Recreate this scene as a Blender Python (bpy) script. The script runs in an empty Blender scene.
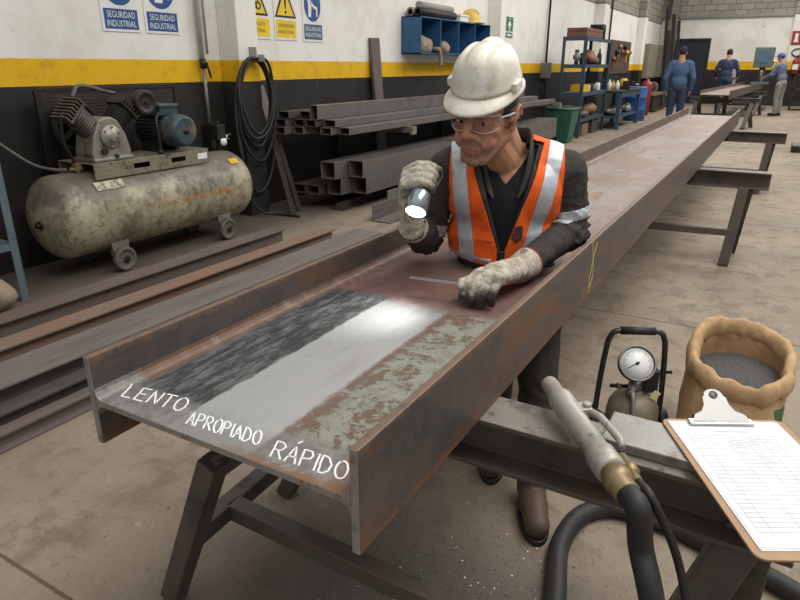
import bpy, bmesh, math, random
from mathutils import Vector as V, Matrix, Euler, noise
random.seed(7)
SC = bpy.context.scene
COL = SC.collection
pi = math.pi
# ---------------------------------------------------------------- camera
FPX = 630.0
PITCH = math.atan(234 / FPX)
YAW = math.atan(389 / (FPX / math.cos(PITCH)))
CAMH = 1.4
cd = bpy.data.cameras.new('camera')
cam = bpy.data.objects.new('camera', cd)
COL.objects.link(cam)
cam.location = (0, 0, CAMH)
cam.rotation_euler = (pi / 2 - PITCH, 0, YAW)
cd.sensor_width = 36.0
cd.lens = FPX / 800 * 36
cd.clip_start = 0.05
cd.clip_end = 200
SC.camera = cam
# ---------------------------------------------------------------- light and exposure
SC.view_settings.view_transform = 'Standard'
SC.view_settings.look = 'None'
SC.view_settings.gamma = 1
SC.view_settings.exposure = 0.12
SC.view_settings.use_curve_mapping = False
W = bpy.data.worlds.new('overcast')
SC.world = W
W.use_nodes = True
_n, _l = W.node_tree.nodes, W.node_tree.links
_tc = _n.new('ShaderNodeTexCoord'); _sx = _n.new('ShaderNodeSeparateXYZ'); _cr = _n.new('ShaderNodeValToRGB')
_l.new(_tc.outputs['Generated'], _sx.inputs[0]); _l.new(_sx.outputs[2], _cr.inputs[0]); _l.new(_cr.outputs[0], _n['Background'].inputs[0])
_cr.color_ramp.elements[0].position = 0.0
_cr.color_ramp.elements[0].color = (0.29, 0.29, 0.29, 1)
_cr.color_ramp.elements[1].position = 0.8
_cr.color_ramp.elements[1].color = (0.97, 0.98, 1.0, 1)
_n['Background'].inputs[1].default_value = 0.85


def area(name, loc, rot, sx, sy, power, col=(1, 0.97, 0.92)):
    l = bpy.data.lights.new(name, 'AREA')
    l.shape = 'RECTANGLE'
    l.size, l.size_y, l.energy, l.color = sx, sy, power, col
    o = bpy.data.objects.new(name, l)
    COL.objects.link(o)
    o.location, o.rotation_euler = loc, rot
    return o


area('overhead_softbox', (1.2, 2.6, 5.2), (0, math.radians(12), 0), 2.2, 5.0, 200)  # added softboxes for light from above
area('overhead_softbox', (0.2, 11.0, 5.6), (0, math.radians(8), 0), 2.4, 7.0, 330)
area('overhead_softbox', (0.2, 22.0, 5.6), (0, math.radians(8), 0), 2.4, 8.0, 400)

# ---------------------------------------------------------------- helpers
_F = V((-math.sin(YAW) * math.cos(PITCH), math.cos(YAW) * math.cos(PITCH), -math.sin(PITCH)))
_R = V((math.cos(YAW), math.sin(YAW), 0))
_U = _R.cross(_F)
_C = V((0, 0, CAMH))


def at(px, py, x=None, y=None, z=None, d=None):
    r = _F * FPX + _R * (px - 400) - _U * (py - 300)
    if d is not None:
        return _C + r * (d / FPX)
    if x is not None:
        return _C + r * (x / r.x)
    if y is not None:
        return _C + r * (y / r.y)
    return _C + r * ((z - CAMH) / r.z)


def frame(axis, up=(0, 0, 1)):
    """matrix whose z is axis, x is close to up"""
    a = V(axis).normalized()
    u = V(up)
    u = u - a * u.dot(a)
    if u.length < 1e-4:
        u = V((1, 0, 0)) - a * a.x
        if u.length < 1e-4:
            u = V((0, 1, 0))
    u.normalize()
    v = a.cross(u)
    m = Matrix.Identity(4)
    for i in range(3):
        m[i][0], m[i][1], m[i][2] = u[i], v[i], a[i]
    return m


def smooth_path(pts, n=6):
    pts = [V(p) for p in pts]
    P = [pts[0] * 2 - pts[1]] + pts + [pts[-1] * 2 - pts[-2]]
    out = []
    for i in range(1, len(P) - 2):
        a, b, c, d = P[i - 1], P[i], P[i + 1], P[i + 2]
        for k in range(n):
            t = k / n
            out.append(0.5 * ((2 * b) + (c - a) * t + (2 * a - 5 * b + 4 * c - d) * t * t + (3 * b - a - 3 * c + d) * t ** 3))
    out.append(pts[-1])
    return out


def tag(o, label=None, cat=None, group=None, kind=None):
    if label:
        o['label'] = label
    if cat:
        o['category'] = cat
    if group:
        o['group'] = group
    if kind:
        o['kind'] = kind
    return o


def thing(name, label, cat, loc=(0, 0, 0), rz=0, group=None):
    o = bpy.data.objects.new(name, None)
    o.empty_display_size = 0.1
    COL.objects.link(o)
    o.location = loc
    o.rotation_euler = (0, 0, rz)
    return tag(o, label, cat, group)


def root_of(o):
    while o.parent:
        o = o.parent
    return o


class MB:
    def __init__(s):
        s.v, s.f, s.sm = [], [], []

    def add(s, vs, fs, smooth=False, M=None):
        b = len(s.v)
        for p in vs:
            p = V(p)
            s.v.append(M @ p if M else p)
        for f in fs:
            s.f.append([i + b for i in f])
            s.sm.append(smooth)
        return s

    def boxab(s, a, b, M=None):
        x0, y0, z0 = a
        x1, y1, z1 = b
        vs = [(x0, y0, z0), (x1, y0, z0), (x1, y1, z0), (x0, y1, z0), (x0, y0, z1), (x1, y0, z1), (x1, y1, z1), (x0, y1, z1)]
        fs = [(3, 2, 1, 0), (4, 5, 6, 7), (0, 1, 5, 4), (1, 2, 6, 5), (2, 3, 7, 6), (3, 0, 4, 7)]
        return s.add(vs, fs, False, M)

    def box(s, c, size, rot=None):
        M = Matrix.Translation(V(c))
        if rot is not None:
            M = M @ (rot if isinstance(rot, Matrix) else Euler(rot).to_matrix().to_4x4())
        h = [q / 2 for q in size]
        return s.boxab([-q for q in h], h, M)

    def bar(s, p0, p1, w, h, up=(0, 0, 1)):
        """box from p0 to p1; h along up, w across"""
        p0, p1 = V(p0), V(p1)
        M = Matrix.Translation(p0) @ frame(p1 - p0, up)
        return s.boxab((-h / 2, -w / 2, 0), (h / 2, w / 2, (p1 - p0).length), M)

    def hollow(s, p0, p1, w, h, t, up=(0, 0, 1)):
        p0, p1 = V(p0), V(p1)
        L = (p1 - p0).length
        M = Matrix.Translation(p0) @ frame(p1 - p0, up)
        vs = []
        for z in (0, L):
            for (a, b) in ((h / 2, w / 2), (h / 2 - t, w / 2 - t)):
                vs += [(-a, -b, z), (a, -b, z), (a, b, z), (-a, b, z)]
        fs = []
        for i in range(4):
            j = (i + 1) % 4
            fs += [(i, j, 8 + j, 8 + i), (4 + j, 4 + i, 12 + i, 12 + j), (j, i, 4 + i, 4 + j), (8 + i, 8 + j, 12 + j, 12 + i)]
        return s.add(vs, fs, False, M)

    def prism(s, poly, o, ax, ay, d, smooth=False):
        """polygon in the plane o + ax*u + ay*v, pushed along vector d"""
        o, ax, ay, d = V(o), V(ax), V(ay), V(d)
        n = len(poly)
        a = [o + ax * u + ay * v for u, v in poly]
        vs = a + [p + d for p in a]
        fs = [list(range(n - 1, -1, -1)), list(range(n, 2 * n))]
        fs += [(i, (i + 1) % n, n + (i + 1) % n, n + i) for i in range(n)]
        return s.add(vs, fs, smooth)

    def tube(s, path, r, n=10, caps=True, closed=False):
        path = [V(p) for p in path]
        m = len(path)
        vs, fs = [], []
        u = None
        for i, p in enumerate(path):
            if closed:
                t = path[(i + 1) % m] - path[i - 1]
            else:
                t = path[min(i + 1, m - 1)] - path[max(i - 1, 0)]
            t.normalize()
            if u is None:
                u = t.orthogonal().normalized()
            u = (u - t * u.dot(t))
            if u.length < 1e-6:
                u = t.orthogonal()
            u.normalize()
            w = t.cross(u)
            rr = r[i] if isinstance(r, (list, tuple)) else r
            for k in range(n):
                a = 2 * pi * k / n
                vs.append(p + u * (math.cos(a) * rr) + w * (math.sin(a) * rr))
        for i in range(m if closed else m - 1):
            j = (i + 1) % m
            for k in range(n):
                l = (k + 1) % n
                fs.append((i * n + k, i * n + l, j * n + l, j * n + k))
        s.add(vs, fs, True)
        if caps and not closed:
            b = len(s.v) - m * n
            s.f.append([b + k for k in range(n - 1, -1, -1)])
            s.f.append([b + (m - 1) * n + k for k in range(n)])
            s.sm += [False, False]
        return s

    def cyl(s, p0, p1, r, n=16, r1=None):
        return s.tube([p0, p1], [r, r if r1 is None else r1], n)

    def lathe(s, prof, c=(0, 0, 0), axis=(0, 0, 1), n=24, M=None, smooth=True):
        if M is None:
            M = Matrix.Translation(V(c)) @ frame(axis)
        vs, fs = [], []
        m = len(prof)
        for r, z in prof:
            for k in range(n):
                a = 2 * pi * k / n
                vs.append((r * math.cos(a), r * math.sin(a), z))
        for i in range(m - 1):
            for k in range(n):
                l = (k + 1) % n
                fs.append((i * n + k, i * n + l, (i + 1) * n + l, (i + 1) * n + k))
        if prof[0][0] > 1e-5:
            fs.append(list(range(n - 1, -1, -1)))
        if prof[-1][0] > 1e-5:
            fs.append([(m - 1) * n + k for k in range(n)])
        return s.add(vs, fs, smooth, M)

    def ell(s, c, r, rot=None, n=18, m=10):
        M = Matrix.Translation(V(c))
        if rot is not None:
            M = M @ (rot.to_4x4() if isinstance(rot, Matrix) else Euler(rot).to_matrix().to_4x4())
        if not isinstance(r, (list, tuple)):
            r = (r, r, r)
        vs, fs = [], []
        for i in range(m + 1):
            t = pi * i / m
            for k in range(n):
                a = 2 * pi * k / n
                vs.append((r[0] * math.sin(t) * math.cos(a), r[1] * math.sin(t) * math.sin(a), -r[2] * math.cos(t)))
        for i in range(m):
            for k in range(n):
                l = (k + 1) % n
                fs.append((i * n + k, i * n + l, (i + 1) * n + l, (i + 1) * n + k))
        return s.add(vs, fs, True, M)

    def cap(s, p0, p1, r0, r1=None, n=14):
        """tapered capsule"""
        r1 = r0 if r1 is None else r1
        p0, p1 = V(p0), V(p1)
        L = (p1 - p0).length
        prof = [(max(r0 * math.cos(t), 1e-6), r0 * math.sin(t)) for t in [-pi / 2 + pi / 2 * i / 5 for i in range(6)]]
        prof += [(max(r1 * math.cos(t), 1e-6), L + r1 * math.sin(t)) for t in [pi / 2 * i / 5 for i in range(6)]]
        ax = p1 - p0 if L > 1e-6 else V((0, 0, 1))
        return s.lathe(prof, p0, ax, n)

    def caps(s, pts, rs):
        for i in range(len(pts) - 1):
            s.cap(pts[i], pts[i + 1], rs[i], rs[i + 1])
        return s

    def ribbon(s, pts, w, nrm=(0, 0, 1), h=0.0006):
        nrm = V(nrm).normalized()
        pts = [V(p) for p in pts]
        vs, fs = [], []
        m = len(pts)
        for i, p in enumerate(pts):
            t = (pts[min(i + 1, m - 1)] - pts[max(i - 1, 0)]).normalized()
            sd = t.cross(nrm).normalized() * w / 2
            vs += [p + sd, p - sd, p + sd * 0.8 + nrm * h, p - sd * 0.8 + nrm * h]
        for i in range(m - 1):
            a, b = 4 * i, 4 * i + 4
            fs += [(a + 2, a + 3, b + 3, b + 2), (a, a + 2, b + 2, b), (a + 3, a + 1, b + 1, b + 3)]
        fs += [(0, 1, 3, 2), (4 * m - 4, 4 * m - 2, 4 * m - 1, 4 * m - 3)]
        return s.add(vs, fs)

    def build(s, name, mat, parent=None, bevel=0, loc=None, local=False, lab=None, cat=None, group=None, kind=None, solid=0, seg=2):
        if loc is None and not local:
            if parent:
                loc = root_of(parent).location
            else:
                xs = [p.x for p in s.v]; ys = [p.y for p in s.v]; zs = [p.z for p in s.v]
                loc = V(((min(xs) + max(xs)) / 2, (min(ys) + max(ys)) / 2, min(zs)))
        off = V((0, 0, 0)) if local else V(loc)
        me = bpy.data.meshes.new(name)
        me.from_pydata([tuple(p - off) for p in s.v], [], s.f)
        me.polygons.foreach_set('use_smooth', s.sm)
        me.materials.append(mat)
        me.validate()
        me.update()
        o = bpy.data.objects.new(name, me)
        COL.objects.link(o)
        if parent:
            o.parent = parent
        elif not local:
            o.location = off
        elif loc is not None:
            o.location = loc
        if solid:
            q = o.modifiers.new('solid', 'SOLIDIFY'); q.thickness = solid; q.offset = 0
        if bevel:
            q = o.modifiers.new('bevel', 'BEVEL'); q.width = bevel; q.segments = seg; q.limit_method = 'ANGLE'; q.angle_limit = 0.7
        return tag(o, lab, cat, group, kind)


def copy_tree(o, parent=None):
    c = o.copy()
    COL.objects.link(c)
    if parent:
        c.parent = parent
    for ch in list(o.children):
        copy_tree(ch, c)
    return c


_tcache = {}


def text_polys(s, font_size=1.0, extrude=0.0):
    cu = bpy.data.curves.new('t', 'FONT')
    cu.body = s
    cu.size = font_size
    cu.align_x = 'CENTER'
    cu.align_y = 'CENTER'
    cu.resolution_u = 2
    cu.extrude = extrude
    o = bpy.data.objects.new('t', cu)
    COL.objects.link(o)
    bpy.context.view_layer.update()
    me = bpy.data.meshes.new_from_object(o.evaluated_get(bpy.context.evaluated_depsgraph_get()))
    vs = [v.co.copy() for v in me.vertices]
    fs = [list(p.vertices) for p in me.polygons]
    bpy.data.objects.remove(o)
    bpy.data.curves.remove(cu)
    bpy.data.meshes.remove(me)
    return vs, fs


def add_text(mb, s, o, ax, ay, w, h):
    """text fitted to a w x h box centred on o; ax, ay unit vectors"""
    vs, fs = text_polys(s, 1.0, 0.0)
    x0 = min(v.x for v in vs); x1 = max(v.x for v in vs); y0 = min(v.y for v in vs); y1 = max(v.y for v in vs)
    o, ax, ay = V(o), V(ax), V(ay)
    mb.add([o + ax * ((v.x - (x0 + x1) / 2) / (x1 - x0) * w) + ay * ((v.y - (y0 + y1) / 2) / (y1 - y0) * h) for v in vs], fs)


# ---- organic surfaces: overlapping shapes fused into one continuous skin
def fuse(mb, voxel, smooth=6, factor=0.5):
    me = bpy.data.meshes.new('f')
    me.from_pydata([tuple(p) for p in mb.v], [], mb.f)
    o = bpy.data.objects.new('f', me)
    COL.objects.link(o)
    m = o.modifiers.new('r', 'REMESH'); m.mode = 'VOXEL'; m.voxel_size = voxel
    if smooth:
        q = o.modifiers.new('s', 'SMOOTH'); q.iterations = smooth; q.factor = factor
    bpy.context.view_layer.update()
    e = bpy.data.meshes.new_from_object(o.evaluated_get(bpy.context.evaluated_depsgraph_get()))
    e.update()
    vs = [v.co.copy() for v in e.vertices]
    ns = [v.normal.copy() for v in e.vertices]
    fs = [list(p.vertices) for p in e.polygons]
    bpy.data.objects.remove(o)
    bpy.data.meshes.remove(me)
    bpy.data.meshes.remove(e)
    return vs, ns, fs


def skin(vs, fs):
    m = MB()
    m.add(vs, fs, True)
    return m


def wrinkle(vs, ns, amp, scale, seed=0, stretch=(1, 1, 1)):
    out = []
    for p, n in zip(vs, ns):
        q = V((p.x * stretch[0], p.y * stretch[1], p.z * stretch[2])) * scale + V((seed, seed * 2, seed * 3))
        w = noise.noise(q) + 0.5 * noise.noise(q * 2.1)
        w = 1 - abs(w) * 2.2
        out.append(p + n * (amp * w))
    return out


def clip(vs, ns, fs, F, off=0.0):
    """keep the part of a surface where F(p) < 0, moved outwards by off, with a clean cut edge"""
    vals = [F(p) for p in vs]
    nv, nf, idx, cut = [], [], {}, {}

    def vert(i):
        if i not in idx:
            idx[i] = len(nv); nv.append(vs[i] + ns[i] * off)
        return idx[i]

    def edge(i, j):
        k = (min(i, j), max(i, j))
        if k not in cut:
            t = vals[i] / (vals[i] - vals[j])
            p = vs[i].lerp(vs[j], t); n = ns[i].lerp(ns[j], t)
            cut[k] = len(nv); nv.append(p + n * off)
        return cut[k]
    for f in fs:
        ins = [vals[i] < 0 for i in f]
        if not any(ins):
            continue
        if all(ins):
            nf.append([vert(i) for i in f]); continue
        poly = []
        for a in range(len(f)):
            i, j = f[a], f[(a + 1) % len(f)]
            if vals[i] < 0:
                poly.append(vert(i))
            if (vals[i] < 0) != (vals[j] < 0):
                poly.append(edge(i, j))
        if len(poly) > 2:
            nf.append(poly)
    return nv, nf


# ---------------------------------------------------------------- materials
def lin(c):
    return tuple(((q / 255 / 12.92) if q / 255 <= 0.04045 else ((q / 255 + 0.055) / 1.055) ** 2.4) for q in c) + (1,)


class NT:
    def __init__(s, name):
        s.m = bpy.data.materials.new(name)
        s.m.use_nodes = True
        s.t = s.m.node_tree
        s.b = s.t.nodes['Principled BSDF']
        s._c = {}

    def put(s, sock, v):
        if isinstance(v, bpy.types.NodeSocket):
            s.t.links.new(v, sock)
        else:
            sock.default_value = v

    def coord(s, k='Object'):
        if 'tc' not in s._c:
            s._c['tc'] = s.t.nodes.new('ShaderNodeTexCoord')
        return s._c['tc'].outputs[k]

    def mapping(s, vec, scale=(1, 1, 1), loc=(0, 0, 0), rot=(0, 0, 0)):
        n = s.t.nodes.new('ShaderNodeMapping')
        s.put(n.inputs['Vector'], vec)
        n.inputs['Scale'].default_value = scale
        n.inputs['Location'].default_value = loc
        n.inputs['Rotation'].default_value = rot
        return n.outputs[0]

    def xyz(s, vec=None):
        n = s.t.nodes.new('ShaderNodeSeparateXYZ')
        s.put(n.inputs[0], vec if vec is not None else s.coord())
        return n.outputs

    def noise(s, scale, detail=4, rough=0.6, vec=None, dist=0, out=0):
        n = s.t.nodes.new('ShaderNodeTexNoise')
        s.put(n.inputs['Vector'], vec if vec is not None else s.coord())
        n.inputs['Scale'].default_value = scale
        n.inputs['Detail'].default_value = detail
        n.inputs['Roughness'].default_value = rough
        n.inputs['Distortion'].default_value = dist
        return n.outputs[out]

    def voro(s, scale, vec=None, feature='F1', out='Distance', rand=1):
        n = s.t.nodes.new('ShaderNodeTexVoronoi')
        n.feature = feature
        s.put(n.inputs['Vector'], vec if vec is not None else s.coord())
        n.inputs['Scale'].default_value = scale
        n.inputs['Randomness'].default_value = rand
        return n.outputs[out]

    def math(s, op, a, b=0.0, c=0.0, clamp=False):
        n = s.t.nodes.new('ShaderNodeMath')
        n.operation = op
        n.use_clamp = clamp
        s.put(n.inputs[0], a); s.put(n.inputs[1], b); s.put(n.inputs[2], c)
        return n.outputs[0]

    def step(s, v, lo, hi, a=0.0, b=1.0):
        n = s.t.nodes.new('ShaderNodeMapRange')
        n.interpolation_type = 'SMOOTHSTEP'
        s.put(n.inputs[0], v)
        if lo > hi:
            lo, hi, a, b = hi, lo, b, a
        for i, q in enumerate((lo, hi, a, b)):
            n.inputs[i + 1].default_value = q
        return n.outputs[0]

    def mix(s, f, a, b):
        n = s.t.nodes.new('ShaderNodeMix')
        n.data_type = 'RGBA'
        s.put(n.inputs[0], f)
        s.put(n.inputs[6], a if isinstance(a, bpy.types.NodeSocket) else (lin(a) if max(a) > 1.001 else a))
        s.put(n.inputs[7], b if isinstance(b, bpy.types.NodeSocket) else (lin(b) if max(b) > 1.001 else b))
        return n.outputs[2]

    def attr(s, name):
        n = s.t.nodes.new('ShaderNodeAttribute')
        n.attribute_name = name
        return n.outputs['Fac']

    def bump(s, h, strength=0.3, dist=0.002):
        n = s.t.nodes.new('ShaderNodeBump')
        n.inputs['Strength'].default_value = strength
        n.inputs['Distance'].default_value = dist
        s.put(n.inputs['Height'], h)
        s.t.links.new(n.outputs[0], s.b.inputs['Normal'])

    def done(s, col, rough=0.6, metal=0.0, spec=0.5):
        s.put(s.b.inputs['Base Color'], lin(col) if isinstance(col, tuple) and len(col) == 3 else col)
        s.put(s.b.inputs['Roughness'], rough)
        s.put(s.b.inputs['Metallic'], metal)
        s.b.inputs['Specular IOR Level'].default_value = spec
        return s.m


def M(name, base, rough=0.6, metal=0.0, layers=(), bump=0.0, bscale=60, bdist=0.002, spec=0.5, stretch=None):
    """worn surface: base colour, then layers (rgb, scale, lo, hi) of noise-shaped dirt, rust or fading"""
    t = NT(name)
    vec = t.mapping(t.coord(), stretch) if stretch else t.coord()
    c = t.mix(t.noise(9, 5, 0.65, vec), tuple(q * 0.86 for q in base), tuple(min(255, q * 1.1) for q in base))
    r = rough
    for i, (rgb, sc, lo, hi) in enumerate(layers):
        f = t.step(t.noise(sc, 8, 0.68, t.mapping(vec, loc=(i * 3.7, i * 1.3, i * 2.1))), lo, hi)
        c = t.mix(f, c, rgb)
    if bump:
        t.bump(t.noise(bscale, 5, 0.7, vec), bump, bdist)
    return t.done(c, r, metal, spec)
# ---- shared materials
RUST, DRUST = (112, 78, 56), (84, 60, 48)
m_scale = M('mill_scale_steel', (78, 71, 68), 0.5, 0.35, [((98, 74, 58), 5, 0.5, 0.68), (RUST, 14, 0.6, 0.72), ((52, 48, 48), 3, 0.55, 0.7)], 0.25, 90, 0.001)
m_trestle = M('trestle_steel', (88, 79, 72), 0.55, 0.15, [((96, 74, 58), 7, 0.52, 0.7), ((48, 43, 41), 4, 0.5, 0.7)], 0.3, 120, 0.001)
m_trestle_top = M('pale_trestle_steel', (128, 122, 112), 0.45, 0.25, [((92, 84, 76), 10, 0.52, 0.66), ((62, 56, 52), 30, 0.58, 0.7)], 0.25, 150, 0.001)
m_tube = M('cold_tube_steel', (108, 102, 99), 0.42, 0.25, [((84, 74, 68), 3, 0.5, 0.7), ((110, 78, 56), 9, 0.62, 0.76)], 0.12, 120, 0.001)
m_tube_dark = M('dark_tube_steel', (86, 81, 79), 0.45, 0.25, [((64, 58, 56), 4, 0.5, 0.7), ((100, 72, 54), 10, 0.62, 0.76)], 0.12, 120, 0.001)
m_bar_pink = M('brown_scaled_bar', (112, 100, 94), 0.5, 0.25, [((120, 100, 88), 3, 0.5, 0.7), ((70, 60, 58), 6, 0.6, 0.75)], 0.15, 120, 0.001, stretch=(3, 0.35, 3))
m_bar_rust = M('rusty_orange_bar', (134, 112, 98), 0.55, 0.2, [((142, 108, 86), 4, 0.48, 0.66), ((96, 72, 62), 8, 0.6, 0.75)], 0.15, 120, 0.001, stretch=(3, 0.35, 3))
m_bar_grey = M('grey_scaled_bar', (122, 115, 109), 0.48, 0.25, [((98, 92, 88), 3, 0.5, 0.7), ((124, 100, 84), 7, 0.6, 0.75)], 0.15, 120, 0.001, stretch=(3, 0.35, 3))
m_black = M('black_rubber', (34, 33, 32), 0.6, 0, [((58, 55, 50), 8, 0.55, 0.75)], 0.1, 200, 0.0008)
m_dark = M('dark_iron', (46, 44, 42), 0.5, 0.4, [((70, 62, 54), 12, 0.55, 0.72)], 0.2, 120, 0.001)
m_hole = M('dark_inside', (24, 23, 22), 0.8)
m_alu = M('grimy_cast_alloy', (150, 145, 134), 0.45, 0.55, [((96, 90, 80), 14, 0.5, 0.7), ((60, 54, 48), 30, 0.58, 0.74)], 0.2, 140, 0.001)
m_chrome = M('bright_steel', (190, 190, 188), 0.25, 0.9, [((150, 148, 142), 20, 0.55, 0.7)])
m_brass = M('brass', (140, 122, 88), 0.42, 0.5, [((120, 92, 54), 40, 0.55, 0.7)])
m_blue = M('blue_painted_steel', (48, 72, 92), 0.5, 0.1, [((72, 84, 90), 8, 0.58, 0.74), ((64, 52, 44), 20, 0.66, 0.76)], 0.1, 90, 0.001)
m_cubby = M('blue_cabinet_paint', (46, 92, 134), 0.5, 0.05, [((70, 106, 138), 8, 0.55, 0.74), ((60, 62, 66), 22, 0.66, 0.76)], 0.1, 90, 0.001)
m_greypost = M('grey_blue_paint', (92, 108, 114), 0.5, 0.1, [((78, 72, 64), 14, 0.6, 0.74)], 0.1, 90, 0.001)
m_green = M('green_plastic', (44, 92, 76), 0.5, 0, [((60, 84, 74), 8, 0.55, 0.75)])
m_red = M('red_paint', (146, 44, 36), 0.45, 0, [((120, 44, 36), 12, 0.6, 0.75)])
m_barrel = M('blue_plastic', (38, 88, 150), 0.4, 0, [((50, 78, 116), 8, 0.58, 0.75)])
m_white = M('white_enamel', (226, 226, 222), 0.4)
m_signblue = M('sign_blue', (36, 78, 138), 0.45)
m_signgrey = M('sign_slate_blue', (74, 96, 124), 0.45)
m_signyellow = M('sign_yellow', (232, 196, 38), 0.45)
m_signblack = M('sign_black', (30, 28, 24), 0.5)
m_signgreen = M('sign_green', (36, 112, 78), 0.45)
m_wood = M('worn_wood', (128, 100, 74), 0.7, 0, [((90, 70, 54), 8, 0.5, 0.7)], 0.2, 80)
m_rag = M('dirty_cloth', (150, 132, 112), 0.9, 0, [((104, 84, 68), 9, 0.5, 0.66), ((70, 60, 54), 20, 0.6, 0.7)], 0.4, 200, 0.002)
m_yel = M('yellow_plastic', (214, 170, 44), 0.45, 0, [((170, 130, 50), 10, 0.6, 0.75)])
m_conduit = M('galvanised_conduit', (140, 138, 130), 0.45, 0.4, [((104, 98, 90), 14, 0.55, 0.7)])

# ---------------------------------------------------------------- the room
XW, YB = -4.6, 28.5


def wall_material(name, lo, hi, blocks, axis):
    """black dado, yellow stripe, dirty white paint, bare concrete blocks on top"""
    t = NT(name)
    o = t.xyz()
    z = o[2]
    u = o[1] if axis == 'y' else o[0]
    n = t.noise(1.1, 6, 0.7)
    n2 = t.noise(7, 8, 0.7)
    jit = t.math('MULTIPLY', t.math('SUBTRACT', t.noise(18, 3), 0.5), 0.006)
    zz = t.math('ADD', z, jit)
    white = t.mix(t.step(n, 0.42, 0.7), (233, 230, 222), (216, 211, 200))
    white = t.mix(t.step(n2, 0.6, 0.74), white, (186, 178, 164))
    streak = t.noise(3, 6, 0.7, t.mapping(t.coord(), (6, 6, 0.5)))
    white = t.mix(t.step(streak, 0.64, 0.78, 0, 0.6), white, (170, 160, 144))
    yellow = t.mix(t.step(n2, 0.45, 0.72), (226, 178, 28), (196, 150, 34))
    yellow = t.mix(t.step(t.noise(3.2, 6, 0.7), 0.62, 0.75, 0, 0.7), yellow, (124, 98, 40))
    black = t.mix(t.step(n, 0.4, 0.7), (38, 37, 36), (50, 47, 45))
    black = t.mix(t.step(n2, 0.6, 0.75), black, (72, 67, 62))
    br = t.t.nodes.new('ShaderNodeTexBrick')
    br.inputs['Scale'].default_value = 1
    br.inputs['Brick Width'].default_value = 0.42
    br.inputs['Row Height'].default_value = 0.21
    br.inputs['Mortar Size'].default_value = 0.012
    br.inputs['Color1'].default_value = lin((160, 152, 138))
    br.inputs['Color2'].default_value = lin((142, 134, 122))
    br.inputs['Mortar'].default_value = lin((104, 98, 90))
    cb = t.t.nodes.new('ShaderNodeCombineXYZ')
    t.put(cb.inputs[0], u); t.put(cb.inputs[1], z)
    t.t.links.new(cb.outputs[0], br.inputs['Vector'])
    c = t.mix(t.step(zz, lo - 0.002, lo + 0.002), black, yellow)
    c = t.mix(t.step(zz, hi - 0.002, hi + 0.002), c, white)
    if blocks:
        c = t.mix(t.step(zz, blocks - 0.004, blocks + 0.004), c, br.outputs[0])
    t.bump(t.math('ADD', t.noise(40, 4), t.math('MULTIPLY', n2, 2.0)), 0.25, 0.004)
    return t.done(c, 0.75, 0, 0.3)


m_wl = wall_material('painted_wall_left', 1.265, 1.45, 2.9, 'y')
m_wb = wall_material('painted_wall_back', 1.27, 1.56, 3.12, 'x')

t = NT('workshop_concrete')
n1 = t.noise(0.7, 6, 0.65); n2 = t.noise(5, 9, 0.72, dist=0.4); n3 = t.noise(38, 4, 0.7)
c = t.mix(t.step(n1, 0.35, 0.68), (150, 137, 119), (130, 118, 102))
c = t.mix(t.step(n2, 0.46, 0.66), c, (116, 104, 90))
c = t.mix(t.step(n3, 0.55, 0.72, 0, 0.7), c, (100, 90, 79))
c = t.mix(t.step(t.noise(2.3, 8, 0.75, t.mapping(t.coord(), loc=(5, 2, 0))), 0.58, 0.7, 0, 0.75), c, (100, 88, 76))
c = t.mix(t.step(t.noise(11, 6, 0.7, t.mapping(t.coord(), loc=(9, 4, 0))), 0.6, 0.7, 0, 0.6), c, (164, 152, 134))
o = t.xyz()
# spilled black blasting grit around the working end of the beam, and the grime along the wall
dx = t.math('DIVIDE', t.math('SUBTRACT', o[0], -0.55), 0.75)
dy = t.math('DIVIDE', t.math('SUBTRACT', o[1], 1.05), 0.62)
rr = t.math('SQRT', t.math('ADD', t.math('MULTIPLY', dx, dx), t.math('MULTIPLY', dy, dy)))
rr = t.math('ADD', rr, t.math('MULTIPLY', t.math('SUBTRACT', n2, 0.5), 1.1))
c = t.mix(t.step(rr, 1.25, 0.4, 0, 0.78), c, (70, 65, 60))
c = t.mix(t.step(t.math('ADD', o[0], t.math('MULTIPLY', t.math('SUBTRACT', n2, 0.5), 1.4)), -3.3, -4.1, 0, 0.75), c, (66, 59, 52))
# expansion joints
jy = t.math('ABSOLUTE', t.math('SUBTRACT', t.math('FRACT', t.math('DIVIDE', t.math('ADD', o[1], t.math('MULTIPLY', n3, 0.01)), 3.0)), 0.24))
c = t.mix(t.step(jy, 0.003, 0.0012, 0, 0.8), c, (74, 65, 56))
t.bump(t.math('ADD', t.math('MULTIPLY', n2, 1.5), t.math('MULTIPLY', n3, 0.6)), 0.45, 0.006)
m_floor = t.done(c, 0.78, 0, 0.3)
MB().boxab((XW - 0.2, -1.5, -0.1), (4.5, YB + 0.2, 0)).build('floor', m_floor, loc=V((0, 0, 0)), kind='structure')
MB().boxab((XW - 0.2, -1.5, 0), (XW, YB + 0.2, 6.0)).build('wall_left', m_wl, loc=V((0, 0, 0)), kind='structure')
MB().boxab((XW, YB, 0), (4.5, YB + 0.2, 6.0)).build('wall_back', m_wb, loc=V((0, 0, 0)), kind='structure')
k = 1
for y0, w in ((4.60, 0.27), (10.95, 0.72), (18.1, 0.5), (23.7, 0.5)):
    MB().boxab((XW, y0, 0), (XW + 0.24, y0 + w, 6.0)).build('trim_%d' % k, m_wl, loc=V((0, 0, 0)), kind='structure', bevel=0.008)
    k += 1
MB().boxab((-0.12, YB - 0.2, 0), (0.25, YB, 6.0)).build('trim_5', m_wb, loc=V((0, 0, 0)), kind='structure', bevel=0.008)
# steel ledge where the paint meets the bare blocks on the far wall
mb = MB().boxab((XW, YB - 0.1, 3.10), (4.5, YB, 3.2))
mb.build('trim_6', m_conduit, loc=V((0, 0, 0)), kind='structure')
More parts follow.
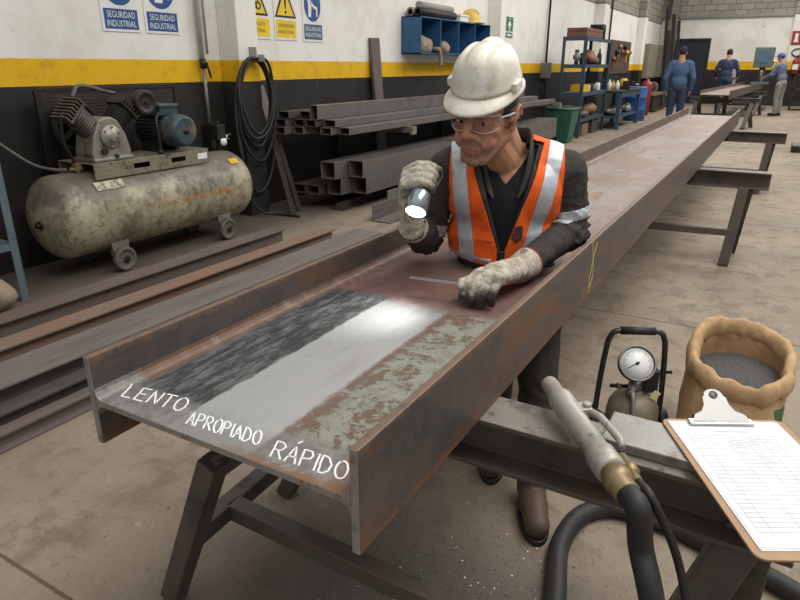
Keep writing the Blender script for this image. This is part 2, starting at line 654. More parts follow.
# steel column in the far corner
mb = MB().boxab((XW + 0.35, YB - 0.35, 0), (XW + 0.6, YB - 0.33, 6)).boxab((XW + 0.35, YB - 0.1, 0), (XW + 0.6, YB - 0.08, 6)).boxab((XW + 0.46, YB - 0.33, 0), (XW + 0.49, YB - 0.1, 6))
mb.build('trim_7', m_conduit, loc=V((0, 0, 0)), kind='structure')
# dark blue door in the far wall
m_door = M('dark_blue_door', (30, 36, 50), 0.5, 0.1, [((44, 48, 58), 5, 0.5, 0.7)])
p0 = at(679, 41, y=YB); p1 = at(709, 41, y=YB)
dr = MB().boxab((p0.x, YB - 0.06, 0), (p1.x, YB, p0.z)).build('door_1', m_door, loc=V((0, 0, 0)), kind='structure')
mb = MB()
mb.boxab((p0.x - 0.08, YB - 0.1, 0), (p0.x, YB, p0.z + 0.08)).boxab((p1.x, YB - 0.1, 0), (p1.x + 0.08, YB, p0.z + 0.08)).boxab((p0.x, YB - 0.1, p0.z), (p1.x, YB, p0.z + 0.08))
mb.build('door_frame', m_dark, dr, loc=V((0, 0, 0)))
MB().cap((p0.x + 0.12, YB - 0.12, 1.05), (p0.x + 0.26, YB - 0.12, 1.05), 0.015).cyl((p0.x + 0.12, YB - 0.06, 1.05), (p0.x + 0.12, YB - 0.12, 1.05), 0.02).build('door_handle', m_chrome, dr, loc=V((0, 0, 0)))
# ---------------------------------------------------------------- the big H beam
BX, BY, BZ = -0.7575, 0.642, 0.79      # centre line, near end, top of the web
BL = 8.9
WB, FH, FT, WT = 0.60, 0.095, 0.016, 0.012


def fillet_web(w, wt, r, n=4):
    h = w / 2
    top = []
    top += [(-h, r)] + [(-h + r - r * math.cos(a), r - r * math.sin(a)) for a in [pi / 2 * i / n for i in range(1, n + 1)]]
    top += [(h - r + r * math.sin(a), r - r * math.cos(a)) for a in [pi / 2 * i / n for i in range(0, n + 1)]]
    bot = [(x, -wt - z) for x, z in reversed(top)]
    return top + bot


# bare web: test strips of three blasting passes, then the untouched brown plate
t = NT('blasted_web_steel')
o = t.xyz()
x, y = o[0], o[1]
nA = t.noise(6, 8, 0.7); nB = t.noise(28, 8, 0.72); nC = t.noise(120, 5, 0.7)
nS = t.noise(16, 6, 0.7, t.mapping(t.coord(), (1, 0.22, 1)))          # drawn along the beam
plate = t.mix(t.step(nA, 0.38, 0.62), (112, 82, 76), (132, 104, 97))
plate = t.mix(t.step(t.noise(2.1, 5, 0.6), 0.5, 0.62), plate, (136, 124, 118))
plate = t.mix(t.step(nS, 0.52, 0.64, 0, 0.8), plate, (118, 92, 76))
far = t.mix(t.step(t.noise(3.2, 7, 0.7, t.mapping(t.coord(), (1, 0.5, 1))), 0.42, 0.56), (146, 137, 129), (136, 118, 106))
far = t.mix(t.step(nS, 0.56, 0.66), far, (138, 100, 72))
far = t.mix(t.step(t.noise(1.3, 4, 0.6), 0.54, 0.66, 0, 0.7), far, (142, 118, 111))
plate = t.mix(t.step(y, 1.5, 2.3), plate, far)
edge_rust = t.math('MAXIMUM', t.step(t.math('ADD', t.math('ABSOLUTE', x), t.math('MULTIPLY', t.math('SUBTRACT', nA, 0.5), 0.12)), 0.24, 0.285), 0.0)
plate = t.mix(t.math('MULTIPLY', edge_rust, t.step(nB, 0.38, 0.55)), plate, (108, 86, 72))
wob = t.math('MULTIPLY', t.math('SUBTRACT', t.noise(22, 3), 0.5), 0.02)
xw = t.math('ADD', x, wob); yw = t.math('ADD', y, t.math('MULTIPLY', t.math('SUBTRACT', nB, 0.5), 0.09))
# grey freshly abraded ground under all three strips
ground = t.mix(t.step(nB, 0.42, 0.62), (112, 110, 106), (136, 133, 128))
ground = t.mix(t.step(nC, 0.5, 0.7, 0, 0.6), ground, (92, 88, 84))
c = t.mix(t.math('MULTIPLY', t.step(yw, 0.12, 0.09), t.step(x, 0.27, 0.22)), plate, ground)
# slow pass: almost black, with scored streaks
sc1 = t.noise(24, 7, 0.75, t.mapping(t.coord(), (2.2, 0.45, 1), rot=(0, 0, 0.25)))
sc2 = t.noise(30, 6, 0.75, t.mapping(t.coord(), (0.6, 2.4, 1), rot=(0, 0, 0.35)))
slow = t.mix(t.step(sc1, 0.44, 0.6), (58, 58, 60), (104, 104, 104))
slow = t.mix(t.step(sc2, 0.58, 0.64), slow, (38, 38, 40))
slow = t.mix(t.step(sc1, 0.62, 0.68), slow, (150, 150, 150))
f = t.math('MULTIPLY', t.step(xw, -0.285, -0.262), t.step(xw, -0.09, -0.102))
f = t.math('MULTIPLY', f, t.math('MULTIPLY', t.step(yw, 0.07, 0.1), t.step(yw, 0.80, 0.76)))
c = t.mix(f, c, slow)
# right pass: even pale satin steel
good = t.mix(t.step(nC, 0.3, 0.7), (170, 169, 165), (177, 176, 172))
good = t.mix(t.step(nS, 0.5, 0.66, 0, 0.5), good, (152, 150, 146))
f2 = t.math('MULTIPLY', t.step(xw, -0.108, -0.098), t.step(xw, 0.096, 0.082))
f2 = t.math('MULTIPLY', f2, t.math('MULTIPLY', t.step(y, -0.01, 0.0), t.step(yw, 0.80, 0.70)))
good = t.mix(t.step(yw, 0.10, 0.03, 0, 0.55), good, (120, 118, 115))
c = t.mix(f2, c, good)
# quick pass: pale greenish scale with rust islands left on it
quick = t.mix(t.step(nB, 0.4, 0.62), (142, 143, 130), (124, 126, 115))
isl = t.math('ADD', t.math('MULTIPLY', t.noise(17, 8, 0.78), 0.7), t.math('MULTIPLY', t.noise(60, 5, 0.7), 0.3))
quick = t.mix(t.step(isl, 0.505, 0.535), quick, (104, 84, 66))
quick = t.mix(t.step(isl, 0.56, 0.6), quick, (122, 94, 70))
f3 = t.math('MULTIPLY', t.step(t.math('ADD', x, t.math('MULTIPLY', wob, 1.5)), 0.088, 0.10), t.step(xw, 0.272, 0.25))
f3 = t.math('MULTIPLY', f3, t.math('MULTIPLY', t.step(yw, 0.085, 0.11), t.step(yw, 0.80, 0.74)))
c = t.mix(f3, c, quick)
rim = t.math('MULTIPLY', t.math('MULTIPLY', f3, t.math('SUBTRACT', 1.0, t.step(t.math('ADD', x, t.math('MULTIPLY', wob, 3.0)), 0.105, 0.125))), t.step(nB, 0.36, 0.5))
c = t.mix(rim, c, (110, 90, 78))
# rust bleeding in from the sawn edge near the right flange
er = t.math('MULTIPLY', t.step(t.math('ADD', y, t.math('MULTIPLY', t.math('SUBTRACT', nB, 0.5), 0.06)), 0.028, 0.0), t.step(t.math('ADD', x, t.math('MULTIPLY', t.math('SUBTRACT', nA, 0.5), 0.3)), -0.02, 0.16))
c = t.mix(er, c, (126, 92, 64))
t.bump(t.math('ADD', t.math('MULTIPLY', t.math('MULTIPLY', sc2, f), 2.0), t.math('ADD', t.math('MULTIPLY', t.math('MULTIPLY', nC, 0.7), t.math('SUBTRACT', 1.0, f2)), t.math('MULTIPLY', t.math('MULTIPLY', isl, f3), 2.5))), 0.25, 0.0015)
m_web = t.done(c, t.math('ADD', 0.42, t.math('MULTIPLY', nB, 0.25)), t.math('ADD', 0.25, t.math('MULTIPLY', f2, 0.25)), 0.5)

t = NT('flange_steel')
o = t.xyz()
nA = t.noise(4, 7, 0.7); nB = t.noise(20, 8, 0.72)
c = t.mix(t.step(nA, 0.4, 0.62), (80, 75, 73), (100, 88, 80))
c = t.mix(t.step(t.noise(3, 7, 0.7, t.mapping(t.coord(), (1, 0.6, 2.5))), 0.5, 0.64), c, (120, 86, 62))
zr = t.math('ADD', o[2], t.math('MULTIPLY', t.math('SUBTRACT', nB, 0.5), 0.09))
c = t.mix(t.step(zr, 0.022, 0.0, 0, 0.85), c, (128, 88, 56))
c = t.mix(t.step(zr, 0.172, 0.192, 0, 0.8), c, (124, 100, 82))
c = t.mix(t.step(nB, 0.6, 0.7, 0, 0.6), c, (62, 56, 54))
far = t.mix(t.step(nA, 0.4, 0.6), (116, 101, 90), (100, 88, 80))
c = t.mix(t.step(o[1], 1.2, 4.5, 0, 0.75), c, far)
t.bump(nB, 0.3, 0.0015)
m_flange = t.done(c, 0.5, 0.3)
m_chalk = M('white_chalk', (236, 236, 232), 0.9, 0, [((190, 190, 186), 220, 0.55, 0.66)])
m_ychalk = M('yellow_chalk', (206, 188, 92), 0.9)
m_saw = M('sawn_steel_edge', (150, 146, 140), 0.4, 0.5, [((134, 92, 60), 16, 0.52, 0.64), ((92, 84, 80), 30, 0.55, 0.7)], 0.2, 150, 0.001)

bm_ = thing('steel_beam', 'long wide rusty steel H beam lying flat across the trestles with chalk words on its near end', 'beam', (BX, BY, BZ - WT / 2 - FH))
h = WB / 2
prof = [(a, b + FH + WT / 2) for a, b in fillet_web(WB, WT, 0.022)]
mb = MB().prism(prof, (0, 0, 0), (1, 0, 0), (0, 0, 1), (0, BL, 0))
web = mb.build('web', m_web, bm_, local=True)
for s in (-1, 1):
    x0, x1 = sorted((s * h, s * (h + FT)))
    fl = MB().boxab((x0, 0, 0), (x1, BL, 2 * FH)).build('flange', m_flange, bm_, local=True, bevel=0.002)
    mb = MB().boxab((x0 + 0.001, -0.0012, 0.001), (x1 - 0.001, 0.0005, 2 * FH - 0.001))
    mb.build('sawn_end', m_saw, fl, local=True)
mb = MB().prism([(a * 0.999, b) for a, b in prof], (0, -0.0008, 0), (1, 0, 0), (0, 0, 1), (0, 0.001, 0))
mb.build('sawn_end', m_saw, web, local=True)

GLYPH = {
    'L': [[(0, 1), (0.02, 0.5), (0, 0), (0.6, 0.03)]],
    'E': [[(0.6, 1), (0, 0.97), (0.02, 0.5), (0, 0), (0.62, 0.02)], [(0.02, 0.52), (0.5, 0.52)]],
    'N': [[(0, 0), (0.03, 1), (0.6, 0.02), (0.62, 1)]],
    'T': [[(-0.05, 0.97), (0.7, 1)], [(0.33, 0.98), (0.3, 0)]],
    'O': [[(0.36 + 0.34 * math.cos(a), 0.5 + 0.5 * math.sin(a)) for a in [pi * 0.6 + 2.08 * pi * i / 14 for i in range(15)]]],
    'A': [[(0, 0), (0.32, 1), (0.66, 0)], [(0.1, 0.36), (0.58, 0.38)]],
    'P': [[(0.03, 0), (0, 1), (0.45, 0.98), (0.6, 0.78), (0.48, 0.55), (0.02, 0.46)]],
    'R': [[(0.02, 0), (0, 1), (0.45, 0.98), (0.6, 0.77), (0.46, 0.54), (0.02, 0.48)], [(0.25, 0.5), (0.66, 0)]],
    'I': [[(0.06, 1), (0.05, 0)]],
    'D': [[(0.02, 0), (0, 1), (0.36, 0.93), (0.62, 0.6), (0.55, 0.22), (0.3, 0.02), (0.0, 0)]],
    'Á': [[(0, 0), (0.32, 1), (0.66, 0)], [(0.1, 0.36), (0.58, 0.38)], [(0.3, 1.18), (0.5, 1.42)]],
}


def chalk_word(word, o, e, up, lab):
    o, e, up = V(o + (0,)), V(e + (0,)), V(up + (0,))
    wid = [0.28 if ch == 'I' else 0.86 for ch in word]
    tot = sum(wid) - 0.2
    mb = MB()
    cx = 0
    zt = FH + WT / 2 + 0.0002
    for ch, w in zip(word, wid):
        for st in GLYPH[ch]:
            for rep in range(1):
                pts = []
                for i in range(len(st) - 1):
                    for k in range(4):
                        f = k / 4
                        pts.append((st[i][0] * (1 - f) + st[i + 1][0] * f, st[i][1] * (1 - f) + st[i + 1][1] * f))
                pts.append(st[-1])
                q = []
                for a, b in pts:
                    p = o + (e - o) * ((cx + a) / tot) + up * b
                    ov = min(max(abs(p.x) - (WB / 2 - 0.022), 0), 0.0219)
                    q.append(p + V((random.uniform(-1, 1) * 0.0005, random.uniform(-1, 1) * 0.0005, zt + 0.022 - math.sqrt(0.022 ** 2 - ov ** 2))))
                mb.ribbon(q, 0.0036 - rep * 0.0012, (0, 0, 1), 0.0006)
        cx += w
    mb.build('chalk_lettering', m_chalk, web, local=True, lab=lab)


chalk_word('LENTO', (-0.268, 0.033), (-0.120, 0.050), (-0.020, 0.042), 'white chalk word LENTO')
chalk_word('APROPIADO', (-0.079, 0.024), (0.083, 0.038), (-0.023, 0.037), 'white chalk word APROPIADO')
chalk_word('RÁPIDO', (0.122, 0.022), (0.266, 0.031), (-0.018, 0.043), 'white chalk word RÁPIDO')
# yellow chalk tick on the outside of the right flange
mb = MB()
xo = h + FT + 0.0004
yy = at(592, 262, x=BX + xo).y - BY
for pts in ([(-0.02, 0.19), (0.01, 0.12), (-0.015, 0.06), (0.0, 0.01)], [(0.05, 0.17), (0.01, 0.13), (0.03, 0.06), (0.0, 0.03)]):
    mb.ribbon([V((xo, yy + a, b)) for a, b in pts], 0.006, (1, 0, 0))
mb.build('chalk_mark', m_ychalk, bm_, local=True, lab='yellow chalk mark')

# ---------------------------------------------------------------- trestles


def trestle(label, loc, x0, x1, legs, rails, topw=0.115, toph=0.12, mat=None, mtop=None):
    """cross beam along x at the trestle's own y, legs as (top, foot) pairs, rails as (a, b) pairs"""
    r = thing('trestle', label, 'trestle', loc, 0, 'steel trestles under the beams')
    zt = BZ - WT / 2 - FH - 0.0005
    h2, t_ = topw / 2, 0.011
    pr = [(-h2, zt), (-h2, zt - t_), (-0.005, zt - t_ - 0.004), (-0.005, zt - toph + t_ + 0.004), (-h2, zt - toph + t_), (-h2, zt - toph),
          (h2, zt - toph), (h2, zt - toph + t_), (0.005, zt - toph + t_ + 0.004), (0.005, zt - t_ - 0.004), (h2, zt - t_), (h2, zt)]
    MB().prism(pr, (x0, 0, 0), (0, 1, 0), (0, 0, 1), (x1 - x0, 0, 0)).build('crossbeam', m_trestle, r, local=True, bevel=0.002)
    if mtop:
        MB().boxab((x0 + 0.002, -h2 + 0.001, zt - 0.001), (x1 - 0.002, h2 - 0.001, zt + 0.0004)).build('pale_top_face', mtop, r, local=True)  # thin plate, lighter in colour than the crossbeam sides
    for a, b, w in legs:
        MB().bar(a, b, w, w, (1, 0, 0)).build('leg', m_trestle, r, local=True, bevel=0.004)
    for a, b, w in rails:
        MB().bar(a, b, w, w).build('stretcher', m_trestle, r, local=True, bevel=0.004)
    return r


zc = BZ - WT / 2 - FH - 0.1205
TY = 1.163
T1 = trestle('near steel trestle on splayed legs carrying the chalk-marked end of the beam', (0, TY, 0), -1.03, 0.16,
             [((-0.975, 0.84 - TY, zc - 0.01), (-1.24, 0.87 - TY, 0.004), 0.054), ((-0.985, 1.36 - TY, zc - 0.05), (-1.262, 1.385 - TY, 0.004), 0.054),
              ((0.085, 0.02, zc + 0.005), (-0.1, -0.12, 0.004), 0.075), ((0.10, 0.05, zc + 0.005), (0.12, 0.28, 0.004), 0.075)],
             [((-0.985, 0.835 - TY, zc - 0.031), (-0.985, 1.37 - TY, zc - 0.031), 0.05),
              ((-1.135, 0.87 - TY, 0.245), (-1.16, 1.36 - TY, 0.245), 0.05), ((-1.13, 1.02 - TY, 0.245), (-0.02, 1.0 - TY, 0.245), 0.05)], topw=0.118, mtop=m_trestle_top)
for y, xr, lab in ((5.22, 0.03, 'second steel trestle from the front, legs standing on open floor right of the beam'),
                   (8.55, 0.12, 'third steel trestle, under the far end of the long beam')):
    lx = xr - 0.16
    trestle(lab, (0, y, 0), -1.35, xr,
            [((lx, -0.03, zc), (lx - 0.04, -0.10, 0.004), 0.07), ((lx + 0.03, 0.03, zc), (lx - 0.02, 0.34, 0.004), 0.07),
             ((-1.2, -0.03, zc), (-1.24, -0.3, 0.004), 0.07), ((-1.2, 0.03, zc), (-1.2, 0.34, 0.004), 0.07)],
            [((lx - 0.025, -0.08, 0.25), (-1.22, -0.2, 0.25), 0.05)])

# ---------------------------------------------------------------- the second beam, further back
p = at(714, 94, z=BZ - 0.1)
B2 = thing('steel_beam', 'shorter rusty H beam on trestles far back where three men work', 'beam', (-1.35, 16.6, BZ - WT / 2 - FH), math.radians(-2.5))
L2 = 9.5
m_web2 = M('far_web_steel', (150, 132, 120), 0.55, 0.2, [((126, 98, 78), 3, 0.5, 0.66)])
MB().prism(prof, (0, 0, 0), (1, 0, 0), (0, 0, 1), (0, L2, 0)).build('web', m_web2, B2, local=True)
for s in (-1, 1):
    x0, x1 = sorted((s * h, s * (h + FT)))
    MB().boxab((x0, 0, 0), (x1, L2, 2 * FH)).build('flange', m_flange, B2, local=True, bevel=0.002)
for y, a, b, lab in ((17.6, -1.95, -0.45, 'nearer of the two trestles under the shorter beam far back'), (22.5, -1.75, -0.42, 'farther of the two trestles under the shorter beam, beside the man in a cap')):
    trestle(lab, (0, y, 0), a, b,
            [((b - 0.15, -0.03, zc), (b - 0.25, -0.3, 0.004), 0.09), ((b - 0.2, 0.03, zc), (b - 0.1, 0.3, 0.004), 0.09),
             ((a + 0.15, -0.03, zc), (a + 0.1, -0.3, 0.004), 0.09), ((a + 0.2, 0.03, zc), (a + 0.25, 0.3, 0.004), 0.09)],
            [((a + 0.12, -0.12, 0.3), (b - 0.2, -0.12, 0.3), 0.05)])

# ---------------------------------------------------------------- long bars stacked on the floor at the left
def barpile(lab, xa, xb, z0, z1, y0, y1, mat, rz=0.0):
    r = thing('steel_bar', lab, 'steel bar', ((xa + xb) / 2, y0, z0), rz)
    w = xb - xa
    mb = MB()
    # rolled section with a recessed web
    g, k = z1 - z0, min(0.012, w * 0.16)
    a, b = w / 2, min(w / 2 - k, w * 0.36)
    mb.prism([(-a, 0), (a, 0), (a, k), (b - k, k * 1.4), (b - k, g - k * 1.4), (a, g - k), (a, g), (-a, g), (-a, g - k), (k - b, g - k * 1.4), (k - b, k * 1.4), (-a, k)] if w < 0.2 else
             [(-a, 0), (a, 0), (a, k), (a - 0.06, k * 1.4), (a - 0.06, g - k * 1.4), (a, g - k), (a, g), (-a, g), (-a, g - k), (0.06 - a, g - k * 1.4), (0.06 - a, k * 1.4), (-a, k)],
             (0, 0, 0), (1, 0, 0), (0, 0, 1), (0, y1 - y0, 0))
    mb.build('section', mat, r, local=True, bevel=0.002)
    return r


barpile('lowest brown-sided steel bar on the floor, front of the stepped pile', -2.43, -2.36, 0.0, 0.076, -0.6, 4.3, m_bar_pink)
barpile('narrow dark steel bar on the floor, second step of the pile', -2.53, -2.437, 0.0, 0.118, -0.6, 4.2, m_tube_dark)
barpile('wide grey steel bar, third step of the pile nearest the rusty beam end', -2.775, -2.537, 0.0, 0.178, -0.6, 4.1, m_bar_grey)
barpile('rust-orange topped steel bar in the pile, between grey and brown bars', -3.03, -2.90, 0.0, 0.182, -0.6, 3.98, m_bar_rust)
barpile('brown steel bar at the back of the pile, next to the compressor wheels', -3.33, -3.19, 0.0, 0.185, -0.6, 3.78, m_bar_pink, 0.012)
# ---------------------------------------------------------------- air compressor
AX, AZ, AR, A0, A1 = -4.15, 0.425, 0.288, 2.35, 4.23
t = NT('grimy_tank_paint')
o = t.xyz()
nA = t.noise(3, 8, 0.72); nB = t.noise(14, 8, 0.75); nD = t.noise(7, 7, 0.75, t.mapping(t.coord(), (2.4, 1.6, 0.35)))
c = t.mix(t.step(nA, 0.36, 0.62), (178, 170, 142), (150, 142, 118))
c = t.mix(t.step(nB, 0.5, 0.62, 0, 0.75), c, (104, 92, 74))
c = t.mix(t.step(t.noise(2.2, 7, 0.75, t.mapping(t.coord(), loc=(4, 1, 2))), 0.5, 0.62, 0, 0.65), c, (88, 78, 66))
c = t.mix(t.step(nD, 0.55, 0.68, 0, 0.75), c, (84, 72, 58))
up = t.step(t.math('ADD', o[2], t.math('MULTIPLY', t.math('SUBTRACT', nA, 0.5), 0.35)), 0.48, 0.66)
c = t.mix(t.math('MULTIPLY', up, 0.7), c, (96, 88, 80))
c = t.mix(t.step(t.noise(9, 8, 0.78, t.mapping(t.coord(), loc=(3, 7, 1))), 0.6, 0.68, 0, 0.8), c, (176, 168, 146))
# faded stencil panel on the flank
pa = t.math('MULTIPLY', t.math('MULTIPLY', t.step(o[1], 0.92, 1.0), t.step(o[1], 1.62, 1.5)), t.math('MULTIPLY', t.step(o[2], 0.44, 0.47), t.step(o[2], 0.62, 0.6)))
c = t.mix(t.math('MULTIPLY', pa, t.step(nB, 0.4, 0.6, 0.2, 0.8)), c, (92, 76, 70))
st = t.math('MULTIPLY', t.step(t.math('ABSOLUTE', t.math('SUBTRACT', o[2], 0.43)), 0.03, 0.01), t.math('MULTIPLY', t.step(o[1], 0.7, 0.9), t.step(o[1], 1.7, 1.4)))
c = t.mix(t.math('MULTIPLY', st, t.step(nB, 0.42, 0.56)), c, (150, 104, 50))
c = t.mix(t.step(t.noise(40, 6, 0.75), 0.64, 0.7), c, (54, 46, 38))
t.bump(nB, 0.2, 0.003)
m_tank = t.done(c, 0.45, 0.15)

cp = thing('air_compressor', 'grimy olive grey air compressor with horizontal tank, twin-cylinder pump and motor, against the black wall', 'air compressor', (AX, A0, 0))
prof = [(0.001, 0)] + [(AR * math.sin(a), 0.16 - 0.16 * math.cos(a)) for a in [pi / 2 * i / 8 for i in range(1, 9)]]
L = A1 - A0
prof += [(AR, 0.165)]
prof += [(AR, L - 0.165)]
prof += [(AR * math.sin(a), L - 0.16 + 0.16 * math.cos(a)) for a in [pi / 2 * i / 8 for i in range(7, 0, -1)]] + [(0.001, L)]
tank = MB().lathe(prof, (AX, A0, AZ), (0, 1, 0), 40).build('tank', m_tank, cp)
MB().cyl((AX + 0.03, A0 - 0.012, AZ - 0.02), (AX + 0.03, A0 + 0.05, AZ - 0.02), 0.03, 8).cyl((AX + 0.03, A0 - 0.03, AZ - 0.02), (AX + 0.03, A0, AZ - 0.02), 0.016, 12).build('drain_plug', m_dark, tank)
mb = MB()
mb.boxab((-0.001, -0.05, -0.028), (0.001, 0.05, 0.028), Matrix.Translation((AX + 0.195, 4.0, AZ + 0.218)) @ Euler((0, -0.84, 0)).to_matrix().to_4x4())
mb.build('sticker', m_yel, tank, lab='yellow sticker')
mb = MB().boxab((-0.001, -0.11, -0.035), (0.001, 0.11, 0.035), Matrix.Translation((AX + 0.212, 2.78, AZ + 0.202)) @ Euler((0, -0.76, 0)).to_matrix().to_4x4())
mb.build('sticker', M('scuffed_plate', (190, 180, 158), 0.6, 0, [((110, 98, 84), 20, 0.48, 0.6)]), tank, lab='scuffed pale plate')
# feet and wheels
for y in (2.80, 3.83):
    for sx in (1, -1):
        x = AX + sx * 0.19
        mb = MB().prism([(-0.055, 0.10), (0.055, 0.10), (0.075, 0.23), (-0.075, 0.23)], (x - 0.012, y, 0), (0, 1, 0), (0, 0, 1), (0.024, 0, 0))
        mb.bar((x, y, 0.22), (x - sx * 0.02, y, 0.12), 0.13, 0.014, (1, 0, 0))
        fo = mb.build('foot_bracket', m_alu, cp, bevel=0.003)
        wx = x + sx * 0.035
        pr = [(0.028, -0.02), (0.062, -0.014), (0.066, -0.024), (0.084, -0.022), (0.09, -0.012), (0.09, 0.012), (0.084, 0.022), (0.066, 0.024), (0.062, 0.014), (0.028, 0.02)]
        wh = MB().lathe(pr, (wx, y, 0.0905), (1, 0, 0), 28).build('wheel', M('grey_rubber_wheel', (92, 88, 80), 0.7, 0, [((60, 56, 52), 12, 0.5, 0.7)]) if y < 3 and sx > 0 else bpy.data.materials['grey_rubber_wheel'], cp)
        MB().cyl((wx - 0.03, y, 0.0905), (wx + 0.03, y, 0.0905), 0.026, 14).cyl((wx - 0.04, y, 0.0905), (wx + 0.04, y, 0.0905), 0.012, 10).build('hub', m_dark, wh)
# top plate
PX0, PX1, PY0, PY1, PZ = -4.36, -3.965, 2.70, 3.74, 0.775
mb = MB().boxab((PX0, PY0, PZ - 0.008), (PX1, PY1, PZ))


def slot_plate(mb, x, y0, y1, z0, z1, slots, th):
    ys = [y0] + [q for s in slots for q in s] + [y1]
    za, zb = z0 + (z1 - z0) * 0.38, z0 + (z1 - z0) * 0.74
    mb.boxab((x, y0, z0), (x + th, y1, za)).boxab((x, y0, zb), (x + th, y1, z1))
    for i in range(0, len(ys), 2):
        mb.boxab((x, ys[i], za), (x + th, ys[i + 1], zb))


slot_plate(mb, PX1 - 0.008, PY0, PY1, 0.665, PZ - 0.008, [(3.02, 3.16), (3.36, 3.5)], 0.008)
slot_plate(mb, PX0, PY0, PY1, 0.665, PZ - 0.008, [(3.02, 3.16), (3.36, 3.5)], 0.008)
m_plat = M('oily_plate', (140, 132, 112), 0.45, 0.3, [((92, 82, 68), 8, 0.48, 0.66), ((58, 52, 46), 16, 0.58, 0.72)], 0.15, 90)
mb.build('mounting_plate', m_plat, cp, bevel=0.002)
MB().boxab((PX1, 3.62, 0.70), (PX1 + 0.002, 3.72, 0.745)).build('sticker', m_white, cp, lab='small white rating sticker')
# crankcase
cy = 2.89
poly = [(-0.15, 0), (0.15, 0), (0.155, 0.06), (0.13, 0.17), (0.075, 0.27), (0.03, 0.295), (-0.03, 0.295), (-0.075, 0.27), (-0.13, 0.17), (-0.155, 0.06)]
mb = MB().prism(poly, (-4.2, cy, PZ), (0, 1, 0), (0, 0, 1), (0.20, 0, 0))
mb.boxab((-4.22, cy - 0.16, PZ), (-3.985, cy + 0.16, PZ + 0.03))
cc = mb.build('crankcase', m_alu, cp, bevel=0.012, seg=3)
mb = MB().lathe([(0.082, 0), (0.082, 0.012), (0.075, 0.018), (0.05, 0.018), (0.045, 0.026), (0.001, 0.026)], (-4.0, cy, PZ + 0.165), (1, 0, 0), 28)
for k in range(6):
    a = k * pi / 3 + 0.4
    mb.cyl((-3.985, cy + 0.066 * math.cos(a), PZ + 0.165 + 0.066 * math.sin(a)), (-3.975, cy + 0.066 * math.cos(a), PZ + 0.165 + 0.066 * math.sin(a)), 0.009, 6)
mb.build('bearing_cover', m_alu, cc)
MB().cyl((-4.0, cy - 0.07, PZ + 0.07), (-3.975, cy - 0.07, PZ + 0.07), 0.022, 12).build('oil_plug', m_dark, cc)
MB().cyl((-4.0, cy + 0.02, PZ + 0.03), (-3.98, cy + 0.02, PZ + 0.03), 0.014, 8).build('oil_plug', m_dark, cc)
# finned cylinders in a V
for s in (-1, 1):
    ax = V((0, s * 0.72, 0.69)).normalized()
    b = V((-4.1, cy + s * 0.075, PZ + 0.21))
    mb = MB()
    prof = []
    z = 0.02
    while z < 0.15:
        prof += [(0.062, z), (0.082, z + 0.004), (0.082, z + 0.010), (0.062, z + 0.013)]
        z += 0.020
    mb.lathe([(0.06, -0.05)] + prof + [(0.06, z + 0.01)], b, ax, 24)
    cyl = mb.build('cylinder', m_dark if s > 0 else M('sooty_alloy', (96, 90, 82), 0.5, 0.4, [((56, 52, 48), 14, 0.5, 0.66)], 0.2, 120), cp)
    Mh = Matrix.Translation(b + ax * 0.165) @ frame(ax, (1, 0, 0))
    mb = MB().boxab((-0.085, -0.085, 0), (0.085, 0.085, 0.018), Mh)
    for k in range(7):
        q = -0.078 + k * 0.026
        mb.boxab((-0.085, q - 0.005, 0.018), (0.085, q + 0.005, 0.068), Mh)
    mb.boxab((-0.06, -0.08, 0.018), (0.06, 0.08, 0.045), Mh)
    mb.build('cylinder_head', cyl.data.materials[0], cyl, bevel=0.003)
# air intake filter on the right head
mb = MB().lathe([(0.02, -0.05), (0.02, 0), (0.088, 0.004), (0.09, 0.012), (0.09, 0.058), (0.084, 0.066), (0.06, 0.066), (0.056, 0.058), (0.03, 0.06), (0.001, 0.062)], (-4.06, 3.225, PZ + 0.375), (1, 0, 0), 28)
mb.cyl((-4.0, 3.225, PZ + 0.375), (-3.985, 3.225, PZ + 0.375), 0.01, 8)
MB_f = mb.build('air_filter', m_dark, cp)
# copper-coloured pipes between the heads and down to the tank
mb = MB().tube(smooth_path([(-4.1, 2.72, 1.2), (-4.12, 2.78, 1.27), (-4.13, 2.88, 1.265), (-4.12, 2.98, 1.235), (-4.1, 3.05, 1.22)]), 0.014, 10)
mb.build('intercooler_pipe', bpy.data.materials['sooty_alloy'], cp)
mb = MB().tube(smooth_path([(-4.08, 2.67, 1.12), (-4.07, 2.60, 1.08), (-4.1, 2.6, 0.92), (-4.12, 2.66, 0.80), (-4.14, 2.68, 0.70)]), 0.012, 10)
mb.build('delivery_pipe', m_dark, cp)
MB().tube(smooth_path([(-4.0, 3.3, PZ), (-4.0, 3.3, 0.92), (-4.02, 3.31, 1.03), (-4.06, 3.4, 1.08)]), 0.01, 8).cyl((-4.0, 3.3, PZ), (-4.0, 3.3, PZ + 0.03), 0.022, 8).build('cable_conduit', m_dark, cp)
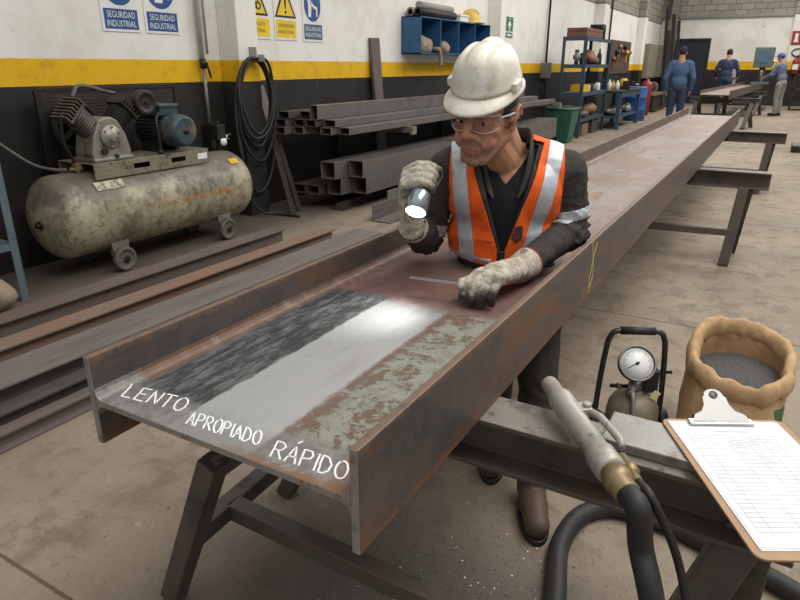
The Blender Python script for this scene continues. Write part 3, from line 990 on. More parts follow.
# belt guard: wire grille in a frame
gx, gy0, gy1, gz0, gz1 = -4.44, 2.68, 3.88, PZ - 0.04, 1.245
mb = MB()
for a, b in (((gx, gy0, gz0), (gx, gy0, gz1)), ((gx, gy1, gz0), (gx, gy1, gz1)), ((gx, gy0, gz0), (gx, gy1, gz0)), ((gx, gy0, gz1), (gx, gy1, gz1))):
    mb.bar(a, b, 0.028, 0.028, (1, 0, 0))
mb.boxab((gx - 0.012, gy0 + 0.0, gz0), (gx + 0.012, gy0 + 0.1, gz1))
gf = mb.build('belt_guard', m_dark, cp, bevel=0.002)
mb = MB()
n = 56
for k in range(1, n):
    y = gy0 + 0.1 + (gy1 - gy0 - 0.1) * k / n
    mb.bar((gx, y, gz0), (gx, y, gz1), 0.005, 0.005, (1, 0, 0))
for k in range(1, 22):
    z = gz0 + (gz1 - gz0) * k / 22
    mb.bar((gx, gy0, z), (gx, gy1, z), 0.004, 0.004, (1, 0, 0))
mb.build('wire_mesh', M('dusty_wire', (74, 70, 64), 0.6, 0.3), gf)
mb = MB().lathe([(0.15, -0.02), (0.18, -0.02), (0.18, 0.02), (0.15, 0.02), (0.15, -0.02)], (gx + 0.07, cy, 0.99), (1, 0, 0), 36)
for k in range(5):
    a = k * 2 * pi / 5
    mb.bar((gx + 0.07, cy, 0.99), (gx + 0.07, cy + 0.16 * math.cos(a), 0.99 + 0.16 * math.sin(a)), 0.035, 0.02, (1, 0, 0))
mb.cyl((gx + 0.02, cy, 0.99), (-4.2, cy, 0.99), 0.03, 12)
mb.build('flywheel', m_hole, cp)  # near-black colour stands in for the shade behind the wire grille
# electric motor
my, mz, mr = 3.47, 0.935, 0.118
m_mot = M('teal_motor_paint', (50, 72, 82), 0.45, 0.15, [((112, 102, 88), 5, 0.45, 0.62), ((46, 50, 54), 12, 0.56, 0.7)], 0.1, 90)
mb = MB().cyl((-4.34, my, mz), (-4.06, my, mz), mr - 0.012, 32)
for k in range(28):
    a = 2 * pi * k / 28
    d = V((0, math.cos(a), math.sin(a)))
    mb.bar(V((-4.33, my, mz)) + d * (mr - 0.004), V((-4.06, my, mz)) + d * (mr - 0.004), 0.006, 0.02, d)
mo = mb.build('motor', M('dark_motor_body', (46, 50, 54), 0.5, 0.2, [((74, 68, 60), 10, 0.55, 0.7)]), cp)
MB().lathe([(mr + 0.004, 0), (mr + 0.006, 0.05), (mr + 0.004, 0.12), (mr - 0.006, 0.155), (mr - 0.022, 0.168), (mr - 0.024, 0.168)], (-4.06, my, mz), (1, 0, 0), 36).build('fan_cowl', m_mot, mo)
mb = MB().lathe([(mr - 0.022, 0.16), (0.03, 0.163), (0.028, 0.17), (0.012, 0.17), (0.010, 0.175), (0.001, 0.175)], (-4.06, my, mz), (1, 0, 0), 36)
for k in range(1, 6):
    r = 0.018 + k * 0.013
    mb.tube([(-4.06 + 0.163, my + r * math.cos(a), mz + r * math.sin(a)) for a in [2 * pi * i / 28 for i in range(28)]], 0.003, 6, closed=True)
mb.build('fan_grille', m_dark, mo)
MB().boxab((-4.26, my - 0.085, mz + mr - 0.01), (-4.06, my + 0.085, mz + mr + 0.055)).boxab((-4.27, my - 0.095, mz + mr + 0.05), (-4.05, my + 0.095, mz + mr + 0.075)).build('terminal_box', m_mot, mo, bevel=0.006)
for q in (-0.1, 0.06):
    MB().boxab((-4.3, my + q, PZ), (-4.1, my + q + 0.04, mz - 0.07)).build('motor_foot', m_dark, mo)
MB().boxab((-4.35, 2.78, PZ), (-4.3, 3.5, PZ + 0.002)).build('base_shim', m_dark, cp)
# pressure regulator on the right end of the tank
px, py = -4.17, 4.06
mb = MB().cyl((px, py, 0.70), (px, py, 0.80), 0.02, 10).boxab((px - 0.045, py - 0.045, 0.80), (px + 0.045, py + 0.045, 0.93)).cyl((px, py, 0.93), (px, py, 0.955), 0.018, 10)
rg = mb.build('pressure_switch', m_dark, cp, bevel=0.005)
MB().lathe([(0.03, 0), (0.033, 0.004), (0.033, 0.02), (0.03, 0.024)], (px + 0.045, py + 0.005, 0.785), (1, -0.4, 0), 20).build('gauge_case', m_chrome, rg)
MB().lathe([(0.028, 0.0), (0.028, 0.0015), (0.001, 0.0015)], V((px + 0.045, py + 0.005, 0.785)) + V((1, -0.4, 0)).normalized() * 0.024, (1, -0.4, 0), 20).build('gauge_dial', m_white, rg)
MB().cyl((px, py + 0.04, 0.8), (px, py + 0.13, 0.8), 0.01, 8).cyl((px, py + 0.1, 0.8), (px, py + 0.1, 0.83), 0.008, 8).bar((px + 0.0, py + 0.08, 0.835), (px, py + 0.15, 0.835), 0.014, 0.006).build('outlet_tap', m_chrome, rg)
# brass tee and air line on the left of the tank
mb = MB().cyl((-4.12, 2.68, 0.69), (-4.12, 2.68, 0.745), 0.016, 8).cyl((-4.135, 2.63, 0.735), (-4.10, 2.71, 0.735), 0.014, 8).boxab((-4.14, 2.655, 0.72), (-4.1, 2.705, 0.775))
mb.build('brass_fitting', m_brass, cp)
mb = MB().tube(smooth_path([(-4.52, 1.7, 1.45), (-4.52, 2.2, 1.10), (-4.47, 2.40, 0.90), (-4.34, 2.50, 0.775), (-4.22, 2.57, 0.737), (-4.14, 2.615, 0.735)], 8), 0.011, 10)
mb.build('air_hose', M('grey_hose', (96, 94, 90), 0.55, 0), lab='thin grey air hose running in from the left edge to the compressor', cat='hose')

# ---------------------------------------------------------------- conduit with valve dropping down the wall to the compressor
cd_ = thing('air_pipe', 'thin grey air drop pipe with a valve running down the wall behind the compressor', 'pipe', (XW + 0.05, 4.33, 0.62))
mb = MB().cyl((XW + 0.05, 4.33, 1.44), (XW + 0.05, 4.33, 3.2), 0.022, 12).cyl((XW + 0.05, 4.40, 1.5), (XW + 0.05, 4.40, 3.2), 0.012, 8)
mb.build('upper_pipe', M('pale_painted_pipe', (186, 184, 176), 0.5, 0.1, [((140, 134, 122), 12, 0.55, 0.7)]), cd_)
mb = MB().cyl((XW + 0.06, 4.33, 0.9), (XW + 0.06, 4.33, 1.40), 0.016, 12)
mb.build('lower_pipe', m_conduit, cd_)
mb = MB().cyl((XW + 0.055, 4.33, 1.38), (XW + 0.055, 4.33, 1.46), 0.03, 10).bar((XW + 0.10, 4.33, 1.42), (XW + 0.10, 4.37, 1.30), 0.02, 0.01, (1, 0, 0)).cyl((XW + 0.05, 4.33, 1.42), (XW + 0.11, 4.33, 1.42), 0.012, 8)
mb.build('valve', m_dark, cd_)
mb = MB().boxab((XW + 0.005, 4.28, 0.68), (XW + 0.12, 4.38, 0.90))
mb.build('filter_bowl', m_dark, cd_, bevel=0.01)
MB().boxab((XW, 4.295, 2.3), (XW + 0.08, 4.43, 2.32)).build('pipe_clip', m_conduit, cd_)

# ---------------------------------------------------------------- coiled hose on its bracket
PFX = XW + 0.24
br = thing('hose_bracket', 'rusty grey steel hook bracket bolted high on the pillar, holding the coiled hose', 'bracket', (PFX, 4.78, 1.44))
MB().boxab((PFX, 4.735, 1.44), (PFX + 0.012, 4.825, 1.565)).boxab((PFX, 4.74, 1.44), (PFX + 0.11, 4.82, 1.452)).boxab((PFX + 0.10, 4.74, 1.452), (PFX + 0.11, 4.82, 1.50)).build('hook', m_conduit, br)
hz = thing('coiled_hose', 'black rubber hose coiled in loops over a wall bracket beside the compressor', 'hose', (PFX, 4.75, 0.0))
mb = MB()
path = []
loops = [(0.22, 0.40, 0.0), (0.25, 0.47, 0.03), (0.19, 0.34, 0.055), (0.24, 0.62, 0.02), (0.21, 0.36, 0.07)]
for li, (rx, hz_, dx) in enumerate(loops):
    n = 26
    for k in range(n):
        a = pi / 2 + 2 * pi * k / n
        yy = 4.73 + rx * 0.95 * math.cos(a) - 0.02 * li * math.sin(a * 0.5)
        zz = (1.47 - hz_) + hz_ * math.sin(a)
        path.append((PFX + 0.035 + dx * 0.9 + 0.01 * math.sin(a * 3 + li), yy, zz))
mb.tube(smooth_path(path, 2), 0.0145, 8)
mb.build('hose_coil', m_black, hz)
mb = MB().tube(smooth_path([(PFX + 0.03, 4.52, 1.2), (PFX + 0.03, 4.50, 0.8), (PFX + 0.04, 4.50, 0.5), (PFX + 0.04, 4.53, 0.25), (PFX + 0.10, 4.62, 0.06), (PFX + 0.2, 4.75, 0.018), (PFX + 0.45, 4.78, 0.016)], 8), 0.0145, 8)
mb.build('hose_tail', m_black, hz)
# bars leaning on the wall past the pillar
for p, q, w, lab in (((-4.08, 4.90, 0), (-4.53, 5.00, 1.28), 0.075, 'dark flat steel bar leaning against the wall behind the coiled hose, nearer one'),
                     ((-4.10, 5.03, 0), (-4.56, 5.09, 1.22), 0.06, 'dark flat steel bar leaning against the wall behind the coiled hose, farther one')):
    r = MB().bar(p, q, w, 0.012, (1, 0, 0)).boxab((p[0] - 0.02, p[1] - w / 2, 0), (p[0] + 0.012, p[1] + w / 2, 0.006)).build('flat_bar', m_scale, lab=lab, cat='steel bar', bevel=0.002)
MB().bar((XW + 0.14, 7.28, 0.0), (XW + 0.025, 7.25, 1.73), 0.20, 0.04, (1, 0, 0)).build('leaning_board', M('grey_brown_plank', (104, 94, 86), 0.6, 0.2, [((82, 72, 66), 5, 0.5, 0.7)], 0.2, 60), lab='tall grey brown flat bar leaning on the wall, crossing the yellow stripe', cat='steel bar', bevel=0.003)

# ---------------------------------------------------------------- tube rack on the wall


def tube(lab, x, z, y0, y1, w, h, mat=None, group=None, th=0.006):
    mb = MB().hollow((x, y0, z), (x, y1, z), w, h, th)
    return mb.build('steel_tube', mat or m_tube, lab=lab, cat='steel tube', group=group, bevel=0.002)


rk = thing('tube_rack', 'dark wall rack of steel arms carrying grey steel tubes', 'rack', (XW, 5.4, 0))
for y in (6.4, 9.2, 12.0):
    mb = MB().boxab((XW, y - 0.04, 0), (XW + 0.06, y + 0.04, 0.98))
    up_ = mb.build('upright', m_dark, rk, bevel=0.003)
    for z in (0.765, 0.16):
        MB().boxab((XW + 0.06, y - 0.035, z - 0.07), (XW + 1.08, y + 0.035, z)).boxab((XW + 1.05, y - 0.05, z - 0.09), (XW + 1.085, y + 0.05, z + 0.0)).build('arm', m_alu if z > 0.5 else m_dark, up_, bevel=0.003)
G1 = 'steel tubes on the upper rack arms'
rows = [
    # x, z, y0, y1, w, h
    (-3.66, 0.800, 5.23, 11.9, 0.125, 0.068, 'bottom outermost tube of the upper rack, nearest the camera'),
    (-3.81, 0.800, 5.13, 11.5, 0.125, 0.068, 'bottom tube of the upper rack, second from the outside'),
    (-3.96, 0.800, 5.26, 11.6, 0.125, 0.068, 'bottom tube of the upper rack, third from the outside'),
    (-4.11, 0.800, 5.08, 11.4, 0.125, 0.068, 'bottom tube of the upper rack, fourth from the outside'),
    (-4.26, 0.800, 4.98, 11.5, 0.125, 0.068, 'bottom tube of the upper rack, closest to the wall'),
    (-3.80, 0.871, 5.18, 11.3, 0.145, 0.068, 'flat tube in the second layer of the upper rack, outermost'),
    (-3.97, 0.871, 5.10, 11.2, 0.125, 0.068, 'tube in the second layer of the upper rack, second from outside'),
    (-4.12, 0.871, 5.11, 11.4, 0.125, 0.068, 'tube in the second layer of the upper rack, third from outside'),
    (-4.28, 0.871, 5.02, 11.4, 0.125, 0.068, 'tube in the second layer of the upper rack, closest to the wall'),
    (-4.10, 0.944, 5.18, 11.0, 0.115, 0.068, 'tube in the third layer of the upper rack, behind the tall top tube'),
    (-4.27, 0.944, 5.06, 11.3, 0.135, 0.068, 'tube in the third layer of the upper rack, closest to the wall'),
    (-3.93, 0.974, 5.11, 11.0, 0.09, 0.135, 'tall rectangular tube lying on top of the upper rack stack'),
]
for x, z, y0, y1, w, h_, lab in rows:
    tube('grey steel ' + lab, x, z, y0, y1, w, h_, m_tube if z < 0.81 or x > -3.95 else m_tube_dark, G1)
G2 = 'square tubes on the lower rack arms'
for x, z, y0, lab in ((-3.62, 0.247, 5.42, 'lower outer'), (-3.81, 0.247, 5.24, 'lower inner'), (-3.62, 0.419, 5.36, 'upper outer'), (-3.81, 0.419, 5.14, 'upper inner')):
    tube('large square grey steel tube, %s one of the four on the lower rack' % lab, x, z, y0, 11.9, 0.172, 0.17, m_tube, G2, 0.008)
for x, y0, lab in ((-4.02, 5.15, 'flat dark tube on the lower rack arms, next to the big square tubes'), (-4.20, 5.15, 'flat dark tube on the lower rack arms, closest to the wall')):
    tube(lab, x, 0.206, y0, 11.5, 0.16, 0.09, m_tube_dark, G2)
G3 = 'steel offcuts on the floor under the rack'
MB().prism([(-0.09, 0), (0.09, 0), (0.09, 0.01), (0.006, 0.012), (0.006, 0.07), (-0.006, 0.07), (-0.006, 0.012), (-0.09, 0.01)], (-3.80, 5.25, 0), (1, 0, 0), (0, 0, 1), (0, 1.0, 0)).build('steel_offcut', m_scale, lab='dark T-shaped steel offcut on the floor below the lower tubes', cat='steel offcut', group=G3)
for x, y0, y1, z0, mm, lab in ((-2.86, 5.15, 10.5, 0, m_bar_grey, 'grey steel angle on the floor behind the worker, nearer the beam'), (-3.10, 5.0, 10.2, 0, m_bar_pink, 'brownish steel angle on the floor behind the worker, nearer the rack'), (-3.36, 5.7, 10.0, 0, m_bar_grey, 'grey steel angle on the floor closest below the rack')):
    w = 0.1
    MB().prism([(-w, 0), (w, 0), (w, 0.012), (-w + 0.014, 0.014), (-w + 0.014, 0.16), (-w, 0.16)], (x, y0, z0), (1, 0, 0), (0, 0, 1), (0, y1 - y0, 0)).build('steel_angle', mm, lab=lab, cat='steel angle', group=G3, bevel=0.002)

# ---------------------------------------------------------------- safety signs on the left wall


def sign(lab, y0, y1, z0, z1, group='safety signs on the white wall'):
    s = thing('safety_sign', lab, 'sign', (XW, (y0 + y1) / 2, z0), 0, group)
    mb = MB().boxab((XW + 0.001, y0, z0), (XW + 0.008, y1, z1))
    mb.build('board', m_white, s, bevel=0.002)
    return s


XS = XW + 0.0085


def disc(mb, y, z, r, x=None, n=36, dx=0.001, ry=None):
    x = XS if x is None else x
    mb.prism([(r * math.cos(2 * pi * k / n), (ry or r) * math.sin(2 * pi * k / n)) for k in range(n)], (x, y, z), (0, 1, 0), (0, 0, 1), (dx, 0, 0))


def poly(mb, pts, x=None, dx=0.001):
    x = XS if x is None else x
    mb.prism(pts, (x, 0, 0), (0, 1, 0), (0, 0, 1), (dx, 0, 0))


def wtext(mb, s, y, z, w, h, x=XS + 0.0022):
    add_text(mb, s, (x, y, z), (0, 1, 0), (0, 0, 1), w, h)


# mandatory signs: face mask, hearing
for i, (y0, y1) in enumerate(((3.40, 3.752), (3.80, 4.155))):
    z0, z1 = 1.652, 2.16
    s = sign(['white safety sign with a blue disc above the compressor, left of the pair', 'white safety sign with a blue disc above the compressor, right of the pair'][i], y0, y1, z0, z1)
    yc = (y0 + y1) / 2
    mb = MB(); disc(mb, yc, z0 + 0.335, 0.145); dk = mb.build('blue_disc', m_signblue, s)
    mb = MB()
    if i == 0:
        poly(mb, [(yc - 0.075, z0 + 0.42), (yc - 0.085, z0 + 0.33), (yc - 0.02, z0 + 0.25), (yc + 0.005, z0 + 0.235), (yc + 0.03, z0 + 0.25), (yc + 0.09, z0 + 0.33), (yc + 0.08, z0 + 0.42)], XS + 0.001)
    else:
        poly(mb, [(yc - 0.06, z0 + 0.235), (yc + 0.015, z0 + 0.235), (yc + 0.03, z0 + 0.27), (yc + 0.045, z0 + 0.33), (yc + 0.03, z0 + 0.42), (yc - 0.05, z0 + 0.43), (yc - 0.08, z0 + 0.37), (yc - 0.06, z0 + 0.29)], XS + 0.001)
        mb.tube([(XS + 0.002, yc + 0.075 + 0.028 * math.cos(a), z0 + 0.3 + 0.035 * math.sin(a)) for a in [2 * pi * k / 16 for k in range(16)]], 0.007, 6, closed=True)
    mb.build('symbol', m_white, s)
    mb = MB(); poly(mb, [(y0 + 0.022, z0 + 0.02), (y1 - 0.022, z0 + 0.02), (y1 - 0.022, z0 + 0.165), (y0 + 0.022, z0 + 0.165)]); mb.build('caption_panel', m_signblue, s)
    for ta in (('SEGURIDAD', yc, z0 + 0.125, 0.255, 0.046), ('INDUSTRIAL', yc, z0 + 0.06, 0.265, 0.046)):
        mb = MB(); wtext(mb, *ta); mb.build('lettering', m_white, s)
for i, (y0, y1) in enumerate(((4.93, 5.335), (5.393, 5.752))):
    z0, z1 = 1.652, 2.22
    s = sign(['white and yellow warning sign with a hazard symbol partly behind the pillar', 'white and yellow warning sign with an exclamation mark in a triangle'][i], y0, y1, z0, z1)
    yc = (y0 + y1) / 2
    hw = 0.17
    mb = MB(); poly(mb, [(yc - hw, z0 + 0.215), (yc + hw, z0 + 0.215), (yc + 0.012, z0 + 0.52), (yc - 0.012, z0 + 0.52)]); mb.build('triangle_border', m_signblack, s)
    mb = MB(); poly(mb, [(yc - hw + 0.035, z0 + 0.235), (yc + hw - 0.035, z0 + 0.235), (yc, z0 + 0.475)], XS + 0.001); mb.build('triangle', m_signyellow, s)
    mb = MB()
    if i:
        poly(mb, [(yc - 0.010, z0 + 0.30), (yc + 0.010, z0 + 0.30), (yc + 0.017, z0 + 0.42), (yc - 0.017, z0 + 0.42)], XS + 0.002)
        disc(mb, yc, z0 + 0.268, 0.016, XS + 0.002)
    else:
        for a in (pi / 2, pi / 2 + 2.094, pi / 2 + 4.188):
            cx_, cz_ = yc + 0.036 * math.cos(a), z0 + 0.32 + 0.036 * math.sin(a)
            mb.tube([(XS + 0.0025, cx_ + 0.03 * math.cos(q), cz_ + 0.03 * math.sin(q)) for q in [2 * pi * k / 16 for k in range(16)]], 0.0075, 6, closed=True)
        disc(mb, yc, z0 + 0.32, 0.016, XS + 0.002)
    mb.build('symbol', m_signblack, s)
    mb = MB(); poly(mb, [(y0 + 0.02, z0 + 0.025), (y1 - 0.02, z0 + 0.025), (y1 - 0.02, z0 + 0.19), (y0 + 0.02, z0 + 0.19)]); mb.build('caption_panel', m_signyellow, s)
    for ta in ((['RIESGO', 'SEGURIDAD'][i], yc, z0 + 0.14, [0.22, 0.25][i], 0.034), ('INDUSTRIAL', yc, z0 + 0.08, 0.26, 0.034)):
        mb = MB(); wtext(mb, *ta); mb.build('lettering', M('brown_sign_ink', (112, 88, 20), 0.5) if i == 0 else bpy.data.materials['brown_sign_ink'], s)
y0, y1, z0, z1 = 5.851, 6.213, 1.648, 2.24
s = sign('white safety sign with a blue oval showing a standing figure, rightmost of the five', y0, y1, z0, z1)
yc = (y0 + y1) / 2
mb = MB(); disc(mb, yc, z0 + 0.37, 0.145, ry=0.165); mb.build('blue_disc', m_signblue, s)
mb = MB()
disc(mb, yc - 0.055, z0 + 0.475, 0.022, XS + 0.001)
poly(mb, [(yc - 0.085, z0 + 0.445), (yc - 0.035, z0 + 0.445), (yc - 0.02, z0 + 0.36), (yc - 0.03, z0 + 0.25), (yc - 0.08, z0 + 0.25), (yc - 0.075, z0 + 0.35)], XS + 0.001)
poly(mb, [(yc - 0.035, z0 + 0.42), (yc + 0.03, z0 + 0.365), (yc + 0.085, z0 + 0.355), (yc + 0.085, z0 + 0.26), (yc + 0.06, z0 + 0.26), (yc + 0.06, z0 + 0.33), (yc + 0.02, z0 + 0.34), (yc - 0.04, z0 + 0.38)], XS + 0.001)
mb.build('symbol', m_white, s)
mb = MB(); poly(mb, [(y0 + 0.02, z0 + 0.025), (y1 - 0.02, z0 + 0.025), (y1 - 0.02, z0 + 0.178), (y0 + 0.02, z0 + 0.178)]); mb.build('caption_panel', m_signgrey, s)
for ta in (('SEGURIDAD', yc, z0 + 0.132, 0.28, 0.04), ('INDUSTRIAL', yc, z0 + 0.072, 0.28, 0.04)):
        mb = MB(); wtext(mb, *ta); mb.build('lettering', m_white, s)
# green emergency exit sign on the pillar side wall
y0, y1, z0, z1 = 11.17, 11.52, 1.86, 2.21
XW_ = XW
XW = XW + 0.24
XS = XW + 0.0085
s = sign('small green and white emergency sign on the pillar right of the blue cabinet', y0, y1, z0, z1, None)
yc = (y0 + y1) / 2
mb = MB(); poly(mb, [(y0 + 0.01, z0 + 0.11), (y1 - 0.01, z0 + 0.11), (y1 - 0.01, z1 - 0.01), (y0 + 0.01, z1 - 0.01)]); poly(mb, [(y0 + 0.01, z0 + 0.01), (y1 - 0.01, z0 + 0.01), (y1 - 0.01, z0 + 0.09), (y0 + 0.01, z0 + 0.09)]); mb.build('green_panel', m_signgreen, s)
mb = MB(); disc(mb, yc, z0 + 0.31, 0.02, XS + 0.001); poly(mb, [(yc - 0.09, z0 + 0.2), (yc - 0.03, z0 + 0.27), (yc + 0.03, z0 + 0.27), (yc + 0.09, z0 + 0.2), (yc + 0.04, z0 + 0.2), (yc + 0.02, z0 + 0.12), (yc - 0.02, z0 + 0.12), (yc - 0.04, z0 + 0.2)], XS + 0.001); poly(mb, [(yc - 0.11, z0 + 0.035), (yc + 0.11, z0 + 0.035), (yc + 0.11, z0 + 0.065), (yc - 0.11, z0 + 0.065)], XS + 0.001); mb.build('symbol', m_white, s)

XW = XW_
XS = XW + 0.0085
# ---------------------------------------------------------------- blue cubby cabinet and what is in it
cx0, cx1, cy0, cy1, cz0, cz1 = XW, -4.30, 7.98, 10.36, 1.555, 2.02
cb = thing('pigeonhole_cabinet', 'blue open steel cabinet of four pigeonholes hung on the wall above the tubes', 'cabinet', (XW, (cy0 + cy1) / 2, cz0))
mb = MB().boxab((cx0, cy0, cz0), (cx1, cy1, cz0 + 0.015)).boxab((cx0, cy0, cz1 - 0.015), (cx1, cy1, cz1)).boxab((cx0, cy0, cz0), (cx1, cy0 + 0.015, cz1)).boxab((cx0, cy1 - 0.015, cz0), (cx1, cy1, cz1)).boxab((cx0, cy0, cz0), (cx0 + 0.012, cy1, cz1))
mb.build('carcass', m_cubby, cb, bevel=0.002)
cw = (cy1 - cy0) / 4
for k in (1, 2, 3):
    MB().boxab((cx0, cy0 + k * cw - 0.008, cz0), (cx1, cy0 + k * cw + 0.008, cz1)).build('divider', m_cubby, cb, bevel=0.002)
G4 = 'rolls on the blue cabinet'
for k, (x, y, r, L_, mm, lab) in enumerate(((-4.36, 8.0, 0.055, 1.1, m_dark, 'dark roll lying at the front on top of the blue cabinet'), (-4.5, 8.05, 0.06, 1.0, m_alu, 'grey roll lying at the back on top of the blue cabinet'))):
    mb = MB().lathe([(r * 0.6, 0), (r, 0), (r, L_), (r * 0.6, L_), (r * 0.6, 0)], (x, y, cz1 + r), (0.0, 1, 0), 18)
    mb.build('roll', mm, lab=lab, cat='roll', group=G4)
mb = MB().lathe([(0.045, 0), (0.05, 0), (0.05, 1.0), (0.045, 1.0)], (-4.43, 8.15, cz1 + 0.145), (0.0, 1, 0), 18)
mb.build('roll', M('pale_grey_roll', (150, 146, 136), 0.7), lab='pale grey roll on top of the other two rolls on the blue cabinet', cat='roll', group=G4)


def hardhat(name, lab, loc, mat, rz=0, s=1.0):
    r = thing(name, lab, 'hard hat', loc, rz)
    MB().lathe([(0.142 * s, 0), (0.146 * s, 0.006 * s), (0.122 * s, 0.012 * s), (0.118 * s, 0.05 * s), (0.108 * s, 0.095 * s), (0.08 * s, 0.135 * s), (0.04 * s, 0.155 * s), (0.001, 0.16 * s)], (0, 0, 0), (0, 0, 1), 28).build('shell', mat, r, local=True)
    MB().ell((0, -0.125 * s, 0.005 * s), (0.1 * s, 0.07 * s, 0.008 * s)).build('peak', mat, r, local=True)
    MB().ell((0, 0, 0.11 * s), (0.02 * s, 0.115 * s, 0.062 * s)).build('crest', mat, r, local=True)
    return r


hardhat('hard_hat', 'yellow hard hat sitting on top of the blue wall cabinet', (-4.44, 9.88, cz1), M('yellow_helmet', (214, 176, 72), 0.4, 0, [((170, 140, 80), 8, 0.55, 0.7)]), pi / 2, 1.25)
MB().boxab((-4.55, 9.28, cz1), (-4.34, 9.58, cz1 + 0.09)).boxab((-4.56, 9.27, cz1 + 0.07), (-4.33, 9.59, cz1 + 0.10)).build('carton', m_white, lab='small white carton next to the yellow hard hat on the cabinet', cat='box', bevel=0.005)


def lump(name, lab, cat, c, r, mat, seed, amp=0.35, group=None, parent=None, n=20, m=12):
    """soft crumpled bundle resting at c"""
    mb = MB().ell((0, 0, 0), r, None, n, m)
    mb.v = [p * (1 + amp * noise.noise(p * (1.6 / max(r)) + V((seed, seed, 0)))) for p in mb.v]
    zm = min(p.z for p in mb.v) * 0.75
    mb.v = [V((p.x, p.y, max(p.z, zm) - zm)) + V(c) for p in mb.v]
    return mb.build(name, mat, parent, lab=lab, cat=cat, group=group)


G5 = 'work gloves in the blue cabinet'
for k, (y, lab) in enumerate(((8.25, 'first'), (8.85, 'second'), (10.05, 'last'))):
    lump('glove_bundle', 'crumpled dirty work gloves in the %s pigeonhole of the blue cabinet' % lab, 'gloves', (-4.42, y, cz0 + 0.015), (0.1, 0.17, 0.09 + 0.03 * (k == 0)), m_rag, k * 3.1, 0.5, G5)
mb = MB().tube(smooth_path([(-4.38, 8.5, cz0 + 0.07), (-4.30, 8.52, cz0 + 0.06), (-4.275, 8.53, cz0 - 0.02), (-4.28, 8.54, cz0 - 0.16)]), [0.03] * 7 + [0.022] * 6 + [0.026] * 6, 8)
mb.build('hanging_strap', m_rag, lab='grimy cloth strap hanging down over the edge of the blue cabinet', cat='strap')

# ---------------------------------------------------------------- shelf frame at the left edge
sh = thing('shelf_frame', 'grey blue steel shelf frame cut off by the left edge of the picture', 'shelf', (-4.2, 1.6, 0))
for x in (-3.98, -4.42):
    for y in (2.09, 1.1):
        MB().boxab((x - 0.022, y - 0.003, 0), (x + 0.022, y + 0.003, 1.6)).boxab((x + 0.016, y - 0.045, 0), (x + 0.022, y, 1.6)).boxab((x - 0.03, y - 0.05, 0), (x + 0.03, y + 0.01, 0.006)).build('post', m_greypost, sh, bevel=0.001)
for z in (0.36, 1.1):
    MB().boxab((-4.44, 1.08, z), (-3.96, 2.085, z + 0.012)).boxab((-3.968, 1.08, z - 0.03), (-3.96, 2.085, z)).boxab((-4.44, 2.077, z - 0.03), (-3.96, 2.085, z)).build('shelf_board', m_greypost, sh, bevel=0.001)
lump('cloth_bundle', 'dirty pale cloth bundle on the floor at the foot of the left shelf frame', 'cloth', (-3.93, 1.88, 0), (0.13, 0.10, 0.10), m_rag, 5.5, 0.4)
# ---------------------------------------------------------------- things lying on the near crossbeam
ZT = BZ - WT / 2 - FH
m_plate = M('ground_steel_block', (134, 131, 124), 0.4, 0.45, [((104, 98, 90), 12, 0.5, 0.66), ((166, 162, 154), 20, 0.58, 0.7)], 0.2, 120, 0.001)
MB().boxab((-0.195, TY - 0.035, ZT + 0.0006), (0.045, TY + 0.085, ZT + 0.022)).build('steel_block', m_plate, lab='flat grey steel block on the near crossbeam, half under the clipboard', cat='steel block', bevel=0.003)

# blasting gun
ga, gb = at(549, 383, z=ZT + 0.045), at(612, 472, z=ZT + 0.0345)
gd = (gb - ga).normalized()
gl = (gb - ga).length
m_gun = M('worn_gun_alloy', (164, 159, 149), 0.45, 0.25, [((122, 117, 108), 14, 0.5, 0.68), ((78, 72, 66), 40, 0.6, 0.72)], 0.15, 150, 0.0008)
gun = thing('blasting_gun', 'grey metal blasting gun with lever and brass coupling lying across the near crossbeam', 'blasting gun', (ga + gb) / 2 - V((0, 0, 0.035)))
Mg = Matrix.Translation(ga) @ frame(gd, (0, 0, 1))
R_ = 0.027
prof = [(0.010, 0.0), (0.0175, 0.0), (0.0185, 0.004), (0.0185, 0.05), (0.0235, 0.056), (0.0265, 0.066), (0.0265, 0.10), (0.024, 0.104), (0.024, 0.24), (0.0285, 0.245), (0.0285, 0.285), (0.024, 0.29)]
k = gl / 0.29
b_ = MB().lathe([(r, z * k) for r, z in prof], M=Mg, n=28).build('body', m_gun, gun)
mb = MB().lathe([(0.010, 0.001), (0.0172, -0.001), (0.0172, 0.03), (0.010, 0.03)], M=Mg, n=24)
mb.build('nozzle_tip', M('pinkish_nozzle', (150, 124, 104), 0.5, 0.2), gun, lab='pinkish brown nozzle tip')
MB().lathe([(0.0005, 0.004), (0.0105, 0.004), (0.0105, 0.0)], M=Mg, n=20).build('bore', m_hole, b_)
prof = [(0.022, gl), (0.022, gl + 0.012), (0.027, gl + 0.014), (0.027, gl + 0.034), (0.022, gl + 0.036), (0.024, gl + 0.06), (0.018, gl + 0.062)]
MB().lathe(prof, M=Mg, n=12).build('coupling', m_brass, gun, lab='brass hose coupling')
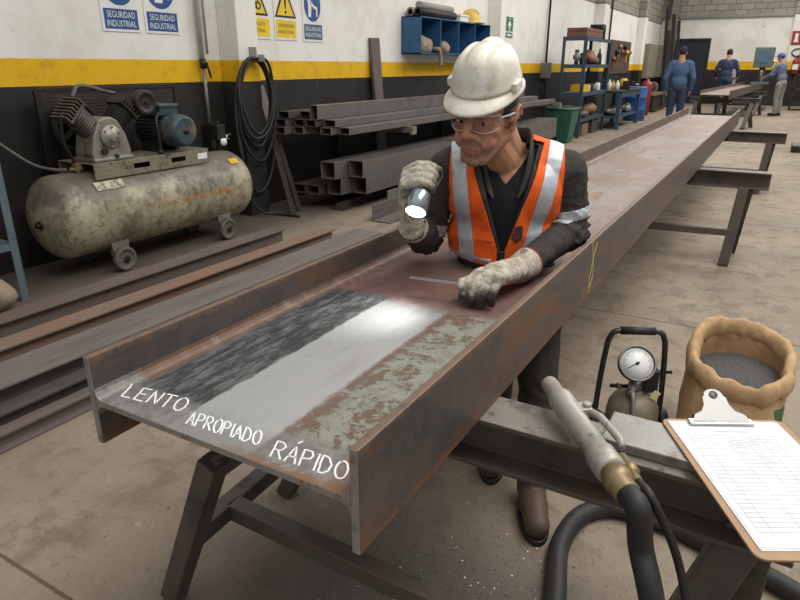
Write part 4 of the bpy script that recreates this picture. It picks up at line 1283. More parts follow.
# dead-man lever on the far side of the body, seen on the right
sd = Mg.to_3x3() @ V((0, 1, 0))
if sd.x < 0:
    sd = -sd
upv = V((0, 0, 1))
pa = ga + gd * (gl * 0.42) + sd * 0.03 + upv * 0.012
mb = MB().bar(ga + gd * gl * 0.36 + sd * 0.024 + upv * 0.010, ga + gd * gl * 0.46 + sd * 0.024 + upv * 0.010, 0.03, 0.02, upv).cyl(pa - upv * 0.012, pa + upv * 0.016, 0.009, 12)
mb.build('lever_pivot', m_gun, gun, bevel=0.003)
MB().tube([pa, pa + gd * 0.03 + sd * 0.016, pa + gd * 0.11 + sd * 0.02, pa + gd * 0.135 + sd * 0.012], [0.007, 0.008, 0.008, 0.006], 8).build('lever', m_gun, gun)
pc = gb + sd * 0.034 - gd * 0.04
MB().lathe([(0.008, 0), (0.012, 0.002), (0.012, 0.03), (0.015, 0.032), (0.015, 0.05), (0.009, 0.052), (0.009, 0.07)], pc, gd, 10).build('air_nipple', m_brass, gun)
# hoses
end = gb + gd * 0.062
hz = MB().tube(smooth_path([end, end + gd * 0.035 + V((0, 0, -0.002)), at(641, 548, d=1.06), at(650, 590, d=1.04), at(657, 640, d=1.06), at(662, 720, d=1.12), V((0.0, 0.70, 0.12)), V((0.06, 0.56, 0.028)), V((0.3, 0.44, 0.024))], 8), 0.021, 14).build('blast_hose', m_black, lab='thick black hose hanging from the blasting gun to the floor', cat='hose')
h1 = pc + gd * 0.071
MB().tube(smooth_path([h1, h1 + gd * 0.05, V((-0.015, 0.98, 0.60)), V((0.04, 0.93, 0.45)), V((0.11, 0.86, 0.25)), V((0.2, 0.8, 0.06)), V((0.36, 0.75, 0.0125))], 8), 0.0075, 10).build('control_hose', m_black, lab='thin black control hose beside the thick hose at the gun', cat='hose')
fl = [at(552, 640, z=0.03), at(556, 590, z=0.03), at(560, 545, z=0.03), at(580, 516, z=0.03), at(610, 508, z=0.03), at(650, 518, z=0.03), at(690, 535, z=0.03), at(740, 562, z=0.03), at(800, 596, z=0.03), at(860, 640, z=0.03)]
MB().tube(smooth_path(fl, 8), 0.03, 14).build('floor_hose', m_black, lab='thick black hose looping on the floor below the blasting gun', cat='hose')

# clipboard
zc_ = ZT + 0.0225
tl, bl = at(660, 420, z=zc_), at(757, 562, z=zc_)
vd = (bl - tl).normalized()
ud = V((-vd.y, vd.x, 0))
CW, CH = 0.245, (bl - tl).length
cbd = thing('clipboard', 'brown clipboard with white form sheets and a steel clip, lying on the near trestle', 'clipboard', (tl + ud * CW / 2 - vd * -CH / 2))


def cbp(u, v, z):
    return tl + ud * u + vd * v + V((0, 0, z))


def rrect(w, h_, r, n=5):
    out = []
    for cx_, cy_, a0 in ((w - r, r, -pi / 2), (w - r, h_ - r, 0), (r, h_ - r, pi / 2), (r, r, pi)):
        out += [(cx_ + r * math.cos(a0 + pi / 2 * i / n), cy_ + r * math.sin(a0 + pi / 2 * i / n)) for i in range(n + 1)]
    return out


MB().prism(rrect(CW, CH, 0.018), cbp(0, 0, 0), ud, vd, (0, 0, 0.004)).build('board', M('hardboard', (160, 126, 92), 0.55, 0, [((136, 102, 74), 8, 0.5, 0.7)]), cbd, bevel=0.0008)
m_paper = M('white_paper', (222, 223, 225), 0.75)
for i in range(3):
    du, dv = (0.012, 0.0105, 0.014)[i], (0.014, 0.011, 0.016)[i]
    MB().prism([(du, dv), (du + 0.216, dv), (du + 0.216 + 0.002 * i, CH - 0.022), (du + 0.003, CH - 0.018 - 0.003 * i)], cbp(0, 0, 0.0042 + i * 0.0007), ud, vd, (0, 0, 0.0006)).build('paper_sheet', m_paper, cbd)
ink = MB()
zi = 0.0042 + 2 * 0.0007 + 0.0007


def rule(u0, v0, u1, v1, w):
    a, b = cbp(u0, v0, zi), cbp(u1, v1, zi)
    ink.ribbon([a, b], w, (0, 0, 1), 0.00008)


random.seed(11)
v = 0.075
rule(0.09, 0.052, 0.155, 0.052, 0.002)
rows_v = [0.066 + 0.0115 * i for i in range(25)]
for i, v in enumerate(rows_v):
    rule(0.030, v, 0.214, v, 0.0008)
for u in (0.030, 0.052, 0.1, 0.135, 0.165, 0.190, 0.214):
    rule(u, rows_v[0], u, rows_v[-1], 0.0006)
ink.build('ruled_lines', M('grey_print', (140, 142, 148), 0.8), cbd)
ink = MB()
for i in range(0, 8):
    v = rows_v[i] + 0.0062
    for u0, u1 in ((0.032, 0.049), (0.055, 0.096), (0.104, 0.13), (0.139, 0.16), (0.169, 0.186)):
        if random.random() < 0.85 - 0.07 * i:
            u = u0
            w1 = u0 + (u1 - u0) * random.uniform(0.5, 1)
            pts = []
            while u < w1:
                pts.append(cbp(u, v + random.uniform(-0.0018, 0.0018), zi)); u += 0.0016
            if len(pts) > 2:
                ink.ribbon(pts, 0.0007, (0, 0, 1), 0.00008)
ink.build('handwriting', M('grey_ink', (92, 94, 104), 0.8), cbd)
cl = MB()
cu = CW * 0.46
cl.prism([(cu - 0.064, 0.012), (cu + 0.064, 0.012), (cu + 0.064, 0.032), (cu - 0.064, 0.032)], cbp(0, 0, 0.0072), ud, vd, (0, 0, 0.006))
clip_o = cl.build('clip', m_chrome, cbd, bevel=0.002)
lv = [(cu - 0.058, 0.026), (cu - 0.050, 0.010), (cu - 0.034, 0.002), (cu - 0.026, -0.012), (cu - 0.024, -0.03)]
ct = [(cu + 0.022 * math.cos(a), -0.034 - 0.016 * math.sin(a)) for a in [pi + pi * i / 8 for i in range(9)]]
ct = [(cu - 0.020 * math.cos(a), -0.034 - 0.016 * math.sin(a)) for a in [pi * i / 8 for i in range(9)]]
ps = lv + ct + [(2 * cu - a, b) for a, b in reversed(lv)]
up2 = (vd * 0.86 + V((0, 0, -0.5))).normalized()
o_ = cbp(0, 0.03, 0.013)
mb = MB().prism([(a, b - 0.03) for a, b in ps], o_, ud, up2, (ud.cross(up2)) * 0.0016)
mb.build('clip_lever', M('satin_nickel', (150, 150, 147), 0.4, 0.5), clip_o, bevel=0.0005)
ho = o_ + ud * cu + up2 * (-0.036 - 0.03)
nn = ud.cross(up2).normalized()
if nn.z < 0:
    nn = -nn
mb = MB().tube([ho + nn * 0.002 + ud * (0.0075 * math.cos(a)) + up2 * (0.0075 * math.sin(a)) for a in [2 * pi * i / 20 for i in range(20)]], 0.0012, 6, closed=True)
mb.lathe([(0.0072, 0.0), (0.0072, 0.0024), (0.0001, 0.0024)], ho, nn, 20)
mb.build('eyelet', m_plate, clip_o)
for s in (-1, 1):
    mb = MB().tube([cbp(cu + s * 0.045, 0.012, 0.012), cbp(cu + s * 0.045, 0.006, 0.016), cbp(cu + s * 0.045, -0.002, 0.012), cbp(cu + s * 0.045, -0.002, 0.005)], 0.002, 6)
    mb.build('spring_pin', m_dark, clip_o)

# ---------------------------------------------------------------- pressure gauge pot with tubular handle
gp = V((-0.295, 2.31, 0))
gr = thing('blast_pot', 'small portable pressure pot with a round dial gauge and black tubular handle on the floor', 'pressure pot', gp)
ru = V((math.cos(math.radians(26)), math.sin(math.radians(26)), 0))   # across the pot
rf = V((ru.y, -ru.x, 0))                                              # towards the viewer
m_pot = M('dusty_olive_pot', (122, 112, 92), 0.5, 0.1, [((92, 84, 70), 6, 0.5, 0.7), ((150, 138, 116), 14, 0.58, 0.72)], 0.15, 90)
mb = MB().lathe([(0.088, 0.03), (0.095, 0.04), (0.097, 0.14), (0.092, 0.175), (0.075, 0.205), (0.045, 0.222), (0.03, 0.225), (0.03, 0.235), (0.001, 0.235)], gp, (0, 0, 1), 32)
mb.lathe([(0.07, 0.0), (0.075, 0.03), (0.088, 0.035)], gp, (0, 0, 1), 32)
pot = mb.build('pot', m_pot, gr)
hb = gp - rf * 0.06
mb = MB().tube(smooth_path([hb - ru * 0.125 + V((0, 0, 0.05)), hb - ru * 0.122 + V((0, 0, 0.2)), hb - ru * 0.112 + V((0, 0, 0.36)), hb - ru * 0.10 + V((0, 0, 0.43)), hb - ru * 0.065 + V((0, 0, 0.455)), hb + ru * 0.065 + V((0, 0, 0.455)), hb + ru * 0.10 + V((0, 0, 0.43)), hb + ru * 0.112 + V((0, 0, 0.36)), hb + ru * 0.122 + V((0, 0, 0.2)), hb + ru * 0.125 + V((0, 0, 0.05))], 6), 0.011, 12)
hd = mb.build('handle', M('dark_chrome_tube', (72, 70, 66), 0.3, 0.6), gr)
MB().cyl(hb - ru * 0.065 + V((0, 0, 0.455)), hb + ru * 0.065 + V((0, 0, 0.455)), 0.0155, 16).build('grip', m_black, hd)
for s in (-1, 1):
    c0 = hb + ru * s * 0.135 + V((0, 0, 0.062))
    MB().lathe([(0.02, -0.018), (0.055, -0.018), (0.062, -0.010), (0.062, 0.010), (0.055, 0.018), (0.02, 0.018)], c0, ru, 24).build('wheel', m_black, gr)
    MB().bar(hb + ru * s * 0.12 + V((0, 0, 0.10)), gp + ru * s * 0.09 + V((0, 0, 0.10)), 0.02, 0.02).build('side_bracket', m_dark, gr)
MB().cyl(hb + ru * 0.09 + V((0, 0, 0.285)), hb + ru * 0.15 + V((0, 0, 0.285)), 0.007, 8).build('side_pin', m_dark, gr)
gax = (rf * 0.80 + V((0, 0, 0.60)) - ru * 0.0).normalized()
gc = gp + rf * 0.0 - ru * 0.008 + V((0, 0, 0.345))
gg = MB().lathe([(0.02, -0.03), (0.062, -0.03), (0.066, -0.02), (0.066, 0.004), (0.07, 0.006), (0.07, 0.014), (0.062, 0.015), (0.060, 0.008), (0.001, 0.008)], gc, gax, 36).build('gauge_case', m_dark, gr)
gu = V((0, 0, 1)) - gax * gax.z
gu.normalize()
gx_ = gu.cross(gax).normalized()
MB().lathe([(0.061, 0.0085), (0.061, 0.010), (0.0001, 0.010)], gc, gax, 36).build('dial_face', m_white, gg)
MB().tube([gc + gax * 0.013 + (gx_ * math.cos(a) + gu * math.sin(a)) * 0.066 for a in [2 * pi * i / 36 for i in range(36)]], 0.004, 8, closed=True).build('bezel', m_conduit, gg)
mb = MB()
for i in range(28):
    a = math.radians(225 - 270 * i / 27)
    d = gx_ * math.cos(a) + gu * math.sin(a)
    mb.bar(gc + gax * 0.0103 + d * (0.047 if i % 3 else 0.043), gc + gax * 0.0103 + d * 0.053, 0.0014, 0.0006, gax)
mb.build('scale_marks', m_signblack, gg)
mb = MB()
d = -(gx_ * math.cos(math.radians(28)) + gu * math.sin(math.radians(28)))
mb.bar(gc + gax * 0.012 - d * 0.012, gc + gax * 0.012 + d * 0.044, 0.0028, 0.001, gax).lathe([(0.006, 0.0105), (0.006, 0.014), (0.0001, 0.014)], gc, gax, 14)
mb.build('needle', m_signblack, gg)
b0 = gp + V((0, 0, 0.23)) + rf * 0.012
MB().cyl(gp + V((0, 0, 0.23)), gc - gax * 0.03, 0.012, 10).lathe([(0.02, 0), (0.02, 0.03), (0.015, 0.032)], gp + V((0, 0, 0.235)), (0, 0, 1), 6).build('gauge_stem', m_conduit, gr)
mb = MB().lathe([(0.019, 0), (0.019, 0.03), (0.014, 0.034), (0.014, 0.06)], gp + V((0, 0, 0.262)) + rf * 0.0 - ru * 0.012, (rf * 0.8 - ru * 0.25 - V((0, 0, 0.35))), 6)
q0 = gp + V((0, 0, 0.25)) + rf * 0.05 - ru * 0.025
mb.tube(smooth_path([q0, q0 + rf * 0.02 - V((0, 0, 0.02)), q0 + rf * 0.04 - V((0, 0, 0.07)), q0 + rf * 0.045 - V((0, 0, 0.14))], 6), 0.009, 8)
mb.build('outlet_pipe', m_conduit, gr)
mb = MB().cyl(gp + V((0, 0, 0.25)) - ru * 0.02, gp + V((0, 0, 0.25)) - ru * 0.095, 0.008, 8)
mb.build('side_valve', m_dark, gr)
MB().cyl(gp + V((0, 0, 0.25)) - ru * 0.055, gp + V((0, 0, 0.25)) - ru * 0.07, 0.012, 8).build('valve_ring', m_brass, gr)
MB().box(gp + V((0, 0, 0.275)) + ru * 0.055 - rf * 0.01, (0.05, 0.05, 0.09), Matrix.Rotation(math.radians(26), 4, 'Z')).build('control_box', m_black, gr, bevel=0.004)
MB().box(gp + V((0, 0, 0.232)) + ru * 0.065 + rf * 0.035, (0.026, 0.004, 0.034), Matrix.Rotation(math.radians(26), 4, 'Z') @ Matrix.Rotation(0.5, 4, 'Y')).build('hang_tag', M('cream_tag', (220, 208, 160), 0.7), gr, lab='small cream tag')

# ---------------------------------------------------------------- paper sack of grit
SX, SY = 0.022, 2.40
t = NT('kraft_paper')
nA = t.noise(9, 7, 0.7); nB = t.noise(34, 6, 0.7)
c = t.mix(t.step(nA, 0.38, 0.62), (196, 162, 122), (174, 140, 102))
c = t.mix(t.step(nB, 0.56, 0.7, 0, 0.6), c, (150, 120, 88))
t.bump(t.math('ADD', nA, t.math('MULTIPLY', nB, 0.5)), 0.6, 0.012)
m_kraft = t.done(c, 0.75, 0, 0.3)
m_kraft_in = M('kraft_paper_inside', (168, 134, 98), 0.8, 0, [((136, 106, 78), 8, 0.5, 0.7)], 0.5, 30, 0.008)
sk = thing('paper_sack', 'open brown paper sack of dark blasting grit with a rolled rim, on the floor', 'sack', (SX, SY, 0))


def sack_r(a, f):
    """horizontal outline: rounded rectangle, crumpled"""
    ex = 2.6 + 0.4 * (1 - f)
    ca, sa = math.cos(a), math.sin(a)
    r = 1 / ((abs(ca) / 0.163) ** ex + (abs(sa) / 0.150) ** ex) ** (1 / ex)
    return r


def sack_pt(a, f, grow=1.0, dz=0):
    ca, sa = math.cos(a), math.sin(a)
    bul = 0.90 + 0.16 * math.sin(min(f * 1.15, 1) * pi * 0.85)
    r = sack_r(a, f) * bul * grow
    q = V((ca * 2.2, sa * 2.2, f * 3.2))
    r *= 1 + 0.018 * (1 - abs(noise.noise(q * 1.2)) * 3) * min(f * 3, 1) + 0.05 * noise.noise(q) + 0.025 * noise.noise(q * 3.1) - 0.02 * abs(noise.noise(V((a * 3.0, f * 9, 2))))
    top = 0.405 + 0.065 * sa - 0.015 * ca + 0.012 * noise.noise(V((ca * 2, sa * 2, 9)))
    x, y = SX + r * ca, SY + r * sa
    return V((x + 0.01 * f, y + 0.03 * f, f * top + dz))


NA = 96
vs, fs = [], []
lev = [0, 0.01, 0.05, 0.12, 0.2, 0.28, 0.36, 0.44, 0.52, 0.6, 0.68, 0.76, 0.84, 0.9, 0.95, 1.0]
for f in lev:
    for k in range(NA):
        vs.append(sack_pt(2 * pi * k / NA, f, 0.9 if f == 0 else 1.0))
for i in range(len(lev) - 1):
    for k in range(NA):
        l = (k + 1) % NA
        fs.append((i * NA + k, i * NA + l, (i + 1) * NA + l, (i + 1) * NA + k))
fs.append(list(range(NA - 1, -1, -1)))
mb = MB(); mb.add(vs, fs, True)
bag = mb.build('bag', m_kraft, sk)
# green print panel at the right front corner
tri = [(a, b, c_, d_) for a, b, c_, d_ in fs[:-1]]
mb = MB()
pv, pf = [], []
ks = [k for k in range(NA) if math.radians(-38) < ((2 * pi * k / NA + pi) % (2 * pi)) - pi < math.radians(-18)]
for f in lev[4:12]:
    for k in ks:
        pv.append(sack_pt(2 * pi * k / NA, f, 1.012))
n = len(ks)
for i in range(7):
    for k in range(n - 1):
        pf.append((i * n + k, i * n + k + 1, (i + 1) * n + k + 1, (i + 1) * n + k))
mb.add(pv, pf, True)
mb.build('printed_band', M('green_print', (70, 100, 62), 0.75, 0, [((190, 190, 170), 26, 0.6, 0.63)]), bag, lab='green printed band')
# rolled rim: a thick crumpled roll folded over the outside
path_n = 96
vs, fs = [], []
SEG = 12
for k in range(path_n):
    a = 2 * pi * k / path_n
    p = sack_pt(a, 1.0)
    cdir = V((math.cos(a), math.sin(a), 0))
    rr_ = 0.034 + 0.010 * noise.noise(V((math.cos(a) * 2.5, math.sin(a) * 2.5, 4))) + 0.006 * noise.noise(V((math.cos(a) * 6, math.sin(a) * 6, 1)))
    for j in range(SEG):
        b = 2 * pi * j / SEG
        wob_ = 1 + 0.24 * noise.noise(V((math.cos(a) * 4, math.sin(a) * 4, j * 0.9)))
        vs.append(p + cdir * (math.cos(b) * rr_ * 0.62 * wob_) + V((0, 0, math.sin(b) * rr_ * 1.15 * wob_ - 0.012)))
for k in range(path_n):
    l = (k + 1) % path_n
    for j in range(SEG):
        m_ = (j + 1) % SEG
        fs.append((k * SEG + j, l * SEG + j, l * SEG + m_, k * SEG + m_))
mb = MB(); mb.add(vs, fs, True)
mb.build('rolled_rim', m_kraft, sk)
# inside wall and grit
vs, fs = [], []
for i, (f, g) in enumerate(((1.0, 0.93), (0.9, 0.90), (0.8, 0.88), (0.70, 0.88), (0.62, 0.88))):
    for k in range(NA):
        vs.append(sack_pt(2 * pi * k / NA, f, g))
for i in range(4):
    for k in range(NA):
        l = (k + 1) % NA
        fs.append((i * NA + l, i * NA + k, (i + 1) * NA + k, (i + 1) * NA + l))
mb = MB(); mb.add(vs, fs, True)
mb.build('inner_lining', m_kraft_in, sk)
t = NT('black_grit')
v_ = t.noise(420, 2, 0.6)
c = t.mix(t.step(v_, 0.4, 0.62), (52, 51, 50), (112, 110, 106))
t.bump(v_, 0.8, 0.003)
m_grit = t.done(c, 0.55, 0.2)
vs, fs = [], []
for g in (1.0, 0.7, 0.4, 0.001):
    for k in range(NA):
        p = sack_pt(2 * pi * k / NA, 0.75, 0.89)
        c0 = V((SX + 0.008, SY + 0.022, 0.305))
        q = c0.lerp(p, g)
        q.z = 0.312 + 0.05 * math.sin(2 * pi * k / NA) * g + 0.02 * (1 - g)
        vs.append(q)
for i in range(3):
    for k in range(NA):
        l = (k + 1) % NA
        fs.append((i * NA + k, i * NA + l, (i + 1) * NA + l, (i + 1) * NA + k))
mb = MB(); mb.add(vs, fs, True)
tag(mb.build('grit_filling', m_grit, sk), kind='stuff')
# grit scattered on the floor around the working end
random.seed(3)
mb = MB()
for i in range(3600):
    a = random.uniform(0, 2 * pi)
    r = abs(random.gauss(0, 1))
    x = -0.62 + math.cos(a) * r * 0.42
    y = 1.12 + math.sin(a) * r * 0.42
    s = random.uniform(0.001, 0.0032)
    if i % 40 == 0:
        s *= 1.8
    Mx = Matrix.Translation((x, y, s * 0.6)) @ Euler((random.random() * 3, random.random() * 3, 0)).to_matrix().to_4x4()
    mb.add([V((0, 0, 1)) * s, V((1, 0, -0.4)) * s, V((-0.5, 0.87, -0.4)) * s, V((-0.5, -0.87, -0.4)) * s], [(0, 1, 2), (0, 2, 3), (0, 3, 1), (1, 3, 2)], False, Mx)
o_ = mb.build('spilled_grit', M('shiny_grit', (150, 148, 144), 0.3, 0.6), loc=V((-0.62, 1.12, 0)))
tag(o_, 'dark metal grit and chips scattered on the floor under the beam end', 'grit', kind='stuff')
# ---------------------------------------------------------------- far left: shelves, bin, workbench and the rest
sv = thing('storage_shelf', 'blue steel shelf unit with four shelves of tools and parts against the left wall', 'shelf', (-3.72, 14.3, 0))
X0, X1, Y0, Y1, HT = -3.98, -3.5, 13.35, 15.45, 1.95
for x in (X0, X1):
    for y in (Y0, Y1):
        sx, sy = (1 if x == X0 else -1), (1 if y == Y0 else -1)
        xa, xb = sorted((x, x + sx * 0.06)); ya, yb = sorted((y, y + sy * 0.008))
        xc, xd = sorted((x, x + sx * 0.008)); yc, yd = sorted((y, y + sy * 0.06))
        MB().boxab((xa, ya, 0), (xb, yb, HT)).boxab((xc, yc, 0), (xd, yd, HT)).build('post', m_blue, sv)
SH = [0.36, 0.87, 1.41, HT - 0.03]
for z in SH:
    MB().boxab((X0 + 0.008, Y0 + 0.008, z), (X1 - 0.008, Y1 - 0.008, z + 0.02)).boxab((X1 - 0.02, Y0 + 0.008, z - 0.05), (X1 - 0.008, Y1 - 0.008, z)).boxab((X0 + 0.01, Y0 + 0.008, z - 0.05), (X1 - 0.01, Y0 + 0.02, z)).build('shelf_board', m_blue, sv)
GS = 'things on the blue shelf unit'


def gear(lab, c, r, mat, n=12, name='machine_part', cat='machine part', teeth=0):
    mb = MB()
    x, y, z = c
    mb.lathe([(r * 0.3, -r * 0.3), (r, -r * 0.3), (r, r * 0.3), (r * 0.3, r * 0.3), (r * 0.3, -r * 0.3)], (x, y, z + r), (1, 0.3, 0), n)
    mb.cyl((x - r * 0.5, y - r * 0.15, z + r), (x + r * 0.5, y + r * 0.15, z + r), r * 0.3, 10)
    return mb.build(name, mat, lab=lab, cat=cat, group=GS)


def crate(name, lab, a, b, mat, group=GS, cat='box', th=0.012):
    mb = MB()
    (x0, y0, z0), (x1, y1, z1) = a, b
    mb.boxab((x0, y0, z0), (x1, y1, z0 + th)).boxab((x0, y0, z0), (x0 + th, y1, z1)).boxab((x1 - th, y0, z0), (x1, y1, z1)).boxab((x0, y0, z0), (x1, y0 + th, z1)).boxab((x0, y1 - th, z0), (x1, y1, z1))
    return mb.build(name, mat, lab=lab, cat=cat, group=group, bevel=0.004)


m_rustp = M('rusty_part', (136, 82, 56), 0.6, 0.2, [((90, 60, 46), 8, 0.5, 0.66)], 0.2, 60)
m_brownbox = M('brown_red_case', (112, 74, 62), 0.6, 0, [((84, 60, 52), 6, 0.5, 0.7)])
zt = HT - 0.01
r = thing('tool_case', 'long brown red case lying on top of the blue shelf unit', 'case', (-3.72, 13.9, zt), 0, GS)
MB().boxab((-3.93, 13.4, zt), (-3.53, 14.7, zt + 0.10)).build('case_bottom', m_brownbox, r, bevel=0.01)
MB().boxab((-3.93, 13.4, zt + 0.104), (-3.53, 14.7, zt + 0.17)).build('case_lid', m_brownbox, r, bevel=0.01)
mb = MB().cyl((-3.85, 15.0, zt + 0.16), (-3.6, 15.1, zt + 0.16), 0.14, 18)
for k in range(5):
    mb.boxab((-3.86 + k * 0.06, 14.88, zt), (-3.84 + k * 0.06, 15.2, zt + 0.3))
mb.boxab((-3.84, 14.9, zt), (-3.6, 15.2, zt + 0.06))
mb.build('small_motor', m_dark, lab='dark old motor on top of the blue shelf unit', cat='motor', group=GS)
z3, z2, z1 = SH[2] + 0.02, SH[1] + 0.02, SH[0] + 0.02
gear('grey round machine part at the left of the upper blue shelf', (-3.75, 13.62, z3), 0.14, m_alu)
gear('dark round machine part on the upper blue shelf, second from left', (-3.75, 13.98, z3), 0.11, m_dark)
lump('casting', 'rust red lumpy casting in the middle of the upper blue shelf', 'casting', (-3.7, 14.35, z3), (0.13, 0.2, 0.15), m_rustp, 2.2, 0.5, GS)
lump('casting', 'brown casting on the upper blue shelf right of the red one', 'casting', (-3.7, 14.78, z3), (0.11, 0.16, 0.10), m_scale, 4.9, 0.5, GS)
mb = MB().lathe([(0.05, 0), (0.055, 0.02), (0.05, 0.2), (0.02, 0.26), (0.018, 0.32), (0.001, 0.33)], (-3.68, 15.2, z3), (0, 0, 1), 14)
mb.build('spray_can', m_dark, lab='dark bottle at the right end of the upper blue shelf', cat='bottle', group=GS)
crate('parts_bin', 'yellow plastic parts bin on the middle blue shelf', (-3.82, 13.6, z2), (-3.55, 14.1, z2 + 0.15), m_yel)
for k, (y, mm, lab) in enumerate(((14.3, m_white, 'white can on the middle blue shelf right of the yellow bin'), (14.52, m_dark, 'dark can on the middle blue shelf beside the white can'), (14.9, m_alu, 'grey tin on the middle blue shelf'), (15.15, m_white, 'pale tin at the right end of the middle blue shelf'))):
    MB().lathe([(0.06, 0), (0.065, 0.01), (0.062, 0.11 + 0.03 * (k % 2)), (0.05, 0.13 + 0.03 * (k % 2)), (0.001, 0.13 + 0.03 * (k % 2))], (-3.65, y, z2), (0, 0, 1), 14).build('tin_can', mm, lab=lab, cat='can', group=GS)
lump('scrap_parts', 'heap of small dark parts on the lowest blue shelf, left', 'parts', (-3.7, 13.9, z1), (0.16, 0.3, 0.1), m_scale, 7.7, 0.6, GS)
lump('scrap_parts', 'heap of small brown parts on the lowest blue shelf, right', 'parts', (-3.7, 14.8, z1), (0.16, 0.3, 0.13), m_wood, 8.8, 0.6, GS)
crate('floor_crate', 'brown crate on the floor under the blue shelf unit, near end', (-3.85, 13.8, 0), (-3.55, 14.3, 0.26), m_wood)
crate('floor_crate', 'brown crate on the floor under the blue shelf unit, far end', (-3.85, 14.6, 0), (-3.55, 15.2, 0.28), m_scale)

# green bin
gb_ = thing('rubbish_bin', 'green plastic rubbish bin with a black bag beside the blue shelf unit', 'bin', (-3.62, 12.55, 0))


def taper(mb, c, w0, w1, z0, z1, n=4):
    x, y = c
    vs = []
    for w, z in ((w0, z0), (w1, z1)):
        vs += [(x - w, y - w, z), (x + w, y - w, z), (x + w, y + w, z), (x - w, y + w, z)]
    mb.add(vs, [(3, 2, 1, 0), (4, 5, 6, 7), (0, 1, 5, 4), (1, 2, 6, 5), (2, 3, 7, 6), (3, 0, 4, 7)])


mb = MB(); taper(mb, (-3.62, 12.55), 0.17, 0.26, 0, 0.64)
mb.build('bin_body', m_green, gb_, bevel=0.02)
mb = MB()
mb.tube([(-3.62 + sx * 0.262, 12.55 + sy * 0.262, 0.635) for sx, sy in ((-1, -1), (1, -1), (1, 1), (-1, 1))], 0.022, 8, closed=True)
mb.build('bin_rim', m_green, gb_)
mb = MB().ell((-3.62, 12.55, 0.64), (0.27, 0.27, 0.05), None, 24, 8)
mb.v = [p + V((0, 0, 0.03 * noise.noise(p * 9))) for p in mb.v]
mb.build('bin_bag', m_black, gb_)
# conduit and switch box on the wall next to the shelf
sw = thing('switch_box', 'grey switch box with its conduit on the wall left of the blue shelf unit', 'switch box', (XW, 14.1, 1.1))
MB().boxab((XW, 13.95, 1.15), (XW + 0.12, 14.35, 1.47)).build('box', m_conduit, sw, bevel=0.01)
MB().cyl((XW + 0.05, 14.15, 1.47), (XW + 0.05, 14.15, 5.0), 0.022, 10).build('conduit', m_dark, sw)
MB().tube(smooth_path([(XW + 0.06, 14.15, 1.15), (XW + 0.07, 14.16, 0.8), (XW + 0.06, 14.2, 0.4), (XW + 0.06, 14.2, 0.01)], 5), 0.022, 8).build('cable', m_black, sw)
MB().cyl((XW + 0.04, 19.75, 1.2), (XW + 0.04, 19.75, 5.0), 0.025, 10).boxab((XW, 19.65, 1.1), (XW + 0.1, 19.9, 1.35)).build('wall_conduit', m_dark, lab='dark conduit running up the wall above the workbench', cat='conduit')

# workbench
wb = thing('workbench', 'blue steel workbench with a lower shelf, right of the blue shelf unit', 'workbench', (-3.5, 16.8, 0))
bx0, bx1, by0, by1, bh = -3.9, -3.2, 15.65, 18.0, 0.86
MB().boxab((bx0, by0, bh - 0.05), (bx1, by1, bh)).build('bench_top', m_dark, wb, bevel=0.005)
MB().boxab((bx1 - 0.02, by0, bh - 0.14), (bx1 - 0.003, by1, bh - 0.05)).build('apron', m_blue, wb)
for x in (bx0 + 0.05, bx1 - 0.05):
    for y in (by0 + 0.05, by1 - 0.05):
        MB().boxab((x - 0.045, y - 0.045, 0), (x + 0.045, y + 0.045, bh - 0.05)).build('leg', m_blue, wb, bevel=0.004)
MB().boxab((bx0 + 0.02, by0 + 0.02, 0.26), (bx1 - 0.02, by1 - 0.02, 0.30)).build('lower_shelf', m_blue, wb)
GW = 'things on the workbench'
for k, (x, y, r, h_, mm, lab) in enumerate(((-3.55, 15.9, 0.05, 0.24, m_white, 'white bottle on the near end of the workbench'), (-3.42, 16.15, 0.05, 0.22, m_white, 'second white bottle on the workbench, right of the first'), (-3.6, 16.5, 0.045, 0.20, m_yel, 'yellow bottle on the workbench'))):
    MB().lathe([(r, 0), (r, h_ * 0.7), (r * 0.4, h_ * 0.85), (r * 0.4, h_), (0.001, h_)], (x, y, bh), (0, 0, 1), 14).build('bottle', mm, lab=lab, cat='bottle', group=GW)
vr = thing('bench_vice', 'dark bench vice in the middle of the workbench', 'vice', (-3.4, 16.95, bh), 0, GW)
MB().boxab((-3.5, 16.85, bh), (-3.3, 17.05, bh + 0.08)).boxab((-3.46, 16.9, bh + 0.08), (-3.34, 17.0, bh + 0.2)).build('vice_body', m_dark, vr, bevel=0.01)
MB().boxab((-3.30, 16.88, bh + 0.1), (-3.2, 17.02, bh + 0.2)).build('vice_jaw', m_dark, vr, bevel=0.008)
MB().cyl((-3.2, 16.95, bh + 0.12), (-3.1, 16.95, bh + 0.12), 0.018, 8).cyl((-3.11, 16.85, bh + 0.12), (-3.11, 17.05, bh + 0.12), 0.01, 8).build('vice_handle', m_chrome, vr)
mb = MB().lathe([(0.09, 0), (0.1, 0.02), (0.1, 0.16), (0.07, 0.24), (0.001, 0.25)], (-3.55, 17.45, bh), (0, 0, 1), 16)
mb.build('drill_body', m_yel, lab='yellow power tool on the far end of the workbench', cat='tool', group=GW)
crate('tool_crate', 'dark metal tool crate at the back of the workbench', (-3.88, 16.6, bh), (-3.66, 17.9, bh + 0.2), m_dark, GW)
for k, (y, lab) in enumerate(((16.1, 'left'), (16.8, 'middle'), (17.5, 'right'))):
    lump('scrap_parts', 'heap of grey metal parts on the %s of the workbench lower shelf' % lab, 'parts', (-3.5, y, 0.30), (0.2, 0.25, 0.12), (m_alu, m_scale, m_alu)[k], 11 + k, 0.6, GW)

